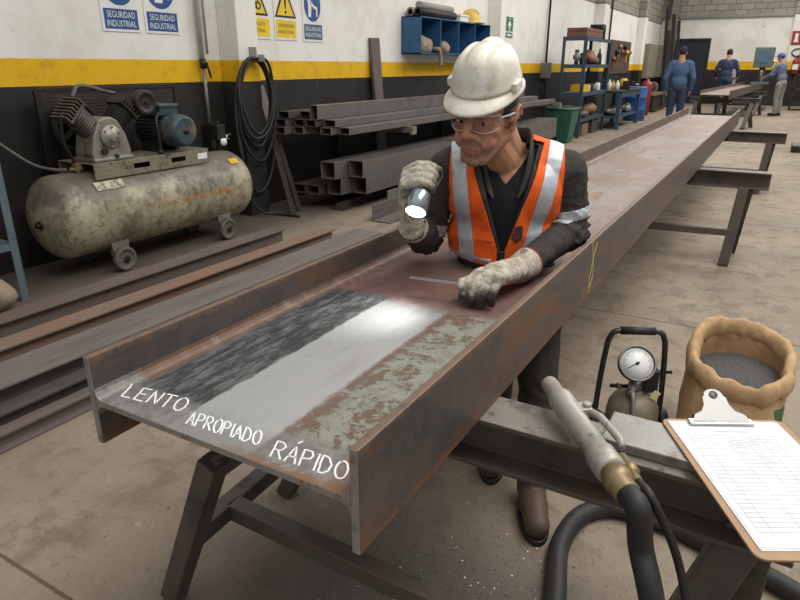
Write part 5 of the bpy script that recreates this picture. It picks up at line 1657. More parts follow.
# barrels, boards and machine parts beyond the bench
mb = MB().lathe([(0.26, 0), (0.28, 0.02), (0.28, 0.27), (0.295, 0.29), (0.28, 0.31), (0.28, 0.58), (0.295, 0.6), (0.28, 0.62), (0.28, 0.86), (0.27, 0.88), (0.001, 0.87)], (-3.45, 18.75, 0), (0, 0, 1), 24)
mb.build('barrel', m_barrel, lab='blue plastic barrel standing past the workbench', cat='barrel')
mb = MB().lathe([(0.17, 0), (0.17, 0.88), (0.15, 0.94), (0.05, 0.99), (0.045, 1.04), (0.001, 1.04)], (-3.62, 20.9, 0), (0.06, -0.02, 1), 20)
mb.build('gas_cylinder', m_red, lab='red cylinder leaning slightly beyond the blue barrel', cat='cylinder')
mb = MB().bar((-3.3, 19.4, 0), (-3.6, 19.55, 0.95), 0.10, 0.06, (1, 0, 0))
mb.build('steel_offcut', m_scale, lab='dark upright steel offcut between the blue barrel and the red cylinder', cat='steel offcut')
tb = thing('tool_board', 'dark pegboard of tools hanging on the left wall above the workbench', 'tool board', (XW, 21.6, 1.15))
MB().boxab((XW, 20.2, 1.18), (XW + 0.04, 22.9, 2.12)).build('board', M('dark_pegboard', (84, 66, 54), 0.7, 0, [((58, 48, 42), 5, 0.5, 0.7)]), tb)
random.seed(21)
for k in range(7):
    y = 20.45 + 0.36 * k
    z = random.choice((1.5, 1.7, 1.85))
    mm = (m_rustp, m_dark, m_alu, m_rustp, m_dark, m_yel, m_rustp)[k]
    mb = MB().bar((XW + 0.06, y, z - 0.2), (XW + 0.06, y, z + 0.06), 0.06, 0.04, (1, 0, 0)).ell((XW + 0.08, y, z + 0.1), (0.06, 0.13, 0.07))
    mb.build('hanging_tool', mm, lab='tool %s on the pegboard' % ('at the near end' if k == 0 else 'number %d from the near end' % (k + 1)), cat='tool', group='tools on the pegboard')
for o_ in [q for q in bpy.data.objects if q.name.startswith('hanging_tool')]:
    o_['label'] = 'hand tool hanging on the dark pegboard'
MB().boxab((XW + 0.0, 24.45, 1.0), (XW + 0.35, 27.6, 2.12)).boxab((XW + 0.35, 24.5, 1.04), (XW + 0.36, 27.55, 2.08)).build('electrical_panel', M('greenish_grey_panel', (134, 130, 112), 0.6, 0, [((110, 104, 90), 4, 0.5, 0.7)]), lab='greenish grey electrical panel on the wall in the far left corner', cat='panel', bevel=0.01)
mc = thing('grinder_stand', 'dark cluttered machine stand below the greenish panel', 'machine', (-3.9, 23.2, 0))
MB().boxab((-4.3, 22.3, 0), (-3.5, 24.2, 0.1)).boxab((-4.2, 22.5, 0.1), (-3.6, 24.0, 0.5)).build('base', m_dark, mc, bevel=0.01)
MB().boxab((-4.25, 22.4, 0.5), (-3.55, 24.1, 0.58)).build('table', m_alu, mc)
MB().cyl((-3.9, 22.9, 0.72), (-3.9, 23.8, 0.72), 0.14, 18).build('grinder_motor', m_dark, mc)
for y in (22.75, 23.95):
    MB().cyl((-3.9, y - 0.05, 0.72), (-3.9, y + 0.05, 0.72), 0.18, 20).build('grinding_wheel', m_alu, mc)
for k, (x, y, zt_, r_, lab) in enumerate(((-4.1, 26.2, 3.4, 0.05, 'tall dark bar leaning in the far corner, leftmost'), (-3.95, 26.9, 3.2, 0.06, 'tall dark bar leaning in the far corner, second from left'), (-3.8, 27.3, 3.0, 0.05, 'tall dark bar leaning in the far corner, third from left'), (-3.9, 25.9, 2.6, 0.05, 'shorter dark bar leaning in the far corner, nearest the grey panel'))):
    MB().bar((x + 0.25, y - 0.3, 0), (x - 0.1, y + 0.6, zt_), r_ * 2, r_ * 2, (1, 0, 0)).build('leaning_bar', m_dark, lab=lab, cat='steel bar')

# ---------------------------------------------------------------- far wall: drill press, signs, extinguisher, shelf
p = at(764, 60, y=25.5)
mx = p.x
dp = thing('pillar_drill', 'grey green pillar drill machine behind the man in the blue cap', 'drill', (mx, 25.5, 0))
m_dp = M('grey_green_machine', (84, 104, 102), 0.5, 0.1, [((66, 80, 80), 4, 0.5, 0.7)])
MB().boxab((mx - 0.3, 25.1, 0), (mx + 0.3, 25.9, 0.12)).build('base', m_dp, dp, bevel=0.02)
MB().cyl((mx, 25.65, 0.1), (mx, 25.65, 1.5), 0.09, 18).build('column', m_dp, dp)
MB().boxab((mx - 0.26, 25.1, 0.82), (mx + 0.26, 25.6, 0.90)).build('table', m_dp, dp, bevel=0.01)
MB().boxab((mx - 0.28, 25.05, 1.35), (mx + 0.28, 25.9, 1.98)).build('head', m_dp, dp, bevel=0.03)
MB().boxab((mx - 0.16, 25.03, 1.5), (mx + 0.16, 25.05, 1.8)).build('front_panel', m_signgrey, dp)
MB().cyl((mx, 25.25, 1.05), (mx, 25.25, 1.35), 0.05, 14).build('spindle', m_chrome, dp)
for k in range(3):
    a = k * 2.094 + 0.4
    MB().cyl((mx + 0.29, 25.3, 1.45), (mx + 0.30, 25.3 + 0.2 * math.cos(a), 1.45 + 0.2 * math.sin(a)), 0.014, 8).build('feed_handle', m_chrome, dp)
gp2 = at(736, 72, y=26.5)
MB().boxab((gp2.x - 0.16, 26.4, 1.0), (gp2.x + 0.12, 26.6, 1.28)).boxab((gp2.x - 0.06, 26.44, 0), (gp2.x + 0.04, 26.56, 1.0)).boxab((gp2.x - 0.2, 26.3, 0), (gp2.x + 0.2, 26.7, 0.05)).build('bench_grinder', M('pale_machine', (160, 160, 154), 0.5, 0.1), lab='pale bench grinder on a stand in front of the dark blue door', cat='grinder', bevel=0.02)
ypl = YB - 0.205
a, b = at(793, 31, y=ypl), at(806, 45, y=ypl)
fs_ = thing('fire_sign', 'red and white fire equipment sign on the far right pillar', 'sign', ((a.x + b.x) / 2, ypl, b.z))
MB().boxab((a.x, ypl - 0.01, b.z), (b.x, ypl, a.z)).build('board', m_red, fs_)
MB().boxab((a.x + 0.08, ypl - 0.013, b.z + 0.1), (a.x + 0.22, ypl - 0.0105, b.z + 0.17)).boxab((a.x + 0.1, ypl - 0.013, b.z + 0.17), (a.x + 0.2, ypl - 0.0105, a.z - 0.08)).build('symbol', m_white, fs_)
a, b = at(793, 48, y=ypl), at(803, 57, y=ypl)
MB().tube([((a.x + b.x) / 2 + 0.19 * math.cos(q), ypl - 0.02, (a.z + b.z) / 2 + 0.13 * math.sin(q)) for q in [2 * pi * k / 24 for k in range(24)]], 0.02, 8, closed=True).build('hose_ring', m_dark, lab='dark ring hanging on the pillar between the red sign and the extinguisher', cat='ring')
a, b = at(797, 58, y=ypl - 0.15), at(797, 74, y=ypl - 0.15)
fe = thing('fire_extinguisher', 'red fire extinguisher hanging on the far right pillar', 'fire extinguisher', (a.x, ypl - 0.12, b.z))
MB().lathe([(0.10, 0), (0.115, 0.02), (0.115, 0.44), (0.09, 0.5), (0.04, 0.54), (0.04, 0.56), (0.001, 0.56)], (a.x, ypl - 0.12, b.z), (0, 0, 1), 20).build('cylinder', m_red, fe)
MB().boxab((a.x - 0.04, ypl - 0.16, b.z + 0.56), (a.x + 0.04, ypl - 0.08, b.z + 0.62)).bar((a.x, ypl - 0.12, b.z + 0.62), (a.x + 0.14, ypl - 0.12, b.z + 0.68), 0.03, 0.02).build('valve', m_dark, fe)
MB().tube(smooth_path([(a.x + 0.04, ypl - 0.12, b.z + 0.58), (a.x + 0.15, ypl - 0.14, b.z + 0.45), (a.x + 0.14, ypl - 0.15, b.z + 0.1)]), 0.018, 8).build('discharge_hose', m_black, fe)
MB().boxab((a.x - 0.09, ypl - 0.242, b.z + 0.15), (a.x + 0.09, ypl - 0.236, b.z + 0.33)).build('label', m_white, fe)
MB().boxab((a.x - 0.1, ypl - 0.005, b.z + 0.2), (a.x + 0.1, ypl, b.z + 0.3)).build('bracket', m_dark, fe)
# dark rack at the right edge
a = at(790, 104, y=25.6)
dk = thing('dark_rack', 'dark steel rack with shelves at the right edge by the far wall', 'rack', (a.x + 0.6, 26.0, 0))
for x in (a.x, a.x + 1.2):
    for y in (25.6, 26.4):
        MB().boxab((x - 0.03, y - 0.03, 0), (x + 0.03, y + 0.03, 1.15)).build('post', m_dark, dk)
for z in (0.2, 0.65, 1.1):
    MB().boxab((a.x - 0.03, 25.57, z), (a.x + 1.23, 26.43, z + 0.04)).build('shelf_board', m_dark, dk)
a = at(797, 151, z=0)
ms = thing('machine_pedestal', 'dark machine base cut off by the right edge of the picture', 'machine', (a.x + 0.3, a.y, 0))
MB().boxab((a.x - 0.1, a.y - 0.3, 0), (a.x + 0.8, a.y + 0.3, 0.12)).build('base_plate', m_dark, ms, bevel=0.02)
MB().boxab((a.x + 0.12, a.y - 0.18, 0.12), (a.x + 0.6, a.y + 0.18, 0.9)).build('pedestal', m_dark, ms, bevel=0.03)
# ---------------------------------------------------------------- the worker
O_ = V((-0.715, 1.90, 1.0))
TF = V((0.375, -0.927, 0)).normalized()
TL = V((0.927, 0.375, 0)).normalized()
TU = (V((0, 0, 1)) + TF * 0.10).normalized()


def tp(l, f, u):
    return O_ + TL * l + TF * f + TU * u


def tl_(p):
    d = p - O_
    return d.dot(TL), d.dot(TF - TU * TF.dot(TU)), d.dot(TU)


RT = Matrix((TL, -TF, V((0, 0, 1)))).transposed()   # columns: left, back, up

SHR, SHL = tp(-0.185, -0.01, 0.088), tp(0.185, -0.02, 0.096)
ELR, ELL = V((-0.945, 1.80, 0.868)), V((-0.515, 2.00, 0.905))
WRR, WRL = at(411, 226, d=1.79), at(519, 269, d=1.85)
HIPR, HIPL = V((-0.70, 1.98, 0.72)), V((-0.60, 1.95, 0.72))
KNR, KNL = V((-0.72, 1.95, 0.44)), V((-0.535, 1.83, 0.42))
ANR, ANL = V((-0.735, 1.98, 0.09)), V((-0.505, 1.76, 0.09))


def torso(mb, g):
    mb.ell(tp(0, 0, 0.02), (0.180 + g, 0.118 + g, 0.155 + g), RT)
    mb.cap(tp(-0.14, -0.01, 0.085), tp(0.14, -0.01, 0.09), 0.072 + g)
    for s in (-1, 1):
        mb.cap(tp(0.045 * s, -0.035, 0.155), tp(0.165 * s, -0.015, 0.105), 0.046 + g, 0.058 + g)
        mb.ell(tp(0.075 * s, 0.06, 0.035), (0.085 + g, 0.06 + g, 0.085 + g), RT)
    mb.ell(tp(0, 0.0, -0.12), (0.170 + g, 0.128 + g, 0.14 + g), RT)
    mb.cap(tp(0, 0, 0.0), tp(0, 0.005, -0.18), 0.13 + g, 0.13 + g)


def pelvis(mb, g):
    mb.ell(tp(0, -0.01, -0.26), (0.155 + g, 0.115 + g, 0.13 + g), RT)


def arms(mb, g):
    for sh, el, wr in ((SHR, ELR, WRR), (SHL, ELL, WRL)):
        m1 = sh.lerp(el, 0.4)
        mb.caps([sh, m1, el], [0.058 + g, 0.052 + g, 0.044 + g])
        m2 = el.lerp(wr, 0.35)
        mb.caps([el, m2, wr], [0.043 + g, 0.042 + g, 0.029 + g])


def legs(mb, g):
    for hp, kn, an in ((HIPR, KNR, ANR), (HIPL, KNL, ANL)):
        mb.caps([hp, kn, kn.lerp(an, 0.35), an], [0.082 + g, 0.056 + g, 0.054 + g, 0.038 + g])


# head frame: x his right, y forward, z up
az, pt = math.radians(-1), math.radians(10)
HF = V((math.sin(az) * math.cos(pt), -math.cos(az) * math.cos(pt), -math.sin(pt)))
HR = -V((math.cos(az), math.sin(az), 0))
HR = (HR + V((0, 0, 0.07))).normalized()
HF = (HF - HR * HF.dot(HR)).normalized()
HU = HR.cross(HF)
HC = at(486, 114, d=1.80)
HS = 1.06
MH = Matrix.Identity(4)
for i in range(3):
    MH[i][0], MH[i][1], MH[i][2], MH[i][3] = HR[i] * HS, HF[i] * HS, HU[i] * HS, HC[i]
MHI = MH.inverted()


def head_shapes():
    h = MB()
    h.ell((0, -0.012, 0.045), (0.074, 0.091, 0.083), None, 28, 16)
    h.ell((0, 0.045, 0.045), (0.062, 0.045, 0.05))
    h.ell((0, 0.025, -0.02), (0.063, 0.062, 0.08))
    h.ell((0, 0.03, -0.075), (0.05, 0.05, 0.04))
    h.ell((0, 0.078, -0.106), (0.022, 0.018, 0.017))
    for s in (-1, 1):
        h.cap((s * 0.058, -0.012, -0.05), (s * 0.024, 0.066, -0.103), 0.019, 0.017)
        h.cap((s * 0.062, -0.01, 0.0), (s * 0.057, -0.012, -0.052), 0.018, 0.019)
        h.ell((s * 0.047, 0.056, -0.024), (0.021, 0.022, 0.018))          # cheekbone
        h.ell((s * 0.037, 0.062, -0.052), (0.024, 0.022, 0.028))          # cheek
        h.cap((s * 0.05, 0.070, 0.030), (s * 0.010, 0.088, 0.026), 0.0095, 0.0105)   # brow
        h.ell((s * 0.0315, 0.0738, 0.0068), (0.0160, 0.0142, 0.0088))       # upper lid
        h.ell((s * 0.0315, 0.071, -0.0065), (0.0155, 0.0115, 0.0055))     # lower lid
        h.ell((s * 0.0125, 0.106, -0.031), (0.0085, 0.011, 0.0085))       # nostril wing
        h.cap((s * 0.017, 0.098, -0.034), (s * 0.036, 0.078, -0.066), 0.008, 0.007)  # cheek fold
        # ear
        ring = []
        for k in range(13):
            a = math.radians(-100 + 280 * k / 12)
            ring.append(V((s * (0.077 + 0.010 * (1 if k > 3 else k / 4)), -0.014 - 0.017 * math.cos(a) * -1 - 0.006 * math.sin(a), -0.002 + 0.029 * math.sin(a))))
        h.tube(ring, 0.0052, 8)
        h.ell((s * 0.078, -0.012, -0.002), (0.006, 0.016, 0.027))
        h.ell((s * 0.078, 0.002, -0.027), (0.006, 0.008, 0.010))
        h.ell((s * 0.074, 0.008, -0.003), (0.007, 0.006, 0.009))
    h.cap((0, 0.090, 0.022), (0, 0.118, -0.020), 0.0085, 0.0105)          # nose bridge
    h.ell((0, 0.119, -0.027), (0.0125, 0.0125, 0.011))
    h.ell((0, 0.104, -0.035), (0.008, 0.012, 0.006))
    h.ell((0, 0.082, -0.055), (0.030, 0.020, 0.018))                      # muzzle
    h.ell((0, 0.080, -0.080), (0.028, 0.018, 0.014))
    for s in (-1, 1):
        h.cap((s * 0.025, 0.088, -0.070), (s * 0.005, 0.1015, -0.0655), 0.0035, 0.0052)
        h.cap((s * 0.023, 0.087, -0.0765), (0, 0.099, -0.0775), 0.0035, 0.0062)
    return h


body = MB()
hd_ = head_shapes()
body.add([MH @ p for p in hd_.v], hd_.f, True)
neck0 = tp(0, -0.03, 0.12)
body.cap(MH @ V((0, -0.028, -0.02)), neck0, 0.058 * HS, 0.066)
body.cap(MH @ V((0, -0.01, -0.06)), tp(0, 0.0, 0.10), 0.048 * HS, 0.06)
torso(body, -0.022)
pelvis(body, -0.012)
arms(body, -0.012)
legs(body, -0.014)
for an, d in ((ANR, V((0.35, -0.93, 0))), (ANL, V((0.42, -0.9, 0)))):
    body.caps([an + V((0, 0, -0.035)), an + d * 0.13 + V((0, 0, -0.055))], [0.036, 0.024])
body.ell(WRR.lerp(at(421, 190, d=1.71), 0.6), 0.03)
body.ell(WRL.lerp(at(484, 278, d=1.80), 0.6), (0.03, 0.03, 0.02))
bv, bn, bf = fuse(body, 0.0034, 3, 0.4)

t = NT('weathered_skin')
nA = t.noise(22, 5, 0.65); nB = t.noise(160, 4, 0.7)
c = t.mix(t.step(nA, 0.36, 0.64), (192, 142, 114), (176, 124, 98))
c = t.mix(t.step(nB, 0.5, 0.7, 0, 0.35), c, (146, 98, 80))
c = t.mix(t.math('MULTIPLY', t.attr('stubble'), t.step(nB, 0.34, 0.6, 0.35, 0.75)), c, (104, 86, 78))
c = t.mix(t.math('MULTIPLY', t.attr('lips'), 0.75), c, (150, 88, 78))
c = t.mix(t.math('MULTIPLY', t.attr('flush'), 0.3), c, (190, 112, 92))
t.bump(nB, 0.25, 0.0015)
m_skin = t.done(c, 0.5, 0, 0.4)
t.b.inputs['Subsurface Weight'].default_value = 0.08
t.b.inputs['Subsurface Radius'].default_value = (0.012, 0.005, 0.003)
RP = V((-0.64, 1.88, 0))
mb = skin(bv, bf)
man = mb.build('person', m_skin, loc=RP)
tag(man, 'person in white hard hat and orange vest leaning over the beam, holding a torch', 'person')


def sst(x, a, b):
    q = min(max((x - a) / (b - a), 0), 1)
    return q * q * (3 - 2 * q)


A1, A2, A3 = (man.data.attributes.new(n, 'FLOAT', 'POINT') for n in ('stubble', 'lips', 'flush'))
s1, s2, s3 = [], [], []
for p in bv:
    q = MHI @ p
    st = lp = fl_ = 0.0
    if abs(q.x) < 0.1 and q.y > -0.03 and -0.14 < q.z < 0.06:
        ax_ = abs(q.x)
        jaw = sst(-q.z, 0.052 - 0.25 * max(ax_ - 0.03, 0), 0.085 - 0.25 * max(ax_ - 0.03, 0))
        lip_t = 1 - sst(abs(q.z + 0.054), 0.006, 0.012)
        st = max(jaw * 0.9, lip_t * sst(0.036 - ax_, 0, 0.01) * (q.y > 0.075)) * sst(q.y, -0.02, 0.01)
        e = (ax_ / 0.026) ** 2 + ((q.z + 0.0715) / 0.0095) ** 2
        lp = (1 - sst(e, 0.7, 1.1)) * (q.y > 0.08)
        st *= 1 - lp
        fl_ = max(1 - sst((V((ax_, q.y, q.z)) - V((0, 0.12, -0.026))).length, 0.012, 0.03), 1 - sst((V((ax_, q.y, q.z)) - V((0.045, 0.07, -0.03))).length, 0.015, 0.04), 0.8 * sst(ax_, 0.072, 0.082))
    s1.append(st); s2.append(lp); s3.append(fl_)
A1.data.foreach_set('value', s1); A2.data.foreach_set('value', s2); A3.data.foreach_set('value', s3)


def hp(*p):
    return MH @ V(p)


def part(mb, name, mat, parent=None, **k):
    return mb.build(name, mat, parent or man, **k)


# eyes, looking down at the strip
m_eye = M('eye_white', (168, 156, 146), 0.3)
m_iris = M('dark_iris', (46, 30, 24), 0.2)
m_hair = M('dark_hair', (46, 40, 37), 0.7, 0, [((92, 86, 82), 60, 0.56, 0.66)], 0.6, 300, 0.002)
for s in (-1, 1):
    e = part(MB().ell(hp(s * 0.0315, 0.0735, 0.002), 0.0118 * HS), 'eye', m_eye)
    part(MB().ell(hp(s * 0.0315 + 0.001, 0.0822, -0.0025), 0.0056 * HS, None, 14, 8), 'iris', m_iris, e)
    b = MB()
    for k in range(7):
        f = k / 6
        b.ell(hp(s * (0.014 + 0.038 * f), 0.0985 - 0.020 * f * f - 0.004 * f, 0.030 + 0.005 * math.sin(f * 2.4)), (0.0055 * HS, 0.004 * HS, 0.0034 * HS))
    bvv, _, bff = fuse(b, 0.0016, 3)
    part(skin(bvv, bff), 'eyebrow', m_hair)
# hair below the hat
hm = MB().ell((0, -0.014, 0.043), (0.0775, 0.093, 0.088), None, 72, 48)
hm.cap((0.069, 0.0, 0.01), (0.067, 0.008, -0.02), 0.011, 0.009).cap((-0.069, 0.0, 0.01), (-0.067, 0.008, -0.02), 0.011, 0.009)


def hair_cut(p):
    front = p.y - (0.030 if p.z > 0.0 else 0.012)
    nape = -0.052 - p.z
    ear = 0.028 - math.hypot(p.y + 0.010, p.z + 0.004) if abs(p.x) > 0.06 and p.y < 0.006 else -1
    return max(front, nape, ear * 0.6, p.z - 0.095)


hv, hn, hf = fuse(hm, 0.003, 1)
hv, hf = clip(hv, hn, hf, hair_cut)
mb = MB(); mb.add([MH @ p for p in hv], hf, True)
part(mb, 'hair', m_hair)

# hard hat
t = NT('dirty_white_helmet')
nA = t.noise(16, 7, 0.72); nB = t.noise(70, 6, 0.75); o = t.xyz()
c = t.mix(t.step(nA, 0.4, 0.66), (226, 222, 210), (206, 196, 176))
c = t.mix(t.step(t.noise(9, 7, 0.75, t.mapping(t.coord(), (1, 1, 0.5), loc=(2, 1, 5))), 0.58, 0.68, 0, 0.7), c, (168, 148, 120))
c = t.mix(t.step(nB, 0.66, 0.7, 0, 0.8), c, (110, 92, 72))
t.bump(nA, 0.12, 0.002)
m_hat = t.done(c, 0.38, 0, 0.5)
hat_t = Matrix.Translation((0.004, -0.002, 0.070)) @ Matrix.Rotation(math.radians(-11), 4, 'X')
MHH = MH @ hat_t
vs, fs = [], []
NA, ZL = 72, 22
for i in range(ZL + 1):
    tt = i / ZL
    for k in range(NA):
        a = 2 * pi * k / NA
        ca, sa = math.cos(a), math.sin(a)
        g = math.cos(tt * pi / 2) ** 0.62 if i < ZL else 0.0
        z = 0.012 + 0.092 * math.sin(tt * pi / 2) ** 0.95
        rx, ry = 0.086, 0.106
        if tt < 0.12:
            g *= 1 + 0.04 * (1 - tt / 0.12)
        x, y = rx * g * ca, ry * g * sa - 0.004
        # three raised ribs running front to back
        rid = math.exp(-((x) / 0.020) ** 4) * 0.010 + (math.exp(-((abs(x) - 0.044) / 0.008) ** 2)) * 0.0045
        z += rid * sst(tt, 0.25, 0.55)
        vs.append(MHH @ V((x, y, z)))
for i in range(ZL):
    for k in range(NA):
        l = (k + 1) % NA
        fs.append((i * NA + k, i * NA + l, (i + 1) * NA + l, (i + 1) * NA + k))
mb = MB(); mb.add(vs, fs, True)
hat = part(mb, 'hard_hat', m_hat, solid=0.003, lab='dirty white hard hat')
vs, fs = [], []
prof = [(-0.006, 0.016), (0.0, 0.010), (0.4, 0.004), (1.0, -0.004), (1.03, -0.008), (1.0, -0.012), (0.4, -0.004), (0.0, 0.002), (-0.006, 0.010)]
for q, dz in prof:
    for k in range(NA):
        a = 2 * pi * k / NA
        ca, sa = math.cos(a), math.sin(a)
        w = 0.010 + 0.034 * max(0, sa) ** 2.2
        drop = -0.006 * max(0, sa) ** 2 * max(q, 0)
        r = 1.02
        x, y = 0.086 * r * ca + ca * w * max(q, 0), 0.106 * r * sa - 0.004 + sa * w * max(q, 0)
        if q < 0:
            x *= 0.97; y *= 0.97
        vs.append(MHH @ V((x, y, dz + drop)))
n = len(prof)
for i in range(n - 1):
    for k in range(NA):
        l = (k + 1) % NA
        fs.append((i * NA + l, i * NA + k, (i + 1) * NA + k, (i + 1) * NA + l))
mb = MB(); mb.add(vs, fs, True)
part(mb, 'brim', m_hat, hat)
for s in (-1, 1):
    M4 = MHH @ Matrix.Translation((s * 0.092, 0.01, 0.014))
    part(MB().boxab((-0.007, -0.020, -0.008), (0.007, 0.020, 0.014), M4), 'accessory_slot', m_hat, hat, bevel=0.003)
mb = MB()
st_ = [(s_ * 0.068, 0.028 - 0.006 * abs(q), 0.0 + q * 0.03) for s_ in (1,) for q in (0,)]
part(MB().tube([MHH @ V((0.079 * math.cos(a), 0.098 * math.sin(a) - 0.004, -0.004)) for a in [2 * pi * k / 40 for k in range(40)]], 0.006, 8, closed=True), 'headband', m_black, hat)

# safety glasses
tm = bpy.data.materials.new('clear_lens'); tm.use_nodes = True
nt = tm.node_tree; nt.nodes.clear()
out = nt.nodes.new('ShaderNodeOutputMaterial'); tr = nt.nodes.new('ShaderNodeBsdfTransparent'); gl_ = nt.nodes.new('ShaderNodeBsdfGlossy'); mx = nt.nodes.new('ShaderNodeMixShader'); fr = nt.nodes.new('ShaderNodeFresnel')
tr.inputs[0].default_value = (0.93, 0.94, 0.94, 1); gl_.inputs['Roughness'].default_value = 0.05; fr.inputs[0].default_value = 1.45
nt.links.new(fr.outputs[0], mx.inputs[0]); nt.links.new(tr.outputs[0], mx.inputs[1]); nt.links.new(gl_.outputs[0], mx.inputs[2]); nt.links.new(mx.outputs[0], out.inputs[0])
m_frame = M('clear_plastic_frame', (196, 198, 198), 0.2)


def gp_(a, z):
    return hp(0.079 * math.sin(a) * 1.0, 0.026 + 0.083 * math.cos(a), z)


gls = part(MB().tube([gp_(math.radians(-62 + 124 * k / 24), 0.021) for k in range(25)], 0.0020, 8), 'safety_glasses', m_frame, lab='clear safety glasses')
for s in (-1, 1):
    vs, fs = [], []
    nu, nv = 14, 8
    for i in range(nu + 1):
        u = i / nu
        a = s * math.radians(5 + 56 * u)
        low = -0.022 * (math.sin(pi * min(max(0.12 + u * 0.80, 0), 1)) ** 0.55)
        for j in range(nv + 1):
            vs.append(gp_(a, 0.020 + (low - 0.020) * j / nv))
    for i in range(nu):
        for j in range(nv):
            fs.append((i * (nv + 1) + j, (i + 1) * (nv + 1) + j, (i + 1) * (nv + 1) + j + 1, i * (nv + 1) + j + 1))
    mb = MB(); mb.add(vs, fs, True)
    part(mb, 'lens', tm, gls)
    part(MB().tube([vs[i * (nv + 1) + nv] for i in range(nu + 1)], 0.0011, 6), 'lens_rim', m_frame, gls)
    p0 = gp_(s * math.radians(61), 0.014)
    part(MB().tube(smooth_path([p0, hp(s * 0.0785, 0.035, 0.013), hp(s * 0.083, 0.0, 0.012), hp(s * 0.083, -0.02, 0.006), hp(s * 0.081, -0.03, -0.008)], 5), 0.0030, 8), 'temple', m_frame, gls)

# jacket, shirt, trousers, boots
cloth = M('charcoal_work_cloth', (66, 62, 59), 0.9, 0, [((82, 77, 72), 9, 0.5, 0.7), ((48, 45, 43), 16, 0.56, 0.72)], 0.35, 500, 0.0006, 0.2)
m_shirt = M('black_shirt', (34, 34, 38), 0.9, 0, (), 0.2, 500, 0.0005, 0.2)
m_trous = M('dark_trousers', (58, 54, 48), 0.9, 0, [((42, 40, 36), 8, 0.5, 0.7)], 0.3, 400, 0.0006, 0.2)
jk = MB(); torso(jk, 0.0); pelvis(jk, 0.004); arms(jk, 0.006)
jv, jn, jf = fuse(jk, 0.0052, 5)


def arm_dist(p):
    best = 9
    for a, b in ((SHR, ELR), (ELR, WRR), (SHL, ELL), (ELL, WRL)):
        d = b - a
        f = min(max((p - a).dot(d) / d.length_squared, 0), 1)
        best = min(best, (p - a - d * f).length)
    return best


jw = []
for p, n in zip(jv, jn):
    l, f, u = tl_(p)
    w = sst(0.115 - arm_dist(p), 0, 0.03)
    # gathered folds round the sleeves, softer ones on the body
    fold = 0
    for a, b in ((SHR, ELR), (ELR, WRR), (SHL, ELL), (ELL, WRL)):
        d = (b - a).normalized()
        s_ = (p - a).dot(d)
        r = (p - a - d * s_)
        if 0 < s_ < (b - a).length + 0.03 and r.length < 0.085:
            q = p * 14
            near = math.exp(-(((b - a).length - s_) / 0.07) ** 2) if (a is SHR or a is SHL) else math.exp(-(s_ / 0.08) ** 2) + 0.5 * math.exp(-(((b - a).length - s_) / 0.06) ** 2)
            fold = max(fold, (0.35 + near) * (1 - abs(math.sin(s_ * 95 + 3.0 * noise.noise(q) + 1.5 * noise.noise(q * 2.2)))) - 0.15)
    base = noise.noise(p * 16) + 0.6 * noise.noise(p * 34)
    jw.append(p + n * (0.0105 * fold + 0.0036 * base))
jv = jw


def jacket_cut(p):
    l, f, u = tl_(p)
    v = (0.004 + (u + 0.13) * 0.30) - abs(l) if f > 0 and u > -0.13 else -1
    nk = 0.062 - math.hypot(l, f + 0.02) if u > 0.09 else -1
    cuff = max((p - WRR).dot((WRR - ELR).normalized()) if (p - WRR).length < 0.09 else -1, (p - WRL).dot((WRL - ELL).normalized()) if (p - WRL).length < 0.09 else -1)
    return max(v, nk, cuff + 0.004 if cuff > -1 else -1)


cv, cf = clip(jv, jn, jf, jacket_cut)
jacket = part(skin(cv, cf), 'jacket', cloth, solid=0.003, lab='charcoal work jacket')
# collar
mb = MB()
cp_ = smooth_path([tp(-0.036, 0.118, 0.03), tp(-0.062, 0.088, 0.088), tp(-0.072, 0.045, 0.142), tp(-0.074, -0.02, 0.175), tp(-0.045, -0.085, 0.18), tp(0, -0.1, 0.182), tp(0.045, -0.085, 0.18), tp(0.074, -0.02, 0.180), tp(0.072, 0.045, 0.147), tp(0.062, 0.088, 0.092), tp(0.036, 0.118, 0.03)], 5)
vs, fs = [], []
m_ = len(cp_)
cen = tp(0, -0.02, 0.13)
for i, p in enumerate(cp_):
    rad = (p - cen); rad -= TU * rad.dot(TU); rad.normalize()
    hgt = 0.042 * sst(min(i, m_ - 1 - i), -1.5, 8)
    for q in range(10):
        a = 2 * pi * q / 10
        vs.append(p + rad * (0.0045 * math.cos(a) - 0.007 * math.sin(a)) + TU * (hgt * math.sin(a)))
for i in range(m_ - 1):
    for q in range(10):
        r = (q + 1) % 10
        fs.append((i * 10 + q, i * 10 + r, (i + 1) * 10 + r, (i + 1) * 10 + q))
mb.add(vs, fs, True)
part(mb, 'collar', cloth, jacket)
sh_ = MB(); torso(sh_, -0.010)
sv_, sn_, sf_ = fuse(sh_, 0.007, 4)


def shirt_cut(p):
    l, f, u = tl_(p)
    v = (u - 0.075) * 0.85 - abs(l) if f > 0 and u > 0.075 else -1
    nk = 0.058 - math.hypot(l, f + 0.02) if u > 0.08 else -1
    return max(v, nk, -0.2 - u)


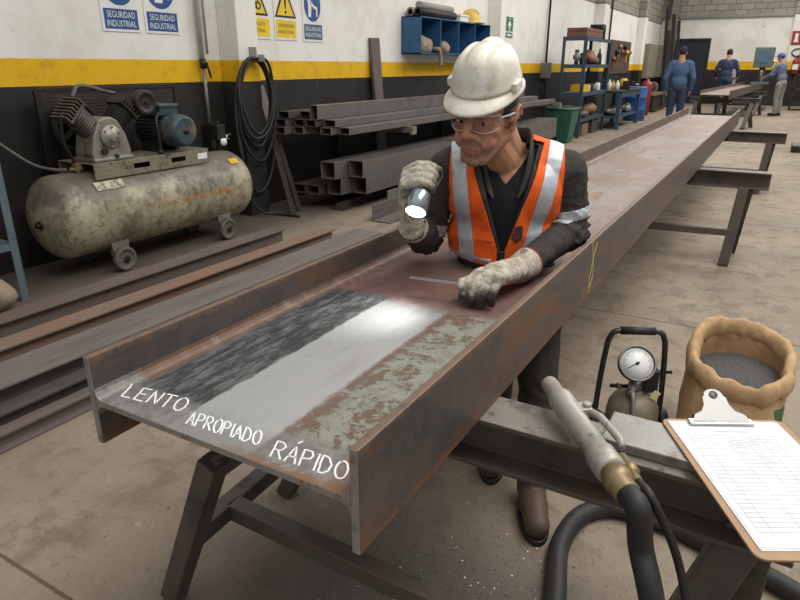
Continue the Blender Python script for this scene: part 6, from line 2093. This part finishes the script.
cv, cf = clip(sv_, sn_, sf_, shirt_cut)
part(skin(cv, cf), 't_shirt', m_shirt, solid=0.002, lab='black T-shirt')
tr_ = MB(); legs(tr_, 0.008); pelvis(tr_, 0.002)
tv, tn, tf = fuse(tr_, 0.008, 4)
tv = [p + n * (0.004 * (1 - abs(math.sin(p.z * 38 + p.x * 20 + 6 * noise.noise(p * 7)))) - 0.002 + 0.006 * noise.noise(p * 12)) for p, n in zip(tv, tn)]
part(skin(tv, tf), 'trousers', m_trous, lab='dark work trousers')
m_boot = M('scuffed_brown_boot', (74, 58, 46), 0.6, 0, [((104, 84, 66), 14, 0.52, 0.68)], 0.2, 120)
for an, d in ((ANR, V((0.35, -0.93, 0))), (ANL, V((0.42, -0.9, 0)))):
    sd_ = V((-d.y, d.x, 0))
    g0 = V((an.x, an.y, 0))
    b = MB().caps([an + V((0, 0, 0.05)), an + V((0, 0, -0.03))], [0.052, 0.05]).caps([g0 + V((0, 0, 0.06)) - d * 0.02, g0 + d * 0.10 + V((0, 0, 0.055)), g0 + d * 0.17 + V((0, 0, 0.045))], [0.048, 0.044, 0.040])
    b.ell(g0 + d * 0.07 + V((0, 0, 0.045)), (0.05, 0.05, 0.04))
    b1, _, b2 = fuse(b, 0.006, 4)
    b1 = [V((p.x, p.y, max(p.z, 0.014))) for p in b1]
    bo = part(skin(b1, b2), 'boot', m_boot)
    ol = []
    for k in range(28):
        a = 2 * pi * k / 28
        ol.append((0.145 * math.cos(a) + 0.07, 0.05 * math.sin(a) * (1 + 0.12 * math.cos(a))))
    part(MB().prism(ol, g0 + V((0, 0, 0.0005)), d, sd_, (0, 0, 0.02)), 'sole', m_black, bo, bevel=0.004)

# high-visibility vest
m_hiviz = M('orange_vest_fabric', (240, 98, 30), 0.75, 0, [((214, 82, 26), 10, 0.52, 0.7), ((196, 84, 40), 24, 0.62, 0.74)], 0.25, 500, 0.0006, 0.3)
m_silver = M('grey_reflective_tape', (186, 190, 194), 0.42, 0.25, [((158, 162, 166), 12, 0.52, 0.7)], 0.2, 300, 0.0005)
vt = MB(); torso(vt, 0.010); pelvis(vt, 0.012)
vv, vn, vf = fuse(vt, 0.0058, 5)
vv = [p + n * (0.004 * noise.noise(p * 11 + V((0, 0, 4))) + 0.0022 * noise.noise(p * 27) + 0.003 * (1 - abs(math.sin(tl_(p)[2] * 42 + 3 * noise.noise(p * 8)))) * sst(-tl_(p)[2], 0.02, 0.1)) for p, n in zip(vv, vn)]


def vest_cut(p):
    l, f, u = tl_(p)
    w = 0.172 + 0.25 * sst(-u, 0.02, 0.09)
    arm = abs(l) - w
    v = (0.012 + max(u + 0.12, 0) * 0.34) - abs(l + 0.004) if f > 0 else -1
    nk = 0.078 - math.hypot(l, f + 0.02) if u > 0.07 else -1
    hem = -0.165 - u + 0.01 * math.sin(l * 20)
    return max(arm, v, nk, hem)


cv, cf = clip(vv, vn, vf, vest_cut)
vest = part(skin(cv, cf), 'safety_vest', m_hiviz, solid=0.003, lab='orange high-visibility vest')


def strip(F, name='reflective_strip', mat=m_silver, off=0.0028, lab='grey reflective strip'):
    a, b = clip(vv, vn, vf, lambda p: max(vest_cut(p) + 0.001, F(*tl_(p))), off)
    if b:
        part(skin(a, b), name, mat, vest, lab=lab, solid=0.001)


for s in (-1, 1):
    strip(lambda l, f, u, s=s: abs(l * s - ((0.076 + max(u + 0.15, 0) * 0.225) if s > 0 else (0.108 + max(u + 0.15, 0) * 0.125))) - 0.023)
strip(lambda l, f, u: abs(u + 0.157) - 0.006 if abs(l) > 0.03 else 1, off=0.0022)
strip(lambda l, f, u: max(abs(l + 0.052) - 0.026, abs(u + 0.082) - 0.014) if f > 0 else 1, 'pocket_flap', m_hiviz, 0.004, None)
m_badge = M('dark_red_badge', (92, 40, 34), 0.6, 0, [((40, 36, 34), 60, 0.46, 0.54)])
strip(lambda l, f, u: max(abs(l - 0.040) - 0.017, u + 0.042, -0.095 - u + abs(l - 0.040) * 0.9) if f > 0 else 1, 'chest_badge', m_badge, 0.004, 'dark red shield badge')
# sleeve bands
for a, b, q in ((SHR, ELR, 0.80), (SHL, ELL, 0.70)):
    d = (b - a)
    Ln = d.length
    dn = d.normalized()

    def Fb(p, a=a, dn=dn, Ln=Ln, q=q):
        s_ = (p - a).dot(dn)
        r = (p - a - dn * s_).length
        return max(abs(s_ - Ln * q) - 0.017, r - 0.085)
    x_, y_ = clip(jv, jn, jf, Fb, 0.003)
    part(skin(x_, y_), 'sleeve_band', m_silver, jacket, lab='grey reflective sleeve band', solid=0.001)

# ---- gloves
t = NT('worn_glove_leather')
nA = t.noise(30, 7, 0.72); nB = t.noise(120, 5, 0.7)
c = t.mix(t.step(nA, 0.4, 0.62), (192, 185, 170), (160, 150, 132))
c = t.mix(t.step(nB, 0.56, 0.68, 0, 0.6), c, (104, 94, 80))
c = t.mix(t.step(t.noise(14, 6, 0.7), 0.55, 0.68, 0, 0.75), c, (112, 102, 90))
c = t.mix(t.math('MULTIPLY', t.attr('grime'), t.step(nA, 0.3, 0.55, 0.45, 1.0)), c, (58, 52, 47))
t.bump(t.math('ADD', nA, nB), 0.4, 0.002)
m_glove = t.done(c, 0.85, 0, 0.2)
m_redtrim = M('red_cuff_trim', (170, 52, 44), 0.8)


def glove_mesh(mb, grime_pts, seed, name):
    v, n, f = fuse(mb, 0.0027, 3, 0.45)
    v = [p + q * (0.0016 * noise.noise(p * 60 + V((seed, 0, 0))) + 0.0012 * (1 - abs(noise.noise(p * 45)) * 3)) for p, q in zip(v, n)]
    o = part(skin(v, f), name, m_glove)
    at_ = o.data.attributes.new('grime', 'FLOAT', 'POINT')
    at_.data.foreach_set('value', [max([1 - sst((p - c_).length, r * 0.4, r) for c_, r in grime_pts] + [0]) for p in v])
    return o


# left hand: flat on the steel, fingers curled over the strip
Kc = at(486, 277, z=0.868)
W_ = WRL
fd = (Kc - W_).normalized()
nd = V((0, 0, 1)); nd = (nd - fd * nd.dot(fd)).normalized()
sd_ = nd.cross(fd)
if sd_.y < 0:
    sd_ = -sd_
g = MB()
g.caps([W_ - fd * 0.01, W_ + fd * 0.03, Kc - fd * 0.035], [0.036, 0.037, 0.034])
g.cap(W_ + fd * 0.03 + sd_ * 0.016, Kc + sd_ * 0.026 - fd * 0.01, 0.026, 0.020)
g.cap(W_ + fd * 0.03 - sd_ * 0.016, Kc - sd_ * 0.028 - fd * 0.014, 0.026, 0.019)
g.cap(W_ + fd * 0.03, Kc - fd * 0.008, 0.028, 0.021)
tips = []
for i, (o_s, ln, bk) in enumerate(((0.034, 1.0, 0.0), (0.0125, 1.08, 0.0), (-0.0105, 1.0, -0.004), (-0.032, 0.85, -0.010))):
    k0 = Kc + sd_ * o_s + fd * bk - nd * (0.004 + 0.006 * abs(i - 1) / 2)
    spread = sd_ * (0.10 - 0.07 * i)
    d1 = (fd * 0.86 - nd * 0.50 + spread).normalized(); d2 = (fd * 0.34 - nd * 0.92 + spread * 0.6).normalized(); d3 = (-fd * 0.25 - nd * 0.95).normalized()
    p1 = k0 + d1 * 0.042 * ln; p2 = p1 + d2 * 0.026 * ln; p3 = p2 + d3 * 0.014 * ln
    for q in (p2, p3):
        q.z = max(q.z, BZ + 0.0125)
    g.caps([k0 - fd * 0.012, k0, p1, p2, p3], [0.0150, 0.0148, 0.0128, 0.0118, 0.0108])
    tips.append(p3)
th = [W_ + fd * 0.035 + sd_ * 0.030 - nd * 0.006, W_ + fd * 0.075 + sd_ * 0.052 - nd * 0.016, Kc + fd * 0.028 + sd_ * 0.056 - nd * 0.024, Kc + fd * 0.052 + sd_ * 0.044 - nd * 0.030]
g.caps(th, [0.020, 0.017, 0.0135, 0.011])
gl_L = glove_mesh(g, [(q, 0.065) for q in tips] + [(Kc - sd_ * 0.02 - nd * 0.03, 0.045)], 3, 'glove')
wd = (W_ - ELL).normalized()
c0, c1 = W_ - wd * 0.052, W_ + wd * 0.02
part(MB().lathe([(0.0445, -0.005), (0.047, 0), (0.046, 0.02), (0.042, 0.05), (0.0385, 0.072), (0.034, 0.072)], c0, wd, 28), 'glove_cuff', m_glove, gl_L)
part(MB().tube([c0 + (frame(wd).to_3x3() @ V((math.cos(a), math.sin(a), 0))) * 0.0455 for a in [2 * pi * k / 30 for k in range(30)]], 0.0032, 8, closed=True), 'cuff_trim', m_redtrim, gl_L, lab='red cuff trim')
fm = frame(wd, (0, 0, 1)).to_3x3()
mb = MB()
for k in range(3):
    mb.bar(c0 + wd * (0.016 + 0.010 * k) + fm @ V((0.0475, -0.012, 0)), c0 + wd * (0.016 + 0.010 * k) + fm @ V((0.0475, 0.010 - 0.003 * k, 0)), 0.002, 0.001, fm @ V((1, 0, 0)))
mb.build('cuff_print', m_dark, gl_L)

# right hand: fist round the torch
T0, T1 = at(429, 163, d=1.715), at(415.5, 212, d=1.645)
ta = (T1 - T0).normalized()
TLn = (T1 - T0).length
camd = (_C - T0); camd = (camd - ta * camd.dot(ta)).normalized()
rt = camd.cross(ta)
if rt.dot(_R) < 0:
    rt = -rt


def fp(t_, r, a):
    return T0 + ta * t_ + (rt * math.cos(a) + camd * math.sin(a)) * r


g = MB()
tips = []
for i, t_ in enumerate((0.030, 0.050, 0.070, 0.0885)):
    rr = 0.0255 if i < 3 else 0.026
    pts = [T0 + ta * (t_ + 0.006) - rt * 0.050 - camd * 0.012]
    for a in (172, 140, 100, 62, 28, 2):
        pts.append(fp(t_ - 0.004 * (a < 90), rr + (0.008 if a > 160 else 0.003 if a == 140 else 0), math.radians(a)))
    s_ = (1.0, 1.05, 1.0, 0.9)[i]
    g.caps(pts, [0.0135 * s_, 0.0140 * s_, 0.0132 * s_, 0.0130 * s_, 0.0126 * s_, 0.0120 * s_, 0.0108 * s_])
    tips.append(pts[-1])
pm = T0 + ta * 0.062 - rt * 0.038 - camd * 0.018
g.cap(T0 + ta * 0.038 - rt * 0.044 - camd * 0.018, T0 + ta * 0.092 - rt * 0.036 - camd * 0.022, 0.021, 0.022)
g.cap(T0 + ta * 0.045 - rt * 0.010 - camd * 0.036, T0 + ta * 0.095 - rt * 0.016 - camd * 0.038, 0.020, 0.022)
g.caps([T0 + ta * 0.075 - rt * 0.034 - camd * 0.026, WRR.lerp(T0 + ta * 0.09 - rt * 0.03 - camd * 0.028, 0.45), WRR], [0.030, 0.031, 0.033])
g.caps([T0 + ta * 0.060 - rt * 0.006 - camd * 0.042, T0 + ta * 0.040 + rt * 0.022 - camd * 0.036, T0 + ta * 0.024 + rt * 0.032 - camd * 0.016, T0 + ta * 0.018 + rt * 0.030 + camd * 0.004], [0.019, 0.0165, 0.014, 0.0118])
gl_R = glove_mesh(g, [(q, 0.035) for q in tips] + [(pm + ta * 0.03, 0.03)], 9, 'glove')
wd2 = (WRR - ELR).normalized()
c0 = WRR - wd2 * 0.045
part(MB().lathe([(0.042, -0.004), (0.0445, 0), (0.043, 0.02), (0.038, 0.045), (0.0345, 0.06), (0.031, 0.06)], c0, wd2, 28), 'glove_cuff', m_glove, gl_R)

# ---- torch (held, so a thing of its own)
fl_ = thing('flashlight', 'small dark metal flashlight shining down from the worker’s raised gloved fist', 'flashlight', T0)
Mf = Matrix.Translation(T0) @ frame(ta)
m_torch = M('dark_anodised_torch', (52, 56, 62), 0.3, 0.6, [((80, 84, 90), 30, 0.56, 0.7)])
bd = MB().lathe([(0.009, -0.004), (0.0125, 0), (0.0125, 0.012), (0.0118, 0.014), (0.0125, 0.016), (0.0128, 0.09), (0.016, 0.094)], M=Mf, n=24).build('body', m_torch, fl_)
MB().lathe([(0.006, -0.008), (0.0075, -0.006), (0.0075, -0.003)], M=Mf, n=16).build('tail_switch', m_black, bd)
hdm = M('polished_torch_head', (150, 158, 164), 0.2, 0.85)
MB().lathe([(0.016, 0.092), (0.024, 0.100), (0.0285, 0.108), (0.0295, 0.128), (0.030, TLn), (0.0275, TLn + 0.001), (0.0272, TLn - 0.006), (0.012, TLn - 0.020), (0.004, TLn - 0.022)], M=Mf, n=32).build('head', hdm, fl_)
lm = bpy.data.materials.new('lit_lens'); lm.use_nodes = True
lb = lm.node_tree.nodes['Principled BSDF']; lb.inputs['Emission Color'].default_value = (0.93, 0.97, 1, 1); lb.inputs['Emission Strength'].default_value = 6
MB().lathe([(0.0268, TLn - 0.003), (0.0268, TLn - 0.0015), (0.0001, TLn - 0.0005)], M=Mf, n=28).build('lens', lm, fl_, lab='glowing lens')
sl = bpy.data.lights.new('torch_beam', 'SPOT')
sl.energy, sl.spot_size, sl.spot_blend, sl.shadow_soft_size, sl.color = 6.0, math.radians(66), 1.0, 0.012, (0.9, 0.96, 1)
so = bpy.data.objects.new('torch_beam', sl); COL.objects.link(so)
so.parent = fl_
aim = at(378, 311, z=BZ)
lp_ = T0 + ta * (TLn + 0.004)
so.location = lp_ - T0
so.rotation_euler = (aim - lp_).to_track_quat('-Z', 'Y').to_euler()

# ---- steel strip pinched in the left glove
S0, S1 = at(410, 277, z=0.850), at(470, 285, z=0.846)
dS = (S1 - S0).normalized()
MB().bar(S0, S1 + dS * 0.02, 0.019, 0.0016, (0, 0, 1)).build('steel_rule', M('bright_rule', (176, 180, 182), 0.3, 0.7, [((140, 142, 142), 30, 0.55, 0.7)]), lab='thin bright steel rule pinched in the worker’s left glove just above the beam', cat='ruler', bevel=0.0004)


# ---------------------------------------------------------------- three men at the far end
def far_man(lab, x, y, rz, h_, shirt, trous, cap=None, armR=None, armL=None, lean=0.0):
    """standing figure in local space facing -y; arms as (elbow, hand) points for a 1.75 m man"""
    k = h_ / 1.75
    armR = armR or (V((-0.27, 0.03, 1.12)), V((-0.24, -0.08, 0.88)))
    armL = armL or (V((0.27, 0.03, 1.12)), V((0.24, -0.08, 0.88)))

    def L(p):
        p = V(p)
        if p.z > 0.95:
            p = p + V((0, -lean * (p.z - 0.95), 0))
        return p * k
    def bodyshape(g, what):
        m = MB()
        if 'h' in what:
            m.ell(L((0, -0.005, 1.635)), (0.075 * k, 0.095 * k, 0.10 * k))
            m.ell(L((0, -0.035, 1.58)), (0.058 * k, 0.06 * k, 0.075 * k))
            m.ell(L((0, -0.108, 1.60)), (0.012 * k, 0.018 * k, 0.02 * k))
            m.cap(L((-0.018, -0.092, 1.547)), L((0.018, -0.092, 1.547)), 0.008 * k)
            for s in (-1, 1):
                m.ell(L((s * 0.078, 0.005, 1.615)), (0.01 * k, 0.018 * k, 0.03 * k))
            m.cap(L((0, 0.02, 1.58)), L((0, 0.02, 1.43)), 0.055 * k, 0.075 * k)
        if 't' in what:
            m.ell(L((0, 0, 1.28)), (0.17 * k + g, 0.11 * k + g, 0.19 * k + g))
            m.cap(L((-0.15, 0, 1.40)), L((0.15, 0, 1.40)), 0.065 * k + g)
            m.ell(L((0, 0, 1.05)), (0.15 * k + g, 0.11 * k + g, 0.16 * k + g))
            for s, (el, hn) in ((-1, armR), (1, armL)):
                wr = el.lerp(hn, 0.92)
                m.caps([L((s * 0.185, 0, 1.39)), L(el), L(wr)], [0.056 * k + g, 0.043 * k + g, 0.030 * k + g])
        if 'a' in what:
            for s, (el, hn) in ((-1, armR), (1, armL)):
                d = (hn - el).normalized()
                m.cap(L(el), L(hn), 0.034 * k, 0.028 * k)
                sd2 = d.cross(V((1, 0, 0))).normalized()
                m.ell(L(hn + d * 0.04), (0.024 * k, 0.03 * k, 0.042 * k), frame(d, sd2).to_3x3())
                for q in range(4):
                    b0 = hn + d * 0.07 + sd2 * (0.024 - 0.016 * q)
                    m.caps([L(b0), L(b0 + d * (0.045 if q in (1, 2) else 0.036)), L(b0 + d * 0.062 + V((-s * 0.015, -0.008, 0)))], [0.0085 * k] * 3)
                m.caps([L(hn + d * 0.02 + sd2 * 0.028), L(hn + d * 0.06 + sd2 * 0.048), L(hn + d * 0.085 + sd2 * 0.045)], [0.011 * k, 0.0095 * k, 0.009 * k])
        if 'l' in what:
            m.ell(L((0, 0.005, 0.93)), (0.15 * k + g, 0.11 * k + g, 0.11 * k + g))
            for s in (-1, 1):
                m.caps([L((s * 0.085, 0, 0.88)), L((s * 0.10, -0.02, 0.48)), L((s * 0.10, 0.01, 0.32)), L((s * 0.105, 0.02, 0.085))], [0.088 * k + g, 0.06 * k + g, 0.056 * k + g, 0.042 * k + g])
        if 'f' in what:
            for s in (-1, 1):
                m.caps([L((s * 0.105, 0.03, 0.05)), L((s * 0.11, -0.12, 0.04))], [0.036 * k, 0.03 * k])
        return m
    b = bodyshape(0, 'htalf')
    v, n, f = fuse(b, 0.0095, 3)
    p = MB(); p.add(v, f, True)
    root = p.build('person', bpy.data.materials['weathered_skin'], local=True, loc=V((x, y, 0)), lab=lab, cat='person')
    root.rotation_euler = (0, 0, rz)
    v, n, f = fuse(bodyshape(0.014, 't'), 0.012, 16)
    v = [q + w * 0.006 * noise.noise(q * 14) for q, w in zip(v, n)]
    v, f = clip(v, n, f, lambda q: max(0.90 * k - q.z if abs(q.x) < 0.19 * k else -1, q.z - 1.50 * k))
    p = MB(); p.add(v, f, True); p.build('shirt', shirt, root, local=True, solid=0.004)
    v, n, f = fuse(bodyshape(0.014, 'l'), 0.012, 4)
    v = [q + w * 0.007 * noise.noise(q * 13) for q, w in zip(v, n)]
    p = MB(); p.add(v, f, True); p.build('trousers', trous, root, local=True)
    for s in (-1, 1):
        q = MB().caps([L((s * 0.105, 0.04, 0.055)), L((s * 0.11, -0.14, 0.045))], [0.05 * k, 0.042 * k]).cap(L((s * 0.105, 0.02, 0.1)), L((s * 0.105, 0.03, 0.055)), 0.05 * k)
        q.v = [V((w.x, w.y, max(w.z, 0.001))) for w in q.v]
        q.build('shoe', m_black, root, local=True)
    hm_ = MB().ell(L((0, 0.006, 1.652)), (0.081 * k, 0.099 * k, 0.098 * k), None, 36, 24)
    nn_ = [V((0, 0, 0))] * len(hm_.v)
    off = L((0, 0, 1.635))
    cut = (lambda q: max((-0.06 * k) - (q.y - off.y) - 0.9 * max(q.z - off.z, 0), off.z - 0.065 * k - q.z)) if not cap else (lambda q: max((-0.02 * k) - (q.y - off.y), off.z - 0.065 * k - q.z))
    hv_, hf_ = clip(hm_.v, nn_, hm_.f, cut)
    p = MB(); p.add(hv_, hf_, True); p.build('hair', m_fhair, root, local=True)
    if cap:
        c_ = MB().ell(L((0, 0.0, 1.655)), (0.088 * k, 0.107 * k, 0.10 * k), None, 36, 24)
        cv_, cf_ = clip(c_.v, [V((0, 0, 0))] * len(c_.v), c_.f, lambda q: off.z + 0.012 * k - q.z)
        p = MB(); p.add(cv_, cf_, True)
        cc_ = p.build('cap', cap, root, local=True, solid=0.004)
        p = MB().ell(L((0, -0.125, 1.648)), (0.07 * k, 0.075 * k, 0.008 * k)); p.build('cap_peak', cap, cc_, local=True)
    return root


m_fhair = M('black_hair', (30, 27, 26), 0.8)
m_s1 = M('blue_work_shirt', (66, 92, 124), 0.9, 0, [((54, 78, 108), 6, 0.5, 0.7)])
m_s2 = M('navy_work_shirt', (44, 54, 84), 0.9, 0, [((36, 44, 70), 6, 0.5, 0.7)])
m_s3 = M('grey_blue_work_shirt', (98, 108, 124), 0.9, 0, [((82, 92, 108), 6, 0.5, 0.7)])
m_t1 = M('navy_trousers', (44, 52, 76), 0.9)
m_t3 = M('grey_worn_trousers', (136, 132, 124), 0.9, 0, [((112, 106, 98), 8, 0.5, 0.7)])
m_cap = M('blue_cap', (58, 88, 146), 0.8)
q = at(682, 60, y=15.6)
far_man('person in a blue work shirt with back turned, leftmost of the three far figures', q.x, 15.6, pi + 0.1, 1.80, m_s1, m_t1)
q = at(731, 60, y=20.3)
far_man('person in navy work clothes behind the far beam, middle of three far figures', -1.64, 23.0, pi, 1.9, m_s2, m_t1, armR=(V((-0.30, -0.02, 1.14)), V((-0.28, -0.28, 1.0))), armL=(V((0.30, -0.02, 1.14)), V((0.28, -0.28, 1.0))), lean=0.12)
q = at(775, 116, z=0)
far_man('person in a blue cap, grey shirt and pale trousers reaching to the drill', q.x, q.y, -pi / 2 - 0.5, 1.76, m_s3, m_t3, m_cap, armR=(V((-0.24, -0.2, 1.18)), V((-0.15, -0.46, 1.08))), armL=(V((0.26, -0.16, 1.15)), V((0.2, -0.42, 1.05))), lean=0.22)
